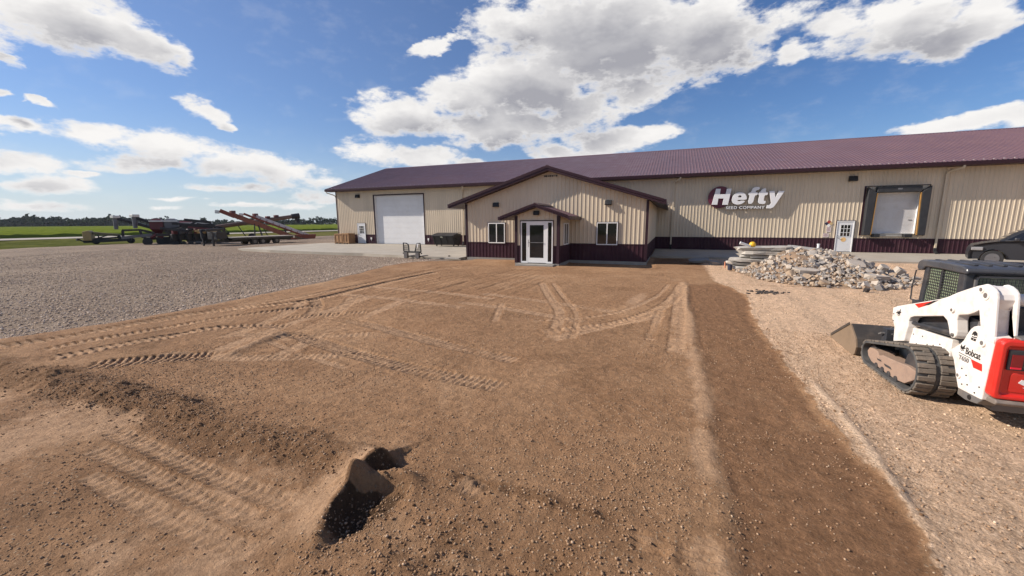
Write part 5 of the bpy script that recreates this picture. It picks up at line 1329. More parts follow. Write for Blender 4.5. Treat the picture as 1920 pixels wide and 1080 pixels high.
    V, Fc = text_mesh('Bobcat', 1.0, 0.016, 0.0, 0.001)
    b = MB(); b.add(fit_text(V, lambda x, y, z: (3.7125 - z * 0.5, -27.915 - x, 0.428 + y), 0.275, 0.092), Fc); b.build('name_decal', DECAL, pl)
    b = MB(); b.px([(-27.79, 0.415), (-28.03, 0.406), (-28.03, 0.398), (-27.79, 0.407)], 3.7115, 3.7145); b.build('decal_line', DECAL, pl)
    V, Fc = text_mesh('T650', 1.0, 0.03, 0.0, 0.001)
    b = MB(); b.add(fit_text(V, lambda x, y, z: (3.7125 - z * 0.5, -27.80 - x, 0.325 + y), 0.20, 0.062), Fc); b.build('model_decal', mat('grey_decal', (0.16, 0.15, 0.15), 0.5), pl)
    b = MB(); b.px([(-28.03, 0.395), (-28.235, 0.392), (-28.255, 0.305), (-28.10, 0.302), (-28.07, 0.345)], 3.7115, 3.7145); b.build('red_badge', LR, pl)
    b = MB()
    for q in ([(0, 0.5), (.25, .9), (.55, 1.0), (.9, .85), (1, .55), (.75, .62), (.5, .5), (.3, .62)], [(.1, .42), (.5, .42), (.95, .48), (.95, .38), (.5, .32), (.1, .34)], [(.05, .26), (.4, .26), (.32, .0), (.0, .04)], [(.5, .24), (.9, .28), (.82, .02), (.45, .0)]):
        b.px([(-27.965 - p[0] * 0.105, 0.635 + p[1] * 0.13) for p in q], 3.7115, 3.7145)
    b.build('round_emblem', DECAL, pl)
    # rear door with raised rim, sunk panel, lights, bumper
    def rr(x0, x1, z0, z1, r, n=6):
        out = []
        for cx, cz, a0 in ((x1 - r, z0 + r, -math.pi / 2), (x1 - r, z1 - r, 0), (x0 + r, z1 - r, math.pi / 2), (x0 + r, z0 + r, math.pi)):
            out += [(cx + r * math.cos(a0 + math.pi / 2 * k / n), cz + r * math.sin(a0 + math.pi / 2 * k / n)) for k in range(n + 1)]
        return out
    ox0, ox1, oz0, oz1 = 3.728, 4.932, 0.03, 0.775
    dr = MB(); yb, yf = -28.335, -28.46
    o0 = rr(ox0, ox1, oz0, oz1, 0.07); o1 = rr(ox0 + 0.012, ox1 - 0.012, oz0 + 0.012, oz1 - 0.012, 0.065); i1 = rr(ox0 + 0.055, ox1 - 0.055, oz0 + 0.05, oz1 - 0.07, 0.05); i0 = rr(ox0 + 0.072, ox1 - 0.072, oz0 + 0.07, oz1 - 0.09, 0.04)
    rings = [(o0, yb), (o0, yf + 0.03), (o1, yf), (i1, yf), (i0, yf + 0.035)]; n = len(o0); vs = [(p[0], y, p[1]) for q, y in rings for p in q]; fs = []
    for r in range(len(rings) - 1):
        for k in range(n): fs.append((r * n + k, r * n + (k + 1) % n, (r + 1) * n + (k + 1) % n, (r + 1) * n + k))
    fs.append(tuple(range((len(rings) - 1) * n, len(rings) * n)))
    dr.add(vs, fs); door = dr.build('rear_door', LR, t, fixn=True, bevel=0.012)
    ins = MB()
    for q, y in ((rr(3.87, 4.79, 0.13, 0.37, 0.04), -28.432),): ins.prism(q, lambda p, d: (p[0], d, p[1]), y, y + 0.02)
    ins.build('pressed_panel', LR, door, bevel=0.008)
    for x0, x1 in ((3.815, 4.11), (4.55, 4.845)):
        l = MB(); l.box(x0, x1, -28.445, -28.42, 0.405, 0.655); lp = l.build('light_housing', LBK, door, bevel=0.01)
        a = MB(); a.box(x0 + 0.03, x0 + 0.125, -28.455, -28.446, 0.45, 0.60); a.build('tail_light', mat('tail_lens', (0.20, 0.012, 0.015), 0.15), lp)
        a = MB(); a.box(x0 + 0.03, x0 + 0.12, -28.457, -28.447, 0.425, 0.448); a.build('reflector', mat('bright_reflector', (0.75, 0.02, 0.05), 0.2), lp)
        a = MB(); a.box(x0 + 0.145, x0 + 0.26, -28.455, -28.446, 0.45, 0.59); a.build('work_light', mat('clear_lens', (0.42, 0.38, 0.28), 0.12), lp)
    em = MB()
    for q in ([(0, .35), (.12, .62), (.3, .55), (.34, 1.0), (.5, .7), (.62, 1.15), (.8, .6), (1.0, .35), (.7, .12), (.35, .1)], [(.2, .02), (.5, .04), (.35, -.1)], [(.55, .04), (.85, .05), (.7, -.1)]):
        em.py([(3.945 + p[0] * 0.22, 0.20 + p[1] * 0.16) for p in q], -28.437, -28.434)
    em.build('cat_emblem', WHITE, door)
    eb = MB(); eb.box(3.93, 4.73, -28.12, -27.32, 0.50, 1.12); eb.build('engine_bay', LBK, t, bevel=0.02)
    tp = MB(); tp.px([(-28.33, 0.775), (-28.44, 0.775), (-28.42, 0.80), (-28.30, 0.815), (-27.5, 0.84), (-27.5, 0.78)], 3.89, 4.77); tp.build('engine_cover', LGY, t, bevel=0.01)
    br = MB(); br.px([(-28.27, -0.05), (-28.47, -0.035), (-28.49, 0.0), (-28.46, 0.03), (-28.27, 0.02)], 3.76, 4.90); br.build('rear_bumper', mat('scuffed_bumper', (0.20, 0.165, 0.14), 0.6, 0.2, 0.25, 5, dirt=(0.35, 0.28, 0.22), dirt_amt=0.5, dscale=6), t, bevel=0.012)
    lg = MB(); lg.px([(-27.86, -0.055), (-27.86, -0.15), (-28.02, -0.165), (-28.24, -0.13), (-28.32, -0.045)], 3.73, 3.90); lg.box(3.90, 4.76, -28.2, -27.0, -0.21, -0.05); lgo = lg.build('lower_guard', LGY, t, bevel=0.01)
    td = MB(); td.tube([(3.722, -28.10, -0.10), (3.735, -28.10, -0.10)], 0.032, 10); td.build('tie_down', DARKM, lgo)
    # cab
    cx0, cx1 = 3.93, 4.73
    cb = MB(); zr = 1.50
    cb.px([(-26.17, 0.82), (-26.23, 1.46), (-26.35, 1.46), (-26.29, 0.82)], cx0, cx0 + 0.07); cb.px([(-26.17, 0.82), (-26.23, 1.46), (-26.35, 1.46), (-26.29, 0.82)], cx1 - 0.07, cx1)
    for x in (cx0, cx1 - 0.12): cb.px([(-27.10, 0.5), (-27.07, 1.46), (-27.22, 1.46), (-27.28, 0.5)], x, x + 0.12)
    cb.px([(-26.17, 0.5), (-26.17, 0.84), (-27.2, 0.84), (-27.2, 0.5)], cx0, cx0 + 0.07); cb.px([(-26.17, 0.5), (-26.17, 0.84), (-27.2, 0.84), (-27.2, 0.5)], cx1 - 0.07, cx1)
    cb.box(cx0 + 0.07, cx1 - 0.07, -26.30, -26.22, 0.50, 0.84); cb.box(cx0 + 0.12, cx1 - 0.12, -27.26, -27.16, 0.5, 0.98); cb.box(cx0 + 0.12, cx1 - 0.12, -27.22, -27.10, 1.38, 1.46)
    cab = cb.build('cab', LBK, t, bevel=0.02)
    rf = MB()
    prof = [(-26.10, 1.36), (-26.07, 1.42), (-26.10, 1.50), (-26.18, 1.535), (-26.7, 1.545), (-27.20, 1.53), (-27.30, 1.50), (-27.32, 1.46), (-27.30, 1.42), (-26.6, 1.435), (-26.3, 1.43), (-26.22, 1.36)]
    rf.px(prof, cx0 - 0.035, cx1 + 0.035); roof = rf.build('cab_roof', mat('sheen_black', (0.055, 0.057, 0.066), 0.33, 0, 0.15, 2.0, dirt=(0.16, 0.14, 0.12), dirt_amt=0.35), cab, bevel=0.025, seg=3)  # lighter than the cab black: sky sheen put into the colour
    rb = MB()
    for k in range(5): xx = cx0 + 0.10 + k * 0.15; rb.box(xx, xx + 0.05, -27.18, -26.25, 1.53, 1.552)
    rb.build('roof_rib', LBK, roof, bevel=0.008)
    def screen(par, face):
        m = MB()
        if face == 'side':
            for k in range(15): y = -26.38 - k * 0.047; m.beam((cx0 + 0.008, y, 0.86), (cx0 + 0.008, y, 1.40), 0.007, 0.007)
            for k in range(12): z = 0.89 + k * 0.045; m.beam((cx0 + 0.004, -26.33, z), (cx0 + 0.004, -27.07, z), 0.007, 0.007)
        else:
            for k in range(14): x = cx0 + 0.16 + k * 0.037; m.beam((x, -27.222, 1.0), (x, -27.222, 1.36), 0.005, 0.005)
            for k in range(9): z = 1.02 + k * 0.042; m.beam((cx0 + 0.13, -27.226, z), (cx1 - 0.13, -27.226, z), 0.005, 0.005)
        m.build('wire_guard', LBK, par)
    g = MB(); g.px([(-26.29, 0.84), (-26.35, 1.42), (-27.08, 1.42), (-27.12, 0.84)], cx0 + 0.03, cx0 + 0.036); gs = g.build('side_window', GRN, cab); screen(gs, 'side')
    bar = MB(); bar.beam((cx0 + 0.012, -26.66, 0.84), (cx0 + 0.012, -26.70, 1.42), 0.02, 0.035); bar.build('window_bar', LBK, gs)
    g = MB(); g.px([(-26.29, 0.84), (-26.35, 1.42), (-27.08, 1.42), (-27.12, 0.84)], cx1 - 0.036, cx1 - 0.03); g.build('side_window', GRN, cab)
    g = MB(); g.box(cx0 + 0.12, cx1 - 0.12, -27.205, -27.199, 0.98, 1.38); gr_ = g.build('rear_window', GRN, cab); screen(gr_, 'rear')
    rm = MB()
    q0 = rr(cx0 + 0.10, cx1 - 0.10, 0.96, 1.40, 0.06); q1 = rr(cx0 + 0.125, cx1 - 0.125, 0.985, 1.375, 0.045); n = len(q0)
    rm.add([(p[0], -27.262, p[1]) for p in q0] + [(p[0], -27.262, p[1]) for p in q1] + [(p[0], -27.20, p[1]) for p in q0] + [(p[0], -27.20, p[1]) for p in q1], [f for k in range(n) for f in ((k, (k + 1) % n, n + (k + 1) % n, n + k), (k, 2 * n + k, 2 * n + (k + 1) % n, (k + 1) % n), (n + k, n + (k + 1) % n, 3 * n + (k + 1) % n, 3 * n + k))])
    rm.build('window_seal', LGY, gr_, fixn=True)
    fg = MB(); fg.add([(cx0 + 0.07, -26.225, 0.84), (cx1 - 0.07, -26.225, 0.84), (cx1 - 0.07, -26.285, 1.44), (cx0 + 0.07, -26.285, 1.44)], [(0, 1, 2, 3)]); fg.build('front_window', GRN, cab)
    hb = MB(); hb.tube([(cx0 + 0.02, -26.10, 1.36), (cx0 - 0.02, -26.04, 1.34), (cx0 - 0.02, -25.99, 1.05), (cx0 - 0.02, -26.0, 0.84), (cx0 + 0.02, -26.08, 0.80)], 0.010, 6); hb.build('hinge_bar', LBK, cab)
    st = MB(); st.box(4.08, 4.58, -27.05, -26.62, 0.60, 0.86); st.box(4.10, 4.56, -27.12, -26.98, 0.86, 1.30); st.build('seat', BLACK, cab, bevel=0.05)
    # bucket
    def bucket():
        x0, x1 = 3.42, 5.24
        prof = [(-25.22, 0.17), (-25.27, 0.15), (-25.55, -0.05), (-25.62, -0.20), (-25.58, -0.35), (-25.48, -0.405), (-24.32, -0.405)]
        inn = [(-24.32, -0.385), (-25.45, -0.38), (-25.53, -0.33), (-25.575, -0.20), (-25.51, -0.06), (-25.25, 0.12)]
        k = MB(); k.px(prof + inn, x0, x1); bk = k.build('bucket', BKT, t)
        s = [(-25.22, 0.17), (-25.27, 0.15), (-25.55, -0.05), (-25.62, -0.20), (-25.58, -0.35), (-25.48, -0.405), (-24.34, -0.405), (-24.30, -0.30), (-24.40, -0.285)]
        for a in (x0 - 0.03, x1): 
            q = MB(); q.px(s, a, a + 0.03); q.build('side_plate', BKI, bk, bevel=0.004)
        e = MB(); e.box(x0 - 0.035, x1 + 0.035, -24.40, -24.25, -0.41, -0.378); e.build('cutting_edge', STEEL, bk, bevel=0.005)
        e = MB(); e.beam((x0 - 0.036, -25.22, 0.17), (x0 - 0.036, -24.36, -0.28), 0.012, 0.05); e.build('edge_bar', BKT, bk)
        m = MB(); m.box(3.75, 4.9, -25.78, -25.60, -0.20, 0.22); m.px([(-25.60, 0.24), (-25.95, 0.30), (-25.95, -0.2), (-25.6, -0.3)], 4.0, 4.1); m.px([(-25.60, 0.24), (-25.95, 0.30), (-25.95, -0.2), (-25.6, -0.3)], 4.55, 4.65); m.build('attachment_plate', LBK, t, bevel=0.01)
        w = MB(); w.tube([(3.70, -25.64, 0.10), (3.70, -25.70, 0.13), (3.98, -25.70, 0.13)], 0.018, 8); w.build('grab_bar', LGY, bk)
    bucket()
    return t
LOADER = loader()

# ---------------------------------------------------------------- broken concrete: slab stack and heap
def chunk_mesh(b, c, sx, sy, sz, rot, rng, rough=0.16, n=9):
    """angular lump: a jittered convex prism"""
    R = Matrix.Rotation(rot[2], 3, 'Z') @ Matrix.Rotation(rot[1], 3, 'Y') @ Matrix.Rotation(rot[0], 3, 'X')
    an = np.sort((np.arange(n) + rng.uniform(-0.35, 0.35, n)) * 2 * math.pi / n)
    top = []; bot = []
    for a in an:
        k = 1 + rng.uniform(-rough, rough); kx = 0.5 * sx * k * math.copysign(abs(math.cos(a)) ** 0.75, math.cos(a)); ky = 0.5 * sy * k * math.copysign(abs(math.sin(a)) ** 0.75, math.sin(a))
        j = rng.uniform(0.82, 1.06)
        top.append(Vector((kx, ky, sz / 2 * (1 + rng.uniform(-rough, rough) * 0.4)))); bot.append(Vector((kx * j, ky * j, -sz / 2 * (1 + rng.uniform(-rough, rough)))))
    vs = [Vector(c) + R @ v for v in bot + top]
    b.add(vs, [tuple(range(n))[::-1], tuple(range(n, 2 * n))] + [(i, (i + 1) % n, n + (i + 1) % n, n + i) for i in range(n)])
    return b
def slab_stack():
    rng = np.random.default_rng(31)
    words = ['long cracked concrete slab on top of the stack', 'second slab from the top of the stack, dark worn edge', 'third slab from the top, slightly skewed in the stack',
             'fourth slab from the top with a broken left end', 'pale slab jutting out low on the left of the stack', 'lowest slab of the stack lying on the gravel']
    # (x0, x1, z, thickness, y, yaw)
    rows = [(2.80, 5.2, 0.935, 0.135, 0.0, 0.02), (2.90, 4.9, 0.74, 0.15, -0.12, -0.05), (3.02, 5.2, 0.555, 0.13, 0.12, 0.04), (2.68, 4.9, 0.385, 0.14, -0.2, 0.07), (2.50, 4.3, 0.215, 0.12, -0.05, -0.06), (2.70, 4.7, 0.03, 0.14, -0.35, 0.05)]
    for (x0, x1, z, th, y, yaw), w in zip(rows, words):
        b = MB(); chunk_mesh(b, ((x0 + x1) / 2, -13.3 + y, z), x1 - x0, 1.25, th, (rng.uniform(-0.02, 0.02), rng.uniform(-0.035, 0.035), yaw), rng, 0.13, 13)
        o = b.build('concrete_slab', BROKEN, bevel=0.009, seg=1); tag(o, w, 'concrete slab', 'broken slabs in the stack')
    b = MB(); chunk_mesh(b, (6.05, -13.0, 0.80), 2.1, 1.3, 0.20, (0.10, 0.13, 0.05), rng, 0.08, 16); tag(b.build('concrete_slab', BROKEN, bevel=0.02), 'big pale flat slab lying tilted on the back of the rubble heap', 'concrete slab', 'broken slabs in the stack')
    b = MB(); chunk_mesh(b, (5.05, -12.9, 0.90), 0.75, 0.8, 0.18, (0.02, -0.05, 0.4), rng, 0.08, 10); tag(b.build('concrete_slab', BROKEN, bevel=0.02), 'short slab between the stack and the big tilted slab', 'concrete slab', 'broken slabs in the stack')
    b = MB(); chunk_mesh(b, (1.55, -9.3, -0.05), 1.1, 0.9, 0.14, (0.1, -0.12, 0.3), rng, 0.12, 10); tag(b.build('concrete_slab', FOUND, bevel=0.015), 'grey slab piece in the shade beside the stack', 'concrete slab', 'broken slabs in the shade')
    b = MB(); chunk_mesh(b, (2.25, -10.4, -0.05), 0.9, 0.7, 0.14, (0.12, 0.1, 0.9), rng, 0.12, 10); tag(b.build('concrete_slab', FOUND, bevel=0.015), 'small slab piece leaning by the left foot of the stack', 'concrete slab', 'broken slabs in the shade')
    h = MB(); h.v = []; bm = bmesh.new(); bmesh.ops.create_uvsphere(bm, u_segments=18, v_segments=12, radius=0.14)
    for v in bm.verts:
        v.co.z *= 0.95
        if v.co.z < -0.02: v.co.x *= 1.0; v.co.z = max(v.co.z, -0.10)
    V = [v.co + Vector((3.52, -13.5, 1.105)) for v in bm.verts]; Fc = [tuple(v.index for v in f.verts) for f in bm.faces]; bm.free(); h.add(V, Fc)
    o = h.build('yellow_cap', YELLOW, smooth=True); tag(o, 'rounded yellow plastic cap sitting on the slab stack', 'cap')
    p = MB(); p.tube([(2.98, -13.75, 1.21), (3.42, -13.62, 1.045)], 0.042, 10); p.tube([(2.985, -13.55, 1.14), (3.38, -13.5, 1.03)], 0.028, 8)
    tag(p.build('white_pipe', WHITE, smooth=True), 'short white plastic pipe slanting on top of the slab stack', 'pipe')
    p = MB(); p.tube([(6.12, -13.2, 0.98), (6.12, -13.2, 1.13)], 0.05, 12); p.tube([(6.12, -13.2, 1.13), (6.12, -13.2, 1.16)], 0.065, 12)
    tag(p.build('pipe_stub', WHITE, smooth=True), 'white pipe stub standing on the big tilted slab', 'pipe')
    p = MB(); p.tube([(2.62, -13.95, -0.06), (2.62, -13.95, 0.20)], [0.095, 0.11], 14); bk = p.build('bucket', mat('navy_bucket', (0.03, 0.035, 0.06), 0.4), smooth=True); tag(bk, 'small dark blue bucket at the left foot of the slab stack', 'bucket')
    p = MB(); p.tube([(2.44, -13.7, 0.0), (2.43, -13.7, 0.30)], 0.03, 8); tag(p.build('orange_marker', mat('faded_orange', (0.62, 0.25, 0.14), 0.6), smooth=True), 'faded orange stick marker beside the blue bucket', 'marker')
slab_stack()
HX, HY = 5.75, -14.9
def heap_h(x, y):
    """height of the rubble heap above the yard"""
    u = np.clip((x - 5.05) / 1.35, 0, 1)
    d = np.sqrt((x - 5.05 - 1.35 * u) ** 2 + ((y + 14.2) / np.where(y < -14.2, 1.62, 0.85)) ** 2)
    main = (1.06 - 0.08 * u) * np.clip(1 - d / 2.25, 0, 1) ** 1.08
    toe = 0.30 * np.exp(-((x - 7.9) / 0.7) ** 2 - ((y + 15.0) / 0.9) ** 2)
    return np.maximum(main, toe)
def rubble():
    rng = np.random.default_rng(41)
    xs = np.linspace(2.8, 9.0, 110); ys = np.linspace(-18.0, -12.0, 96); X, Y = np.meshgrid(xs, ys)
    H = heap_h(X, Y); Z = np.vectorize(lambda q: q)(terrain(X.ravel(), Y.ravel())[0]).reshape(X.shape) + H + 0.09 * fbm(X, Y, 2.2, 4, 400) * np.clip(H * 4, 0, 1) + 0.03 * fbm(X, Y, 9, 2, 401) * np.clip(H * 4, 0, 1) - 0.03
    b = MB(); b.v = [tuple(p) for p in np.stack([X, Y, Z], -1).reshape(-1, 3)]; ny, nx = X.shape; i = np.arange(nx * ny).reshape(ny, nx)
    q = np.stack([i[:-1, :-1], i[:-1, 1:], i[1:, 1:], i[1:, :-1]], -1).reshape(-1, 4); keep = (H.ravel()[q] > 0.015).any(1)
    used = np.unique(q[keep]); rm = {int(k): j for j, k in enumerate(used)}; b.v = [b.v[k] for k in used]; b.f = [tuple(rm[int(k)] for k in f) for f in q[keep]]; b.m = [0] * len(b.f)
    SOIL = mat('heap_soil', (0.27, 0.18, 0.115), 0.95, 0, 0.25, 4.0, 0.6, 35, dirt=(0.15, 0.095, 0.06), dirt_amt=0.6)
    o = b.build('rubble_heap', SOIL, smooth=True); tag(o, 'wide heap of brown soil and broken concrete on the gravel', 'rubble heap')
    # lumps one can count: each its own object; the rest is one mass of small rubble
    pts = []
    while len(pts) < 3200:
        x, y = rng.uniform(2.8, 8.8), rng.uniform(-17.8, -12.4); h = float(heap_h(np.array(x), np.array(y)))
        if h < 0.02 or rng.uniform() > 0.35 + h: continue
        soil = math.exp(-((x - 4.85) / 0.7) ** 2 - ((y + 14.9) / 0.8) ** 2) + 0.8 * math.exp(-((x - 4.2) / 0.5) ** 2 - ((y + 16.3) / 0.6) ** 2)
        if rng.uniform() < soil * 0.95: continue
        pts.append((x, y, h))
    A = np.array(pts); gz_ = terrain(A[:, 0], A[:, 1])[0]
    order = np.argsort(A[:, 1])
    kinds = [mat('rubble_pale', (0.44, 0.38, 0.32), 0.9, 0, 0.2, 4, 0.4, 30, dirt=(0.28, 0.2, 0.14), dirt_amt=0.5), mat('rubble_grey', (0.28, 0.255, 0.235), 0.9, 0, 0.2, 4, 0.4, 30, dirt=(0.25, 0.18, 0.12), dirt_amt=0.4), mat('rubble_tan', (0.34, 0.25, 0.175), 0.9, 0, 0.2, 4, 0.4, 30)]
    protos = []
    for k in range(12):
        b = MB(); chunk_mesh(b, (0, 0, 0), 1.0, rng.uniform(0.6, 0.95), rng.uniform(0.4, 0.7), (rng.uniform(-.2, .2), rng.uniform(-.2, .2), 0), rng, 0.22, 7)
        me = bpy.data.meshes.new('rubble_chunk'); me.from_pydata([tuple(v) for v in b.v], [], b.f); me.materials.append(kinds[k % 3]); me.update(); protos.append((me, b))
    nbig = 0; rest = [MB(), MB(), MB()]
    for n_, (x, y, h) in enumerate(pts):
        big = n_ < 240
        s = (0.15 + 0.20 * rng.uniform() ** 2.5) if big else (0.045 + 0.10 * rng.uniform() ** 1.3)
        if big and x > 7.4: s *= 1.1
        k = int(rng.integers(12)); rot = (rng.uniform(-0.7, 0.7), rng.uniform(-0.7, 0.7), rng.uniform(0, 6.28)); z = gz_[n_] + h + s * 0.12
        if big:
            o = bpy.data.objects.new('rubble_chunk', protos[k][0]); COL.objects.link(o); o.location = (x, y, z); o.rotation_euler = rot; o.scale = (s, s, s)
            tag(o, 'angular lump of broken concrete in the rubble heap', 'concrete lump', 'lumps of broken concrete in the heap')
        else:
            R = (Matrix.Rotation(rot[2], 3, 'Z') @ Matrix.Rotation(rot[1], 3, 'Y') @ Matrix.Rotation(rot[0], 3, 'X'))
            rest[k % 3].add([Vector((x, y, z)) + R @ (Vector(v) * s) for v in protos[k][1].v], protos[k][1].f)
    b = MB()
    for j, r in enumerate(rest): b.cm = j; b.add(r.v, r.f)
    o = b.build('rubble_fragments', kinds); o['kind'] = 'stuff'
    for (x, y, sx, sy, sz, rot, w) in ((6.75, -15.55, 0.62, 0.5, 0.14, (0.5, 0.1, 0.2), 'round flat concrete slab facing out low on the heap'), (4.9, -16.45, 0.95, 0.5, 0.14, (0.15, 0.05, 0.1), 'long flat slab at the front foot of the heap'), (7.0, -16.7, 0.75, 0.45, 0.17, (0.1, 0.08, 0.2), 'broad pale block at the front right foot of the heap'),
                                       (8.15, -15.3, 0.34, 0.26, 0.30, (0.4, 0.5, 0.2), 'upright grey block on the right foot of the heap'), (7.65, -15.3, 0.36, 0.3, 0.3, (0.6, 0.1, 0.6), 'tilted brownish block on the right side of the heap')):
        h = float(heap_h(np.array(x), np.array(y))); b = MB(); chunk_mesh(b, (x, y, gz(x, y) + h + sz * 0.35), sx, sy, sz, rot, rng, 0.14, 10)
        tag(b.build('concrete_block', kinds[0], bevel=0.012), w, 'concrete block', 'large blocks on the heap')
    r = MB(); r.tube([(4.0, -15.35, 0.62), (4.06, -15.55, 0.30), (4.22, -15.95, -0.02), (4.25, -16.0, -0.08)], 0.017, 6); tag(r.build('bent_rod', mat('rusty_steel', (0.07, 0.045, 0.035), 0.7, 0.4, 0.3), smooth=True), 'thin dark bent rod sticking out of the soil side of the heap', 'rod')
    r = MB(); r.tube([(8.3, -11.9, -0.04), (8.45, -11.85, 0.02), (8.6, -11.8, 0.2)], 0.012, 6); tag(r.build('bent_rod', MATS['rusty_steel'], smooth=True), 'short bent wire standing on the paving edge behind the heap', 'rod')
    b = MB(); chunk_mesh(b, (6.15, -18.3, gz(6.15, -18.3) + 0.05), 0.2, 0.12, 0.16, (0.3, 0.2, 0.1), rng, 0.25, 7); tag(b.build('dark_clod', mat('dark_clod', (0.06, 0.05, 0.045), 0.9)), 'lone dark clod on the gravel in front of the heap', 'clod')
    b = MB()
    for _ in range(60):
        x, y = rng.normal(3.05, 0.30), rng.normal(-19.2, 0.16); chunk_mesh(b, (x, y, gz(x, y) + 0.015), rng.uniform(0.04, 0.12), rng.uniform(0.03, 0.09), 0.04, (0, 0, rng.uniform(0, 6)), rng, 0.3, 6)
    o = b.build('dark_debris', MATS['dark_clod']); o['kind'] = 'stuff'
rubble()

# ---------------------------------------------------------------- yard things by the big door
def dumpster():
    t = thing('dumpster', (-19.55, -1.9, -0.012), 'black lidded rubbish dumpster on casters beside the big white door', 'dumpster')
    m = mat('dumpster_black', (0.022, 0.022, 0.025), 0.5, 0.1, 0.25, 2.0)
    b = MB(); x0, x1 = -20.55, -18.35
    b.px([(-1.25, 0.16), (-1.15, 1.12), (-2.65, 0.98), (-2.30, 0.16)], x0, x1); b.box(x0 - 0.05, x1 + 0.05, -2.70, -1.12, 0.93, 0.99)
    for k in range(4): xx = x0 + 0.1 + k * 0.66; b.px([(-2.30, 0.2), (-2.36, 0.2), (-2.71, 0.93), (-2.63, 0.93)], xx, xx + 0.07)
    b.box(x0 - 0.12, x0, -2.2, -1.6, 0.62, 0.74); b.box(x1, x1 + 0.12, -2.2, -1.6, 0.62, 0.74)
    bo = b.build('body', m, t, bevel=0.012)
    for a, c in ((x0 - 0.06, -19.46), (-19.44, x1 + 0.06)):
        l = MB(); l.px([(-1.10, 1.22), (-1.6, 1.24), (-2.2, 1.14), (-2.74, 1.00), (-2.74, 0.97), (-2.2, 1.10), (-1.6, 1.19), (-1.10, 1.17)], a, c); l.build('lid', m, t, bevel=0.01)
    for x in (-20.35, -18.55):
        for y in (-2.2, -1.35):
            c = MB(); c.box(x - 0.05, x + 0.05, y - 0.04, y + 0.04, 0.10, 0.16); c.cyl((x - 0.025, y, 0.068), (x + 0.025, y, 0.068), 0.078, 12); c.build('caster', BLACK, t)
    p = MB(); p.add([(-19.78, -2.585, 0.80), (-19.44, -2.585, 0.80), (-19.50, -2.64, 0.92), (-19.80, -2.64, 0.92)], [(0, 1, 2, 3)]); p.build('sticker', mat('pale_sticker', (0.45, 0.47, 0.40), 0.5, 0, 0.3, 12), bo)
dumpster()
def crates():
    m = mat('raw_plywood', (0.36, 0.20, 0.095), 0.75, 0, 0.2, 2.5, 0.1, 30); m2 = mat('crate_batten', (0.27, 0.145, 0.07), 0.8, 0, 0.2, 4)
    for x0, x1, h, w in ((-33.65, -32.62, 1.02, 'tan plywood crate at the left corner of the warehouse'), (-32.55, -31.72, 1.08, 'darker wooden crate between the plywood crate and walk door')):
        t = thing('crate', ((x0 + x1) / 2, -0.75, -0.012), w, 'crate', 'wooden crates by the wall')
        b = MB(); b.box(x0 + 0.03, x1 - 0.03, -1.22, -0.28, 0.10, h - 0.03); b.build('box', m if x0 < -33 else m2, t)
        f = MB()
        for xx in (x0, x1 - 0.09, (x0 + x1) / 2 - 0.045): f.box(xx, xx + 0.09, -1.255, -1.222, 0.10, h)
        f.box(x0, x1, -1.262, -1.256, 0.12, 0.21); f.box(x0, x1, -1.262, -1.256, h - 0.1, h - 0.01); f.build('batten', m2 if x0 < -33 else m, t)
        l = MB(); l.box(x0, x1, -1.27, -0.23, h, h + 0.03); l.build('lid', m, t)
        p = MB()
        for xx in (x0, (x0 + x1) / 2 - 0.05, x1 - 0.1): p.box(xx, xx + 0.1, -1.25, -0.25, 0.0, 0.098)
        p.build('skid', m2, t)
crates()
def fork_frame():
    t = thing('fork_carriage', (-15.6, -12.8, -0.012), 'dark steel pallet fork carriage standing on the edge of the concrete', 'fork carriage')
    z0 = -0.11
    b = MB(); b.box(-16.25, -14.95, -12.86, -12.76, z0 + 0.36, z0 + 0.46); b.box(-16.25, -14.95, -12.84, -12.78, z0 + 0.10, z0 + 0.16)
    b.build('carriage_bar', DARKM, t, bevel=0.008)
    for x0, x1, tilt in ((-16.28, -15.86, 0.0), (-15.40, -14.94, 0.0)):
        g = MB(); lo = z0 + 0.44
        slant = (x1, lo), (x1 - 0.0, lo)
        if x0 < -16: P = [(x0, lo), (x0, z0 + 0.99), (x0 + 0.24, z0 + 0.97), (x1 - 0.02, z0 + 0.85), (x1, lo)]
        else: P = [(x0, lo), (x0 + 0.16, z0 + 0.97), (x1 - 0.05, z0 + 0.98), (x1, lo)]
        for a, c in zip(P, P[1:]): g.beam((a[0], -12.80, a[1]), (c[0], -12.80, c[1]), 0.05, 0.06, (0, 1, 0))
        for k in range(1, 5): xx = x0 + (x1 - x0) * k / 5; g.beam((xx, -12.80, lo), (xx, -12.80, z0 + 0.86), 0.02, 0.02, (0, 1, 0))
        for k in range(1, 4): zz = lo + 0.12 * k; g.beam((x0 + 0.03, -12.80, zz), (x1 - 0.03, -12.80, zz), 0.018, 0.018, (0, 1, 0))
        g.build('load_guard', DARKM, t)
        l = MB(); xc = x0 + 0.15 if x0 < -16 else x1 - 0.30
        l.box(xc - 0.09, xc + 0.17, -12.90, -12.72, z0, z0 + 0.37); l.build('fork_bracket', mat('scuffed_fork', (0.16, 0.145, 0.14), 0.5, 0.4, 0.3, 6), t, bevel=0.01)
        f = MB(); f.box(xc - 0.03, xc + 0.08, -12.72, -11.65, z0 - 0.0 + 0.10, z0 + 0.14); f.build('fork', MATS['scuffed_fork'], t, bevel=0.006)
        s = MB(); s.box(x0 - 0.05 if x0 < -16 else x1, x0 if x0 < -16 else x1 + 0.06, -12.84, -12.78, z0 + 0.28, z0 + 0.36); s.build('latch', DARKM, t)
    w = MB(); w.py([(-15.20, z0 + 0.62), (-15.22, z0 + 0.97), (-15.10, z0 + 0.95), (-15.13, z0 + 0.78)], -12.86, -12.85); w.build('pale_flag', WHITE, t)
fork_frame()
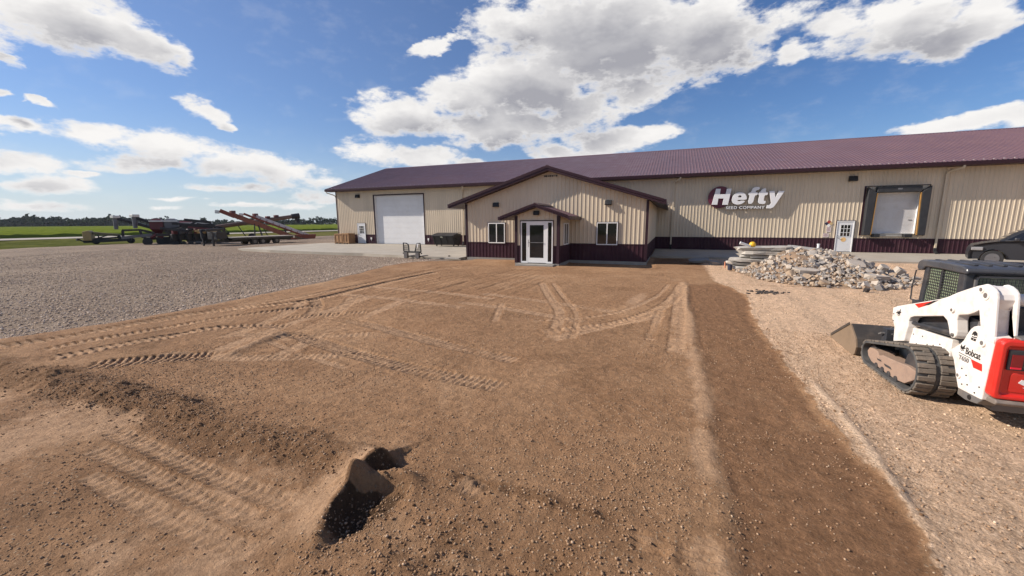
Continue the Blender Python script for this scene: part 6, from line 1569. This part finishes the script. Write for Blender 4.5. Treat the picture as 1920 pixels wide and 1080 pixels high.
b = MB(); chunk_mesh(b, (-13.4, -11.9, 0.02), 0.16, 0.1, 0.07, (0, 0, 0.3), np.random.default_rng(3), 0.2, 7); tag(b.build('stone', MATS['dark_clod']), 'small dark stone on the concrete left of the office', 'stone')

# ---------------------------------------------------------------- dark car by the dock
def car():
    t = thing('parked_car', (16.5, -7.0, -0.05), 'dark grey car parked nose left by the wall beyond the loader', 'car')
    paint = mat('car_paint', (0.020, 0.021, 0.026), 0.4, 0.0, 0.05, 1.0, coat=0.12)
    z = -0.06; X = 14.55; yn, yb = -7.75, -5.95
    low = [(0.02, .30), (0.0, .52), (0.04, .74), (0.14, .88), (0.45, .97), (0.85, 1.04), (1.35, 1.06), (2.6, 1.08), (4.3, 1.10), (4.85, 1.02), (4.95, .75), (4.92, .4), (4.8, .28)]
    def ring(pts, inset, dz=0): return pts
    b = MB()
    # body shell: side profile lofted across the width with tumblehome
    prof = low + [(4.45, .24)]
    for cxw in ():
        pass
    ar = lambda c, r: [(c + r * math.cos(a), .32 + r * math.sin(a)) for a in np.linspace(0, math.pi, 12)]
    outline = low + ar(3.95, .39)[0:] + ar(0.72, .39)[0:]
    n = len(outline)
    ys = [(yn + 0.10, 0.10), (yn + 0.02, 0.03), (yn, 0.0), (yb, 0.0), (yb - 0.02, 0.03), (yb - 0.10, 0.10)]
    rings = []
    for y, q in ys:
        rings.append([(X + (p[0] + (q * 1.2 if p[0] < 0.5 else -q if p[0] > 4.6 else 0)), y, z + p[1] - (q * 0.5 if p[1] > .8 else 0)) for p in outline])
    vs = [v for r in rings for v in r]; fs = []
    for r in range(len(rings) - 1):
        for k in range(n): fs.append((r * n + k, r * n + (k + 1) % n, (r + 1) * n + (k + 1) % n, (r + 1) * n + k))
    fs += [tuple(range(n))[::-1], tuple(range((len(rings) - 1) * n, len(rings) * n))]
    b.add(vs, fs); body = b.build('body', paint, t, smooth=True, fixn=True)
    roof = [(0.80, 1.0), (1.25, 1.35), (1.55, 1.50), (2.0, 1.60), (2.8, 1.64), (3.8, 1.60), (4.4, 1.45), (4.80, 1.08)]
    c = MB(); m = len(roof)
    L = [[(X + p[0], yn + 0.05 + (p[1] - 1.0) * 0.36, z + p[1] - 0.0) for p in roof], [(X + p[0], yn + 0.20 + (p[1] - 1.0) * 0.36, z + p[1] + 0.03) for p in roof], [(X + p[0], yb - 0.20 - (p[1] - 1.0) * 0.36, z + p[1] + 0.03) for p in roof], [(X + p[0], yb - 0.05 - (p[1] - 1.0) * 0.36, z + p[1]) for p in roof]]
    vs = [v for r in L for v in r]; fs = [(r * m + k, r * m + k + 1, (r + 1) * m + k + 1, (r + 1) * m + k) for r in range(3) for k in range(m - 1)] + [tuple(range(m)), tuple(range(3 * m, 4 * m))]
    c.add(vs, fs); c.build('cabin', paint, t, smooth=True, fixn=True)
    Y = lambda h: yn + 0.05 + (h - 1.0) * 0.36 - 0.006
    for pts in ([(1.05, 1.10), (1.40, 1.36), (1.65, 1.48), (2.05, 1.54), (2.12, 1.11)], [(2.20, 1.11), (2.15, 1.545), (2.8, 1.57), (3.35, 1.55), (3.35, 1.12)], [(3.43, 1.12), (3.43, 1.54), (3.85, 1.51), (4.25, 1.38), (4.45, 1.14)]):
        g = MB(); g.add([(X + p[0], Y(p[1]), z + p[1]) for p in pts], [tuple(range(len(pts)))]); g.build('side_window', GLASS, t)
    g = MB(); q = [(0.88, 1.06), (1.25, 1.355), (1.50, 1.48)]
    g.add([(X + p[0] - 0.012, y_, z + p[1] + 0.028) for p in q for y_ in (yn + 0.24 + (p[1] - 1) * .36, yb - 0.24 - (p[1] - 1) * .36)], [(0, 1, 3, 2), (2, 3, 5, 4)]); g.build('windscreen', GLASS, t)
    ch = MB(); ch.beam((X + 1.0, yn - 0.004, z + 1.065), (X + 4.4, yn - 0.004, z + 1.085), 0.02, 0.022, (0, 1, 0)); ch.build('belt_trim', mat('dull_trim', (0.12, 0.12, 0.125), 0.3, 0.6), body)
    for hx in (1.95, 3.15):
        h = MB(); h.beam((X + hx - 0.11, yn - 0.025, z + .93), (X + hx + 0.11, yn - 0.025, z + .93), 0.03, 0.03, (0, 1, 0)); h.build('handle', mat('chrome', (0.7, 0.68, 0.65), 0.15, 1.0), body)
    mr = MB(); mr.box(X + 1.22, X + 1.38, yn - 0.20, yn - 0.02, z + 1.05, z + 1.19); mr.build('mirror', paint, t, bevel=0.04)
    hl = MB(); hl.box(X + 0.06, X + 0.42, yn + 0.0, yn + 0.10, z + .66, z + .80); hl.build('headlight', mat('headlight_lens', (0.25, 0.25, 0.26), 0.08), t, bevel=0.03)
    for wx in (0.72, 3.95):
        for y0, y1 in ((yn + 0.03, yn + 0.26), (yb - 0.26, yb - 0.03)):
            w = MB(); w.cyl((X + wx, y0, z + .335), (X + wx, y1, z + .335), 0.335, 26); wh = w.build('wheel', BLACK, t, bevel=0.02)
            if y0 < -7:
                r = MB(); r.cyl((X + wx, y0 - 0.012, z + .335), (X + wx, y0 + 0.02, z + .335), 0.215, 22); r.build('rim', mat('grey_alloy', (0.22, 0.22, 0.23), 0.35, 0.8), wh)
    t.location = (16.2, -7.95, -0.09); t.rotation_euler = (0, 0, -0.42); t.scale = (1.12, 1.12, 1.2)
car()

# ---------------------------------------------------------------- farm machinery parked along the far edge of the yard
RUST = mat('conveyor_red', (0.20, 0.050, 0.032), 0.55, 0.1, 0.25, 1.0, dirt=(0.20, 0.07, 0.045), dirt_amt=0.5)
ORNG = mat('conveyor_orange', (0.25, 0.088, 0.052), 0.55, 0.1, 0.2, 1.0, dirt=(0.28, 0.10, 0.06), dirt_amt=0.5)
GALV = mat('grey_belt_trough', (0.48, 0.47, 0.50), 0.45, 0.3, 0.15, 1.0)
MBLK = mat('machine_black', (0.022, 0.021, 0.024), 0.5, 0.2, 0.4, 0.8)
MRED = mat('machine_red', (0.10, 0.014, 0.018), 0.45, 0, 0.25, 0.8)
MGRY = mat('machine_grey', (0.13, 0.13, 0.14), 0.5, 0.3, 0.3, 0.8)
MTAN = mat('machine_tan', (0.42, 0.28, 0.12), 0.6, 0, 0.2, 0.8, dirt=(0.22, 0.14, 0.07), dirt_amt=0.5)
PALE = mat('pale_metal', (0.62, 0.61, 0.58), 0.35, 0.2, 0.1)
YZ = -0.30
def wheel(b, x, y, r, w, ax=(0, 1, 0), z=YZ):
    a = Vector(ax).normalized() * w / 2; c = Vector((x, y, z + r)); b.cyl(c - a, c + a, r, 18); return b
class View:
    """survey plane through a yard point, square to the line of sight there: turns sightings into yard coordinates"""
    def __init__(s, d): s.n = Vector((-0.83, 0.557, 0)).normalized(); s.d = d
    def __call__(s, u, v, off=0.0):
        r = FWD + RIGHT * ((u - 960) / FPX) - UPV * ((v - 540) / FPX)
        return CAM + r * ((s.d + off) / r.dot(s.n))
def conveyor(name, label, V, head, foot, m_side, m_belt, w=0.55, dep=0.42, belt=0.24, legs=()):
    a, c = V(*head), V(*foot); g = V(foot[0], foot[1]); 
    t = thing(name, (c.x, c.y, min(c.z, YZ)), label, 'conveyor', 'grain conveyors standing in the yard')
    n = V.n; d = (c - a).normalized()
    b = MB(); b.beam(a, c, w, dep); b.build('trough', m_side, t, bevel=0.02)
    b = MB(); up = d.cross(n).normalized(); up = up if up.z > 0 else -up
    b.beam(a + up * ((dep + belt) / 2), c + up * ((dep + belt) / 2), w * 0.8, belt - 0.006); b.build('belt_cover', m_belt, t)
    b = MB()
    k = 9
    for i in range(1, k): p = a.lerp(c, i / k); b.beam(p - up * 0.3 - n * w * 0.55, p + up * 0.32 - n * w * 0.55, 0.07, 0.07, n)
    b.build('stiffener', m_side, t)
    h = MB(); h.beam(a - d * 1.3 - up * -0.05, a + d * 0.5, w * 1.15, dep * 1.25); h.build('head', RUST, t, bevel=0.04)
    q = MB(); q.beam(a - d * 1.30 + Vector((0, 0, -0.15)), a - d * 1.9 + Vector((0, 0, -0.35)), w * 0.9, 0.45); q.build('spout', PALE, t, bevel=0.04)
    mt = MB(); mt.obox(a + up * 0.45 + d * 0.1, 0.5, 0.6, 0.45); mt.build('motor', MRED, t, bevel=0.04)
    f = MB(); f.prism([(-0.9, 0.0), (0.9, 0.0), (1.1, 0.75), (-1.1, 0.75)], lambda p, q_: Vector((c.x, c.y, max(c.z - 0.3, YZ))) + (d * Vector((1, 1, 0))).normalized() * p[0] + n * q_ + Vector((0, 0, p[1])), -0.5, 0.5); f.build('hopper', RUST, t, bevel=0.03)
    for (f0, gu, gv) in legs:
        p = a.lerp(c, f0); q2 = V(gu, gv)
        b = MB(); b.beam(p - n * 0.35, Vector((q2.x, q2.y, YZ + 0.05)) - n * 0.9, 0.10, 0.10); b.build('leg', MBLK, t)
        b = MB(); b.beam(p + n * 0.35, Vector((q2.x, q2.y, YZ + 0.05)) + n * 0.9, 0.10, 0.10); b.build('leg', MBLK, t)
    if legs:
        for s in (-0.9, 0.9):
            q2 = V(legs[-1][1], legs[-1][2]); b = MB(); wheel(b, q2.x + n.x * s, q2.y + n.y * s, 0.36, 0.2, n); b.build('wheel', BLACK, t)
    return t
def machines():
    V = View(69.5)
    conveyor('belt_conveyor', 'rusty orange belt conveyor, the taller one, raised to the left', V, (432, 403), (551, 447), ORNG, ORNG, legs=((0.36, 478, 446), (0.42, 494, 446)))
    V2 = View(71.5)
    conveyor('belt_conveyor', 'grey topped belt conveyor with a red foot, standing farther right', V2, (475, 408), (578, 445), RUST, GALV, dep=0.24, belt=0.42, legs=((0.55, 540, 446),))
    # long auger lying across behind the conveyors
    V3 = View(75.0); a, c = V3(382, 429), V3(549, 406)
    t = thing('grain_auger', (a.x, a.y, YZ), 'long brown grain auger tube rising to the right behind the conveyors', 'auger')
    b = MB(); b.tube([a, c], 0.30, 12); b.build('tube', mat('auger_brown', (0.14, 0.085, 0.065), 0.5, 0.2, 0.2, 0.5), t, smooth=True)
    b = MB(); d = (c - a).normalized(); b.tube([c - d * 0.2, c + d * 1.0], 0.42, 12); b.beam(c + d * 0.6, c + d * 0.6 - Vector((0, 0, 1.1)), 0.5, 0.5); b.build('head', MBLK, t, bevel=0.04)
    for f in (0.62, 0.70, 0.80):
        p = a.lerp(c, f); b = MB(); b.obox(p + Vector((0, 0, 0.42)), 0.5, 0.6, 0.35); b.build('drive_box', MRED, t, bevel=0.05)
    for f in (0.35, 0.6):
        p = a.lerp(c, f); b = MB(); b.beam(p, (p.x + 0.6, p.y + 0.8, YZ + 0.4), 0.12, 0.12); b.build('support_leg', MBLK, t)
    b = MB(); p = a.lerp(c, 0.5); wheel(b, p.x, p.y, 0.5, 0.3, V3.n); b.build('wheel', BLACK, t)
    # gooseneck flatbed trailer, parked parallel to the building ends
    t = thing('flatbed_trailer', (-45.6, -2.0, YZ), 'long flatbed trailer with tandem wheels and raised gooseneck', 'trailer')
    xa, xb = -47.0, -44.9; z0 = YZ
    b = MB(); b.box(xa, xb, -4.6, 3.4, z0 + 0.86, z0 + 0.98); b.build('deck', mat('weathered_deck', (0.34, 0.31, 0.28), 0.8, 0, 0.2, 1.5), t)
    b = MB(); b.box(xb - 0.001, xb + 0.08, -4.6, 3.4, z0 + 0.70, z0 + 0.90); b.box(xa - 0.08, xa + 0.001, -4.6, 3.4, z0 + 0.70, z0 + 0.90)
    for y in np.arange(-4.4, 3.4, 0.9): b.box(xa, xb, y, y + 0.1, z0 + 0.70, z0 + 0.858)
    b.build('side_rail', MBLK, t)
    b = MB()
    for xx in (-46.5, -45.5): b.box(xx, xx + 0.14, -6.4, 3.2, z0 + 0.48, z0 + 0.70)
    b.build('main_beam', MBLK, t)
    b = MB()
    for xx in (-46.5, -45.5): b.beam((xx, -4.7, z0 + 0.7), (xx, -5.0, z0 + 1.95), 0.16, 0.25); b.beam((xx, -4.9, z0 + 1.9), (xx + 0.3, -7.0, z0 + 1.75), 0.16, 0.25)
    b.beam((-46.2, -6.9, z0 + 1.8), (-46.0, -6.95, z0 + 0.9), 0.2, 0.2); b.box(-46.7, -45.2, -6.0, -5.0, z0 + 0.8, z0 + 1.6)
    b.build('gooseneck', MBLK, t, bevel=0.02)
    for xx in (-46.75, -45.15): b = MB(); b.box(xx, xx + 0.14, -6.55, -6.4, z0 - 0.0, z0 + 1.5); b.box(xx - 0.08, xx + 0.22, -6.62, -6.33, z0, z0 + 0.05); b.build('jack_leg', MBLK, t)
    for y in (-1.9, -0.9, 0.9):
        for xx in (xb - 0.25, xa + 0.25):
            b = MB(); wheel(b, xx, y, 0.42, 0.30, (1, 0, 0)); w = b.build('wheel', BLACK, t, bevel=0.03)
            if xx > -46: b = MB(); b.cyl((xx + 0.15, y, z0 + .42), (xx + 0.17, y, z0 + .42), 0.2, 14); b.build('rim', MGRY, w)
    b = MB(); b.box(xb - 0.4, xb + 0.02, -2.45, 1.45, z0 + 0.87, z0 + 0.885); b.build('fender', MBLK, t)
    b = MB(); b.cyl((xb + 0.08, 3.2, z0 + 0.78), (xb + 0.11, 3.2, z0 + 0.78), 0.13, 12); b.build('tail_light', PALE, t)
    for y in (3.45, ): b = MB(); b.beam((xb - 0.3, 3.4, z0 + 0.85), (xb - 0.3, 4.6, z0 + 0.5), 0.9, 0.08); b.build('ramp', MBLK, t)
    # two seed tenders with folded delivery tubes
    def tender(d, pts, hop, label, red):
        W = View(d)
        h0, h1 = W(*hop[0]), W(*hop[1]); c = (h0 + h1) / 2
        t = thing('seed_tender', (c.x, c.y, YZ), label, 'seed tender', 'seed tenders in the dark row of machines')
        tip, low = W(*pts[0]), W(*pts[1])
        b = MB(); b.beam(tip, low, 0.34, 0.34); b.build('delivery_tube', MBLK, t, bevel=0.03)
        e = W(pts[0][0] + 2, pts[0][1] + 21)
        b = MB(); b.tube([tip + Vector((0, 0, 0.1)), e], [0.26, 0.2], 10); b.build('drop_hose', MGRY, t, smooth=True)
        b = MB(); b.obox(tip + Vector((0, 0, 0.15)), 0.7, 0.7, 0.3); b.build('hose_cap', PALE, t, bevel=0.04)
        ax = (h1 - h0); ax.z = 0; L = ax.length; ax.normalize(); nn = W.n
        ztop = c.z + 0.1
        for k in range(2):
            o = h0 + ax * (L * (0.25 + 0.5 * k)); o = Vector((o.x, o.y, 0))
            b = MB(); w = L * 0.23
            ring = lambda s, z: [o + ax * (sx * w * s) + nn * (sy * 1.0 * s) + Vector((0, 0, z)) for sx, sy in ((-1, -1), (1, -1), (1, 1), (-1, 1))]
            vs = ring(0.2, YZ + 1.0) + ring(1, YZ + 1.9) + ring(1, ztop); b.add(vs, [(0, 1, 2, 3)] + [(r * 4 + i, r * 4 + (i + 1) % 4, r * 4 + 4 + (i + 1) % 4, r * 4 + 4 + i) for r in range(2) for i in range(4)])
            b.build('hopper', (MRED if k == 0 else MGRY) if red else MBLK, t, fixn=True)
            b = MB(); vs = ring(1.05, ztop) + ring(0.5, ztop + 0.35); b.add(vs, [(i, (i + 1) % 4, 4 + (i + 1) % 4, 4 + i) for i in range(4)] + [(4, 5, 6, 7)]); b.build('tarp', MRED if k == 0 else MGRY, t, fixn=True)
            b = MB(); b.beam(o + ax * (-w * 1.05) - nn * 1.08 + Vector((0, 0, ztop + 0.05)), o + ax * (w * 1.05) - nn * 1.08 + Vector((0, 0, ztop + 0.05)), 0.12, 0.16); b.build('tarp_bow', PALE, t)
        b = MB(); b.beam(Vector((h0.x, h0.y, YZ + 0.8)) - ax * 0.5, Vector((h1.x, h1.y, YZ + 0.8)) + ax * 0.5, 1.4, 0.3); b.build('chassis', MBLK, t)
        for k in (0.35, 0.62):
            for s in (-1, 1):
                o = h0 + ax * (L * k) + nn * s * 0.95; b = MB(); wheel(b, o.x, o.y, 0.48, 0.3, nn); b.build('wheel', BLACK, t)
        o = h0 + ax * (L * 0.2) - nn * 1.0; b = MB(); b.tube([Vector((o.x, o.y, YZ + 0.9)) - ax * 0.5, Vector((o.x, o.y, YZ + 1.25)), Vector((o.x, o.y, YZ + 0.95)) + ax * 0.6], 0.22, 8); b.build('fender', MRED, t, smooth=True)
        for k in (-0.05, 0.0): o = h0 + ax * (L * k) - ax * 0.6; b = MB(); b.beam((o.x, o.y, YZ), (o.x, o.y, YZ + 1.0), 0.12, 0.12); b.build('jack_leg', MBLK, t)
    tender(64.0, ((252, 407), (345, 440)), ((281, 417), (335, 417)), 'nearer black seed tender with red tarp and raised delivery tube', True)
    tender(68.0, ((216, 409), (318, 436)), ((330, 420), (400, 421)), 'rear black seed tender whose delivery tube reaches farthest left', False)
    # black row-crop planter folded in the middle of the row
    W = View(61.5); rng = np.random.default_rng(9)
    p0, p1 = W(318, 440), W(412, 440); ax = (p1 - p0); ax.z = 0; L = ax.length; ax.normalize(); nn = W.n
    t = thing('planter', ((p0.x + p1.x) / 2, (p0.y + p1.y) / 2, YZ), 'black folded row planter crowded with row units and hoses', 'planter')
    base = lambda s, z, o=0.0: Vector((p0.x, p0.y, 0)) + ax * s + nn * o + Vector((0, 0, z))
    b = MB(); b.beam(base(-1.2, YZ + 1.25), base(L + 1, YZ + 1.25), 0.3, 0.3); b.beam(base(0, YZ + 1.9, 0.8), base(L - 1, YZ + 2.3, 0.8), 0.25, 0.25); b.beam(base(L * .55, YZ + 2.5, 0.4), base(L + .6, YZ + 1.9, 0.4), 0.3, 0.22); b.build('toolbar', MBLK, t)
    for k in range(7):
        s = 0.3 + k * L / 7
        b = MB(); b.obox(base(s + 0.2, YZ + 0.95, -0.3), 0.4, 0.8, 0.7); b.tube([base(s, YZ + 0.0, -0.5), base(s + 0.1, YZ + 0.9, -0.4)], 0.07, 6); b.cyl(base(s + 0.25, YZ + 0.25, -0.75), base(s + 0.25, YZ + 0.25, -0.6), 0.25, 12); u = b.build('row_unit', MBLK, t, bevel=0.03)
        b = MB(); b.obox(base(s + 0.2, YZ + 1.6, -0.25), 0.42, 0.5, 0.6); b.build('seed_box', MGRY if k % 3 else MRED, u, bevel=0.06)
    for k in range(5):
        s = rng.uniform(0, L); b = MB(); b.tube([base(s, YZ + 0.8, -0.5), base(s + 0.5, YZ + 1.7, -0.5), base(s + 1.2, YZ + 1.9, -0.3), base(s + 1.6, YZ + 1.3, -0.4)], 0.05, 6); b.build('hose', MBLK, t, smooth=True)
    for s in (L * 0.1, L * 0.8):
        b = MB(); o = base(s, 0, 0.3); wheel(b, o.x, o.y, 0.55, 0.35, nn); b.build('wheel', BLACK, t)
    b = MB(); b.obox(base(L * .62, YZ + 1.55, -0.45), 0.9, 0.7, 0.5); b.build('tank', MTAN, t, bevel=0.12)
    b = MB(); b.beam(base(L * 0.5, YZ + 0.35, -0.9), base(L + 0.8, YZ + 0.25, -0.9), 0.18, 0.14); b.build('drawbar', MGRY, t)
    Q = View(60.5)
    for a, c, m_, th in (((322, 419), (404, 424), MBLK, .28), ((345, 412), (396, 417), MBLK, .3), ((352, 426), (413, 431), MRED, .22), ((330, 432), (372, 414), MBLK, .18), ((396, 420), (421, 441), MBLK, .22), ((300, 428), (352, 433), MBLK, .3), ((365, 433), (408, 434), MTAN, .25)):
        b = MB(); b.beam(Q(*a), Q(*c), th, th); b.build('folded_wing', m_, t, bevel=0.03)
    # black boom frame and drawbar left of the tenders
    W = View(63.0); P = lambda u, v, o=0.0: W(u, v, o)
    t = thing('toolbar_frame', tuple(P(252, 452)), 'dark open tool frame with a low drawbar, between tan windrower and tenders', 'tool frame')
    b = MB(); b.beam(P(230, 432), P(231, 445), 0.22, 0.22); b.beam(P(229, 432), P(262, 431), 0.22, 0.22); b.beam(P(262, 431), P(268, 446), 0.22, 0.22); b.beam(P(262, 431), P(290, 437), 0.2, 0.25); b.build('hoop', MBLK, t)
    b = MB(); b.beam(P(228, 446), P(285, 440), 0.3, 0.3); b.build('drawbar', MGRY, t)
    for u, v0 in ((283, 441), (318, 440)): b = MB(); b.beam(P(u, v0), P(u, 459), 0.12, 0.12); b.build('jack_leg', MBLK, t)
    b = MB(); o = P(276, 447); wheel(b, o.x, o.y, 0.45, 0.3, W.n); b.build('wheel', BLACK, t)
    # tan header on its cart, at the grass edge
    W = View(72.0); P = lambda u, v, o=0.0: W(u, v, o)
    t = thing('header_cart', tuple(P(200, 455)), 'tan and black harvest header on a low cart at the grass edge', 'header cart')
    b = MB(); a = P(160, 451); q = P(176, 451); x = (q - a); x.z = 0
    b.prism([(0, 0), (1, 0), (1.0, 1.0), (0.75, 1.25), (0.0, 1.1)], lambda p, d: Vector((a.x, a.y, a.z)) + x * p[0] + W.n * d + Vector((0, 0, p[1])), -0.9, 0.9); b.build('end_shield', MTAN, t, bevel=0.06)
    b = MB(); b.beam(P(174, 437), P(222, 441), 0.5, 0.3); b.build('top_beam', mat('machine_olive', (0.16, 0.13, 0.07), 0.6, 0, 0.2), t)
    b = MB(); b.beam(P(158, 453), P(248, 449), 0.9, 0.35); b.beam(P(176, 449), P(222, 445), 0.5, 0.2); b.build('cutter_bar', MBLK, t)
    b = MB(); b.beam(P(222, 440), P(226, 449), 0.3, 0.3); b.beam(P(183, 438), P(186, 448), 0.12, 0.12); b.beam(P(206, 440), P(182, 447), 0.12, 0.12); b.build('bracket', MBLK, t)
    b = MB(); b.beam(P(160, 454), P(147, 449), 0.14, 0.14); b.obox(P(146.5, 449), 0.3, 0.3, 0.3); b.build('hitch', MBLK, t)
    for u in (180, 246): b = MB(); o = P(u, 452); wheel(b, o.x, o.y, 0.38, 0.25, W.n); b.build('wheel', BLACK, t)
    # marker post beside the conveyor foot
    V = View(73.0); p = V(573, 444); b = MB(); b.box(p.x - 0.07, p.x + 0.07, p.y - 0.07, p.y + 0.07, YZ, YZ + 1.1); b.box(p.x - 0.09, p.x + 0.09, p.y - 0.09, p.y + 0.09, YZ + 1.1, YZ + 1.14); tag(b.build('marker_post', MTAN), 'short pale post on the grass beyond the conveyor feet', 'post')
machines()

# ---------------------------------------------------------------- the air over the fields
def haze():
    b = MB(); b.box(-4200, 4200, -3200, 5200, -1.7, 24.0)
    m = bpy.data.materials.new('summer_air'); m.use_nodes = True; n = m.node_tree
    n.nodes.remove(n.nodes['Principled BSDF'])
    v = n.nodes.new('ShaderNodeVolumePrincipled'); v.inputs['Color'].default_value = (0.80, 0.88, 1.0, 1); v.inputs['Density'].default_value = 0.00008; v.inputs['Anisotropy'].default_value = 0.2
    n.links.new(v.outputs[0], n.nodes['Material Output'].inputs['Volume'])
    o = b.build('haze', m); o['kind'] = 'stuff'
haze()
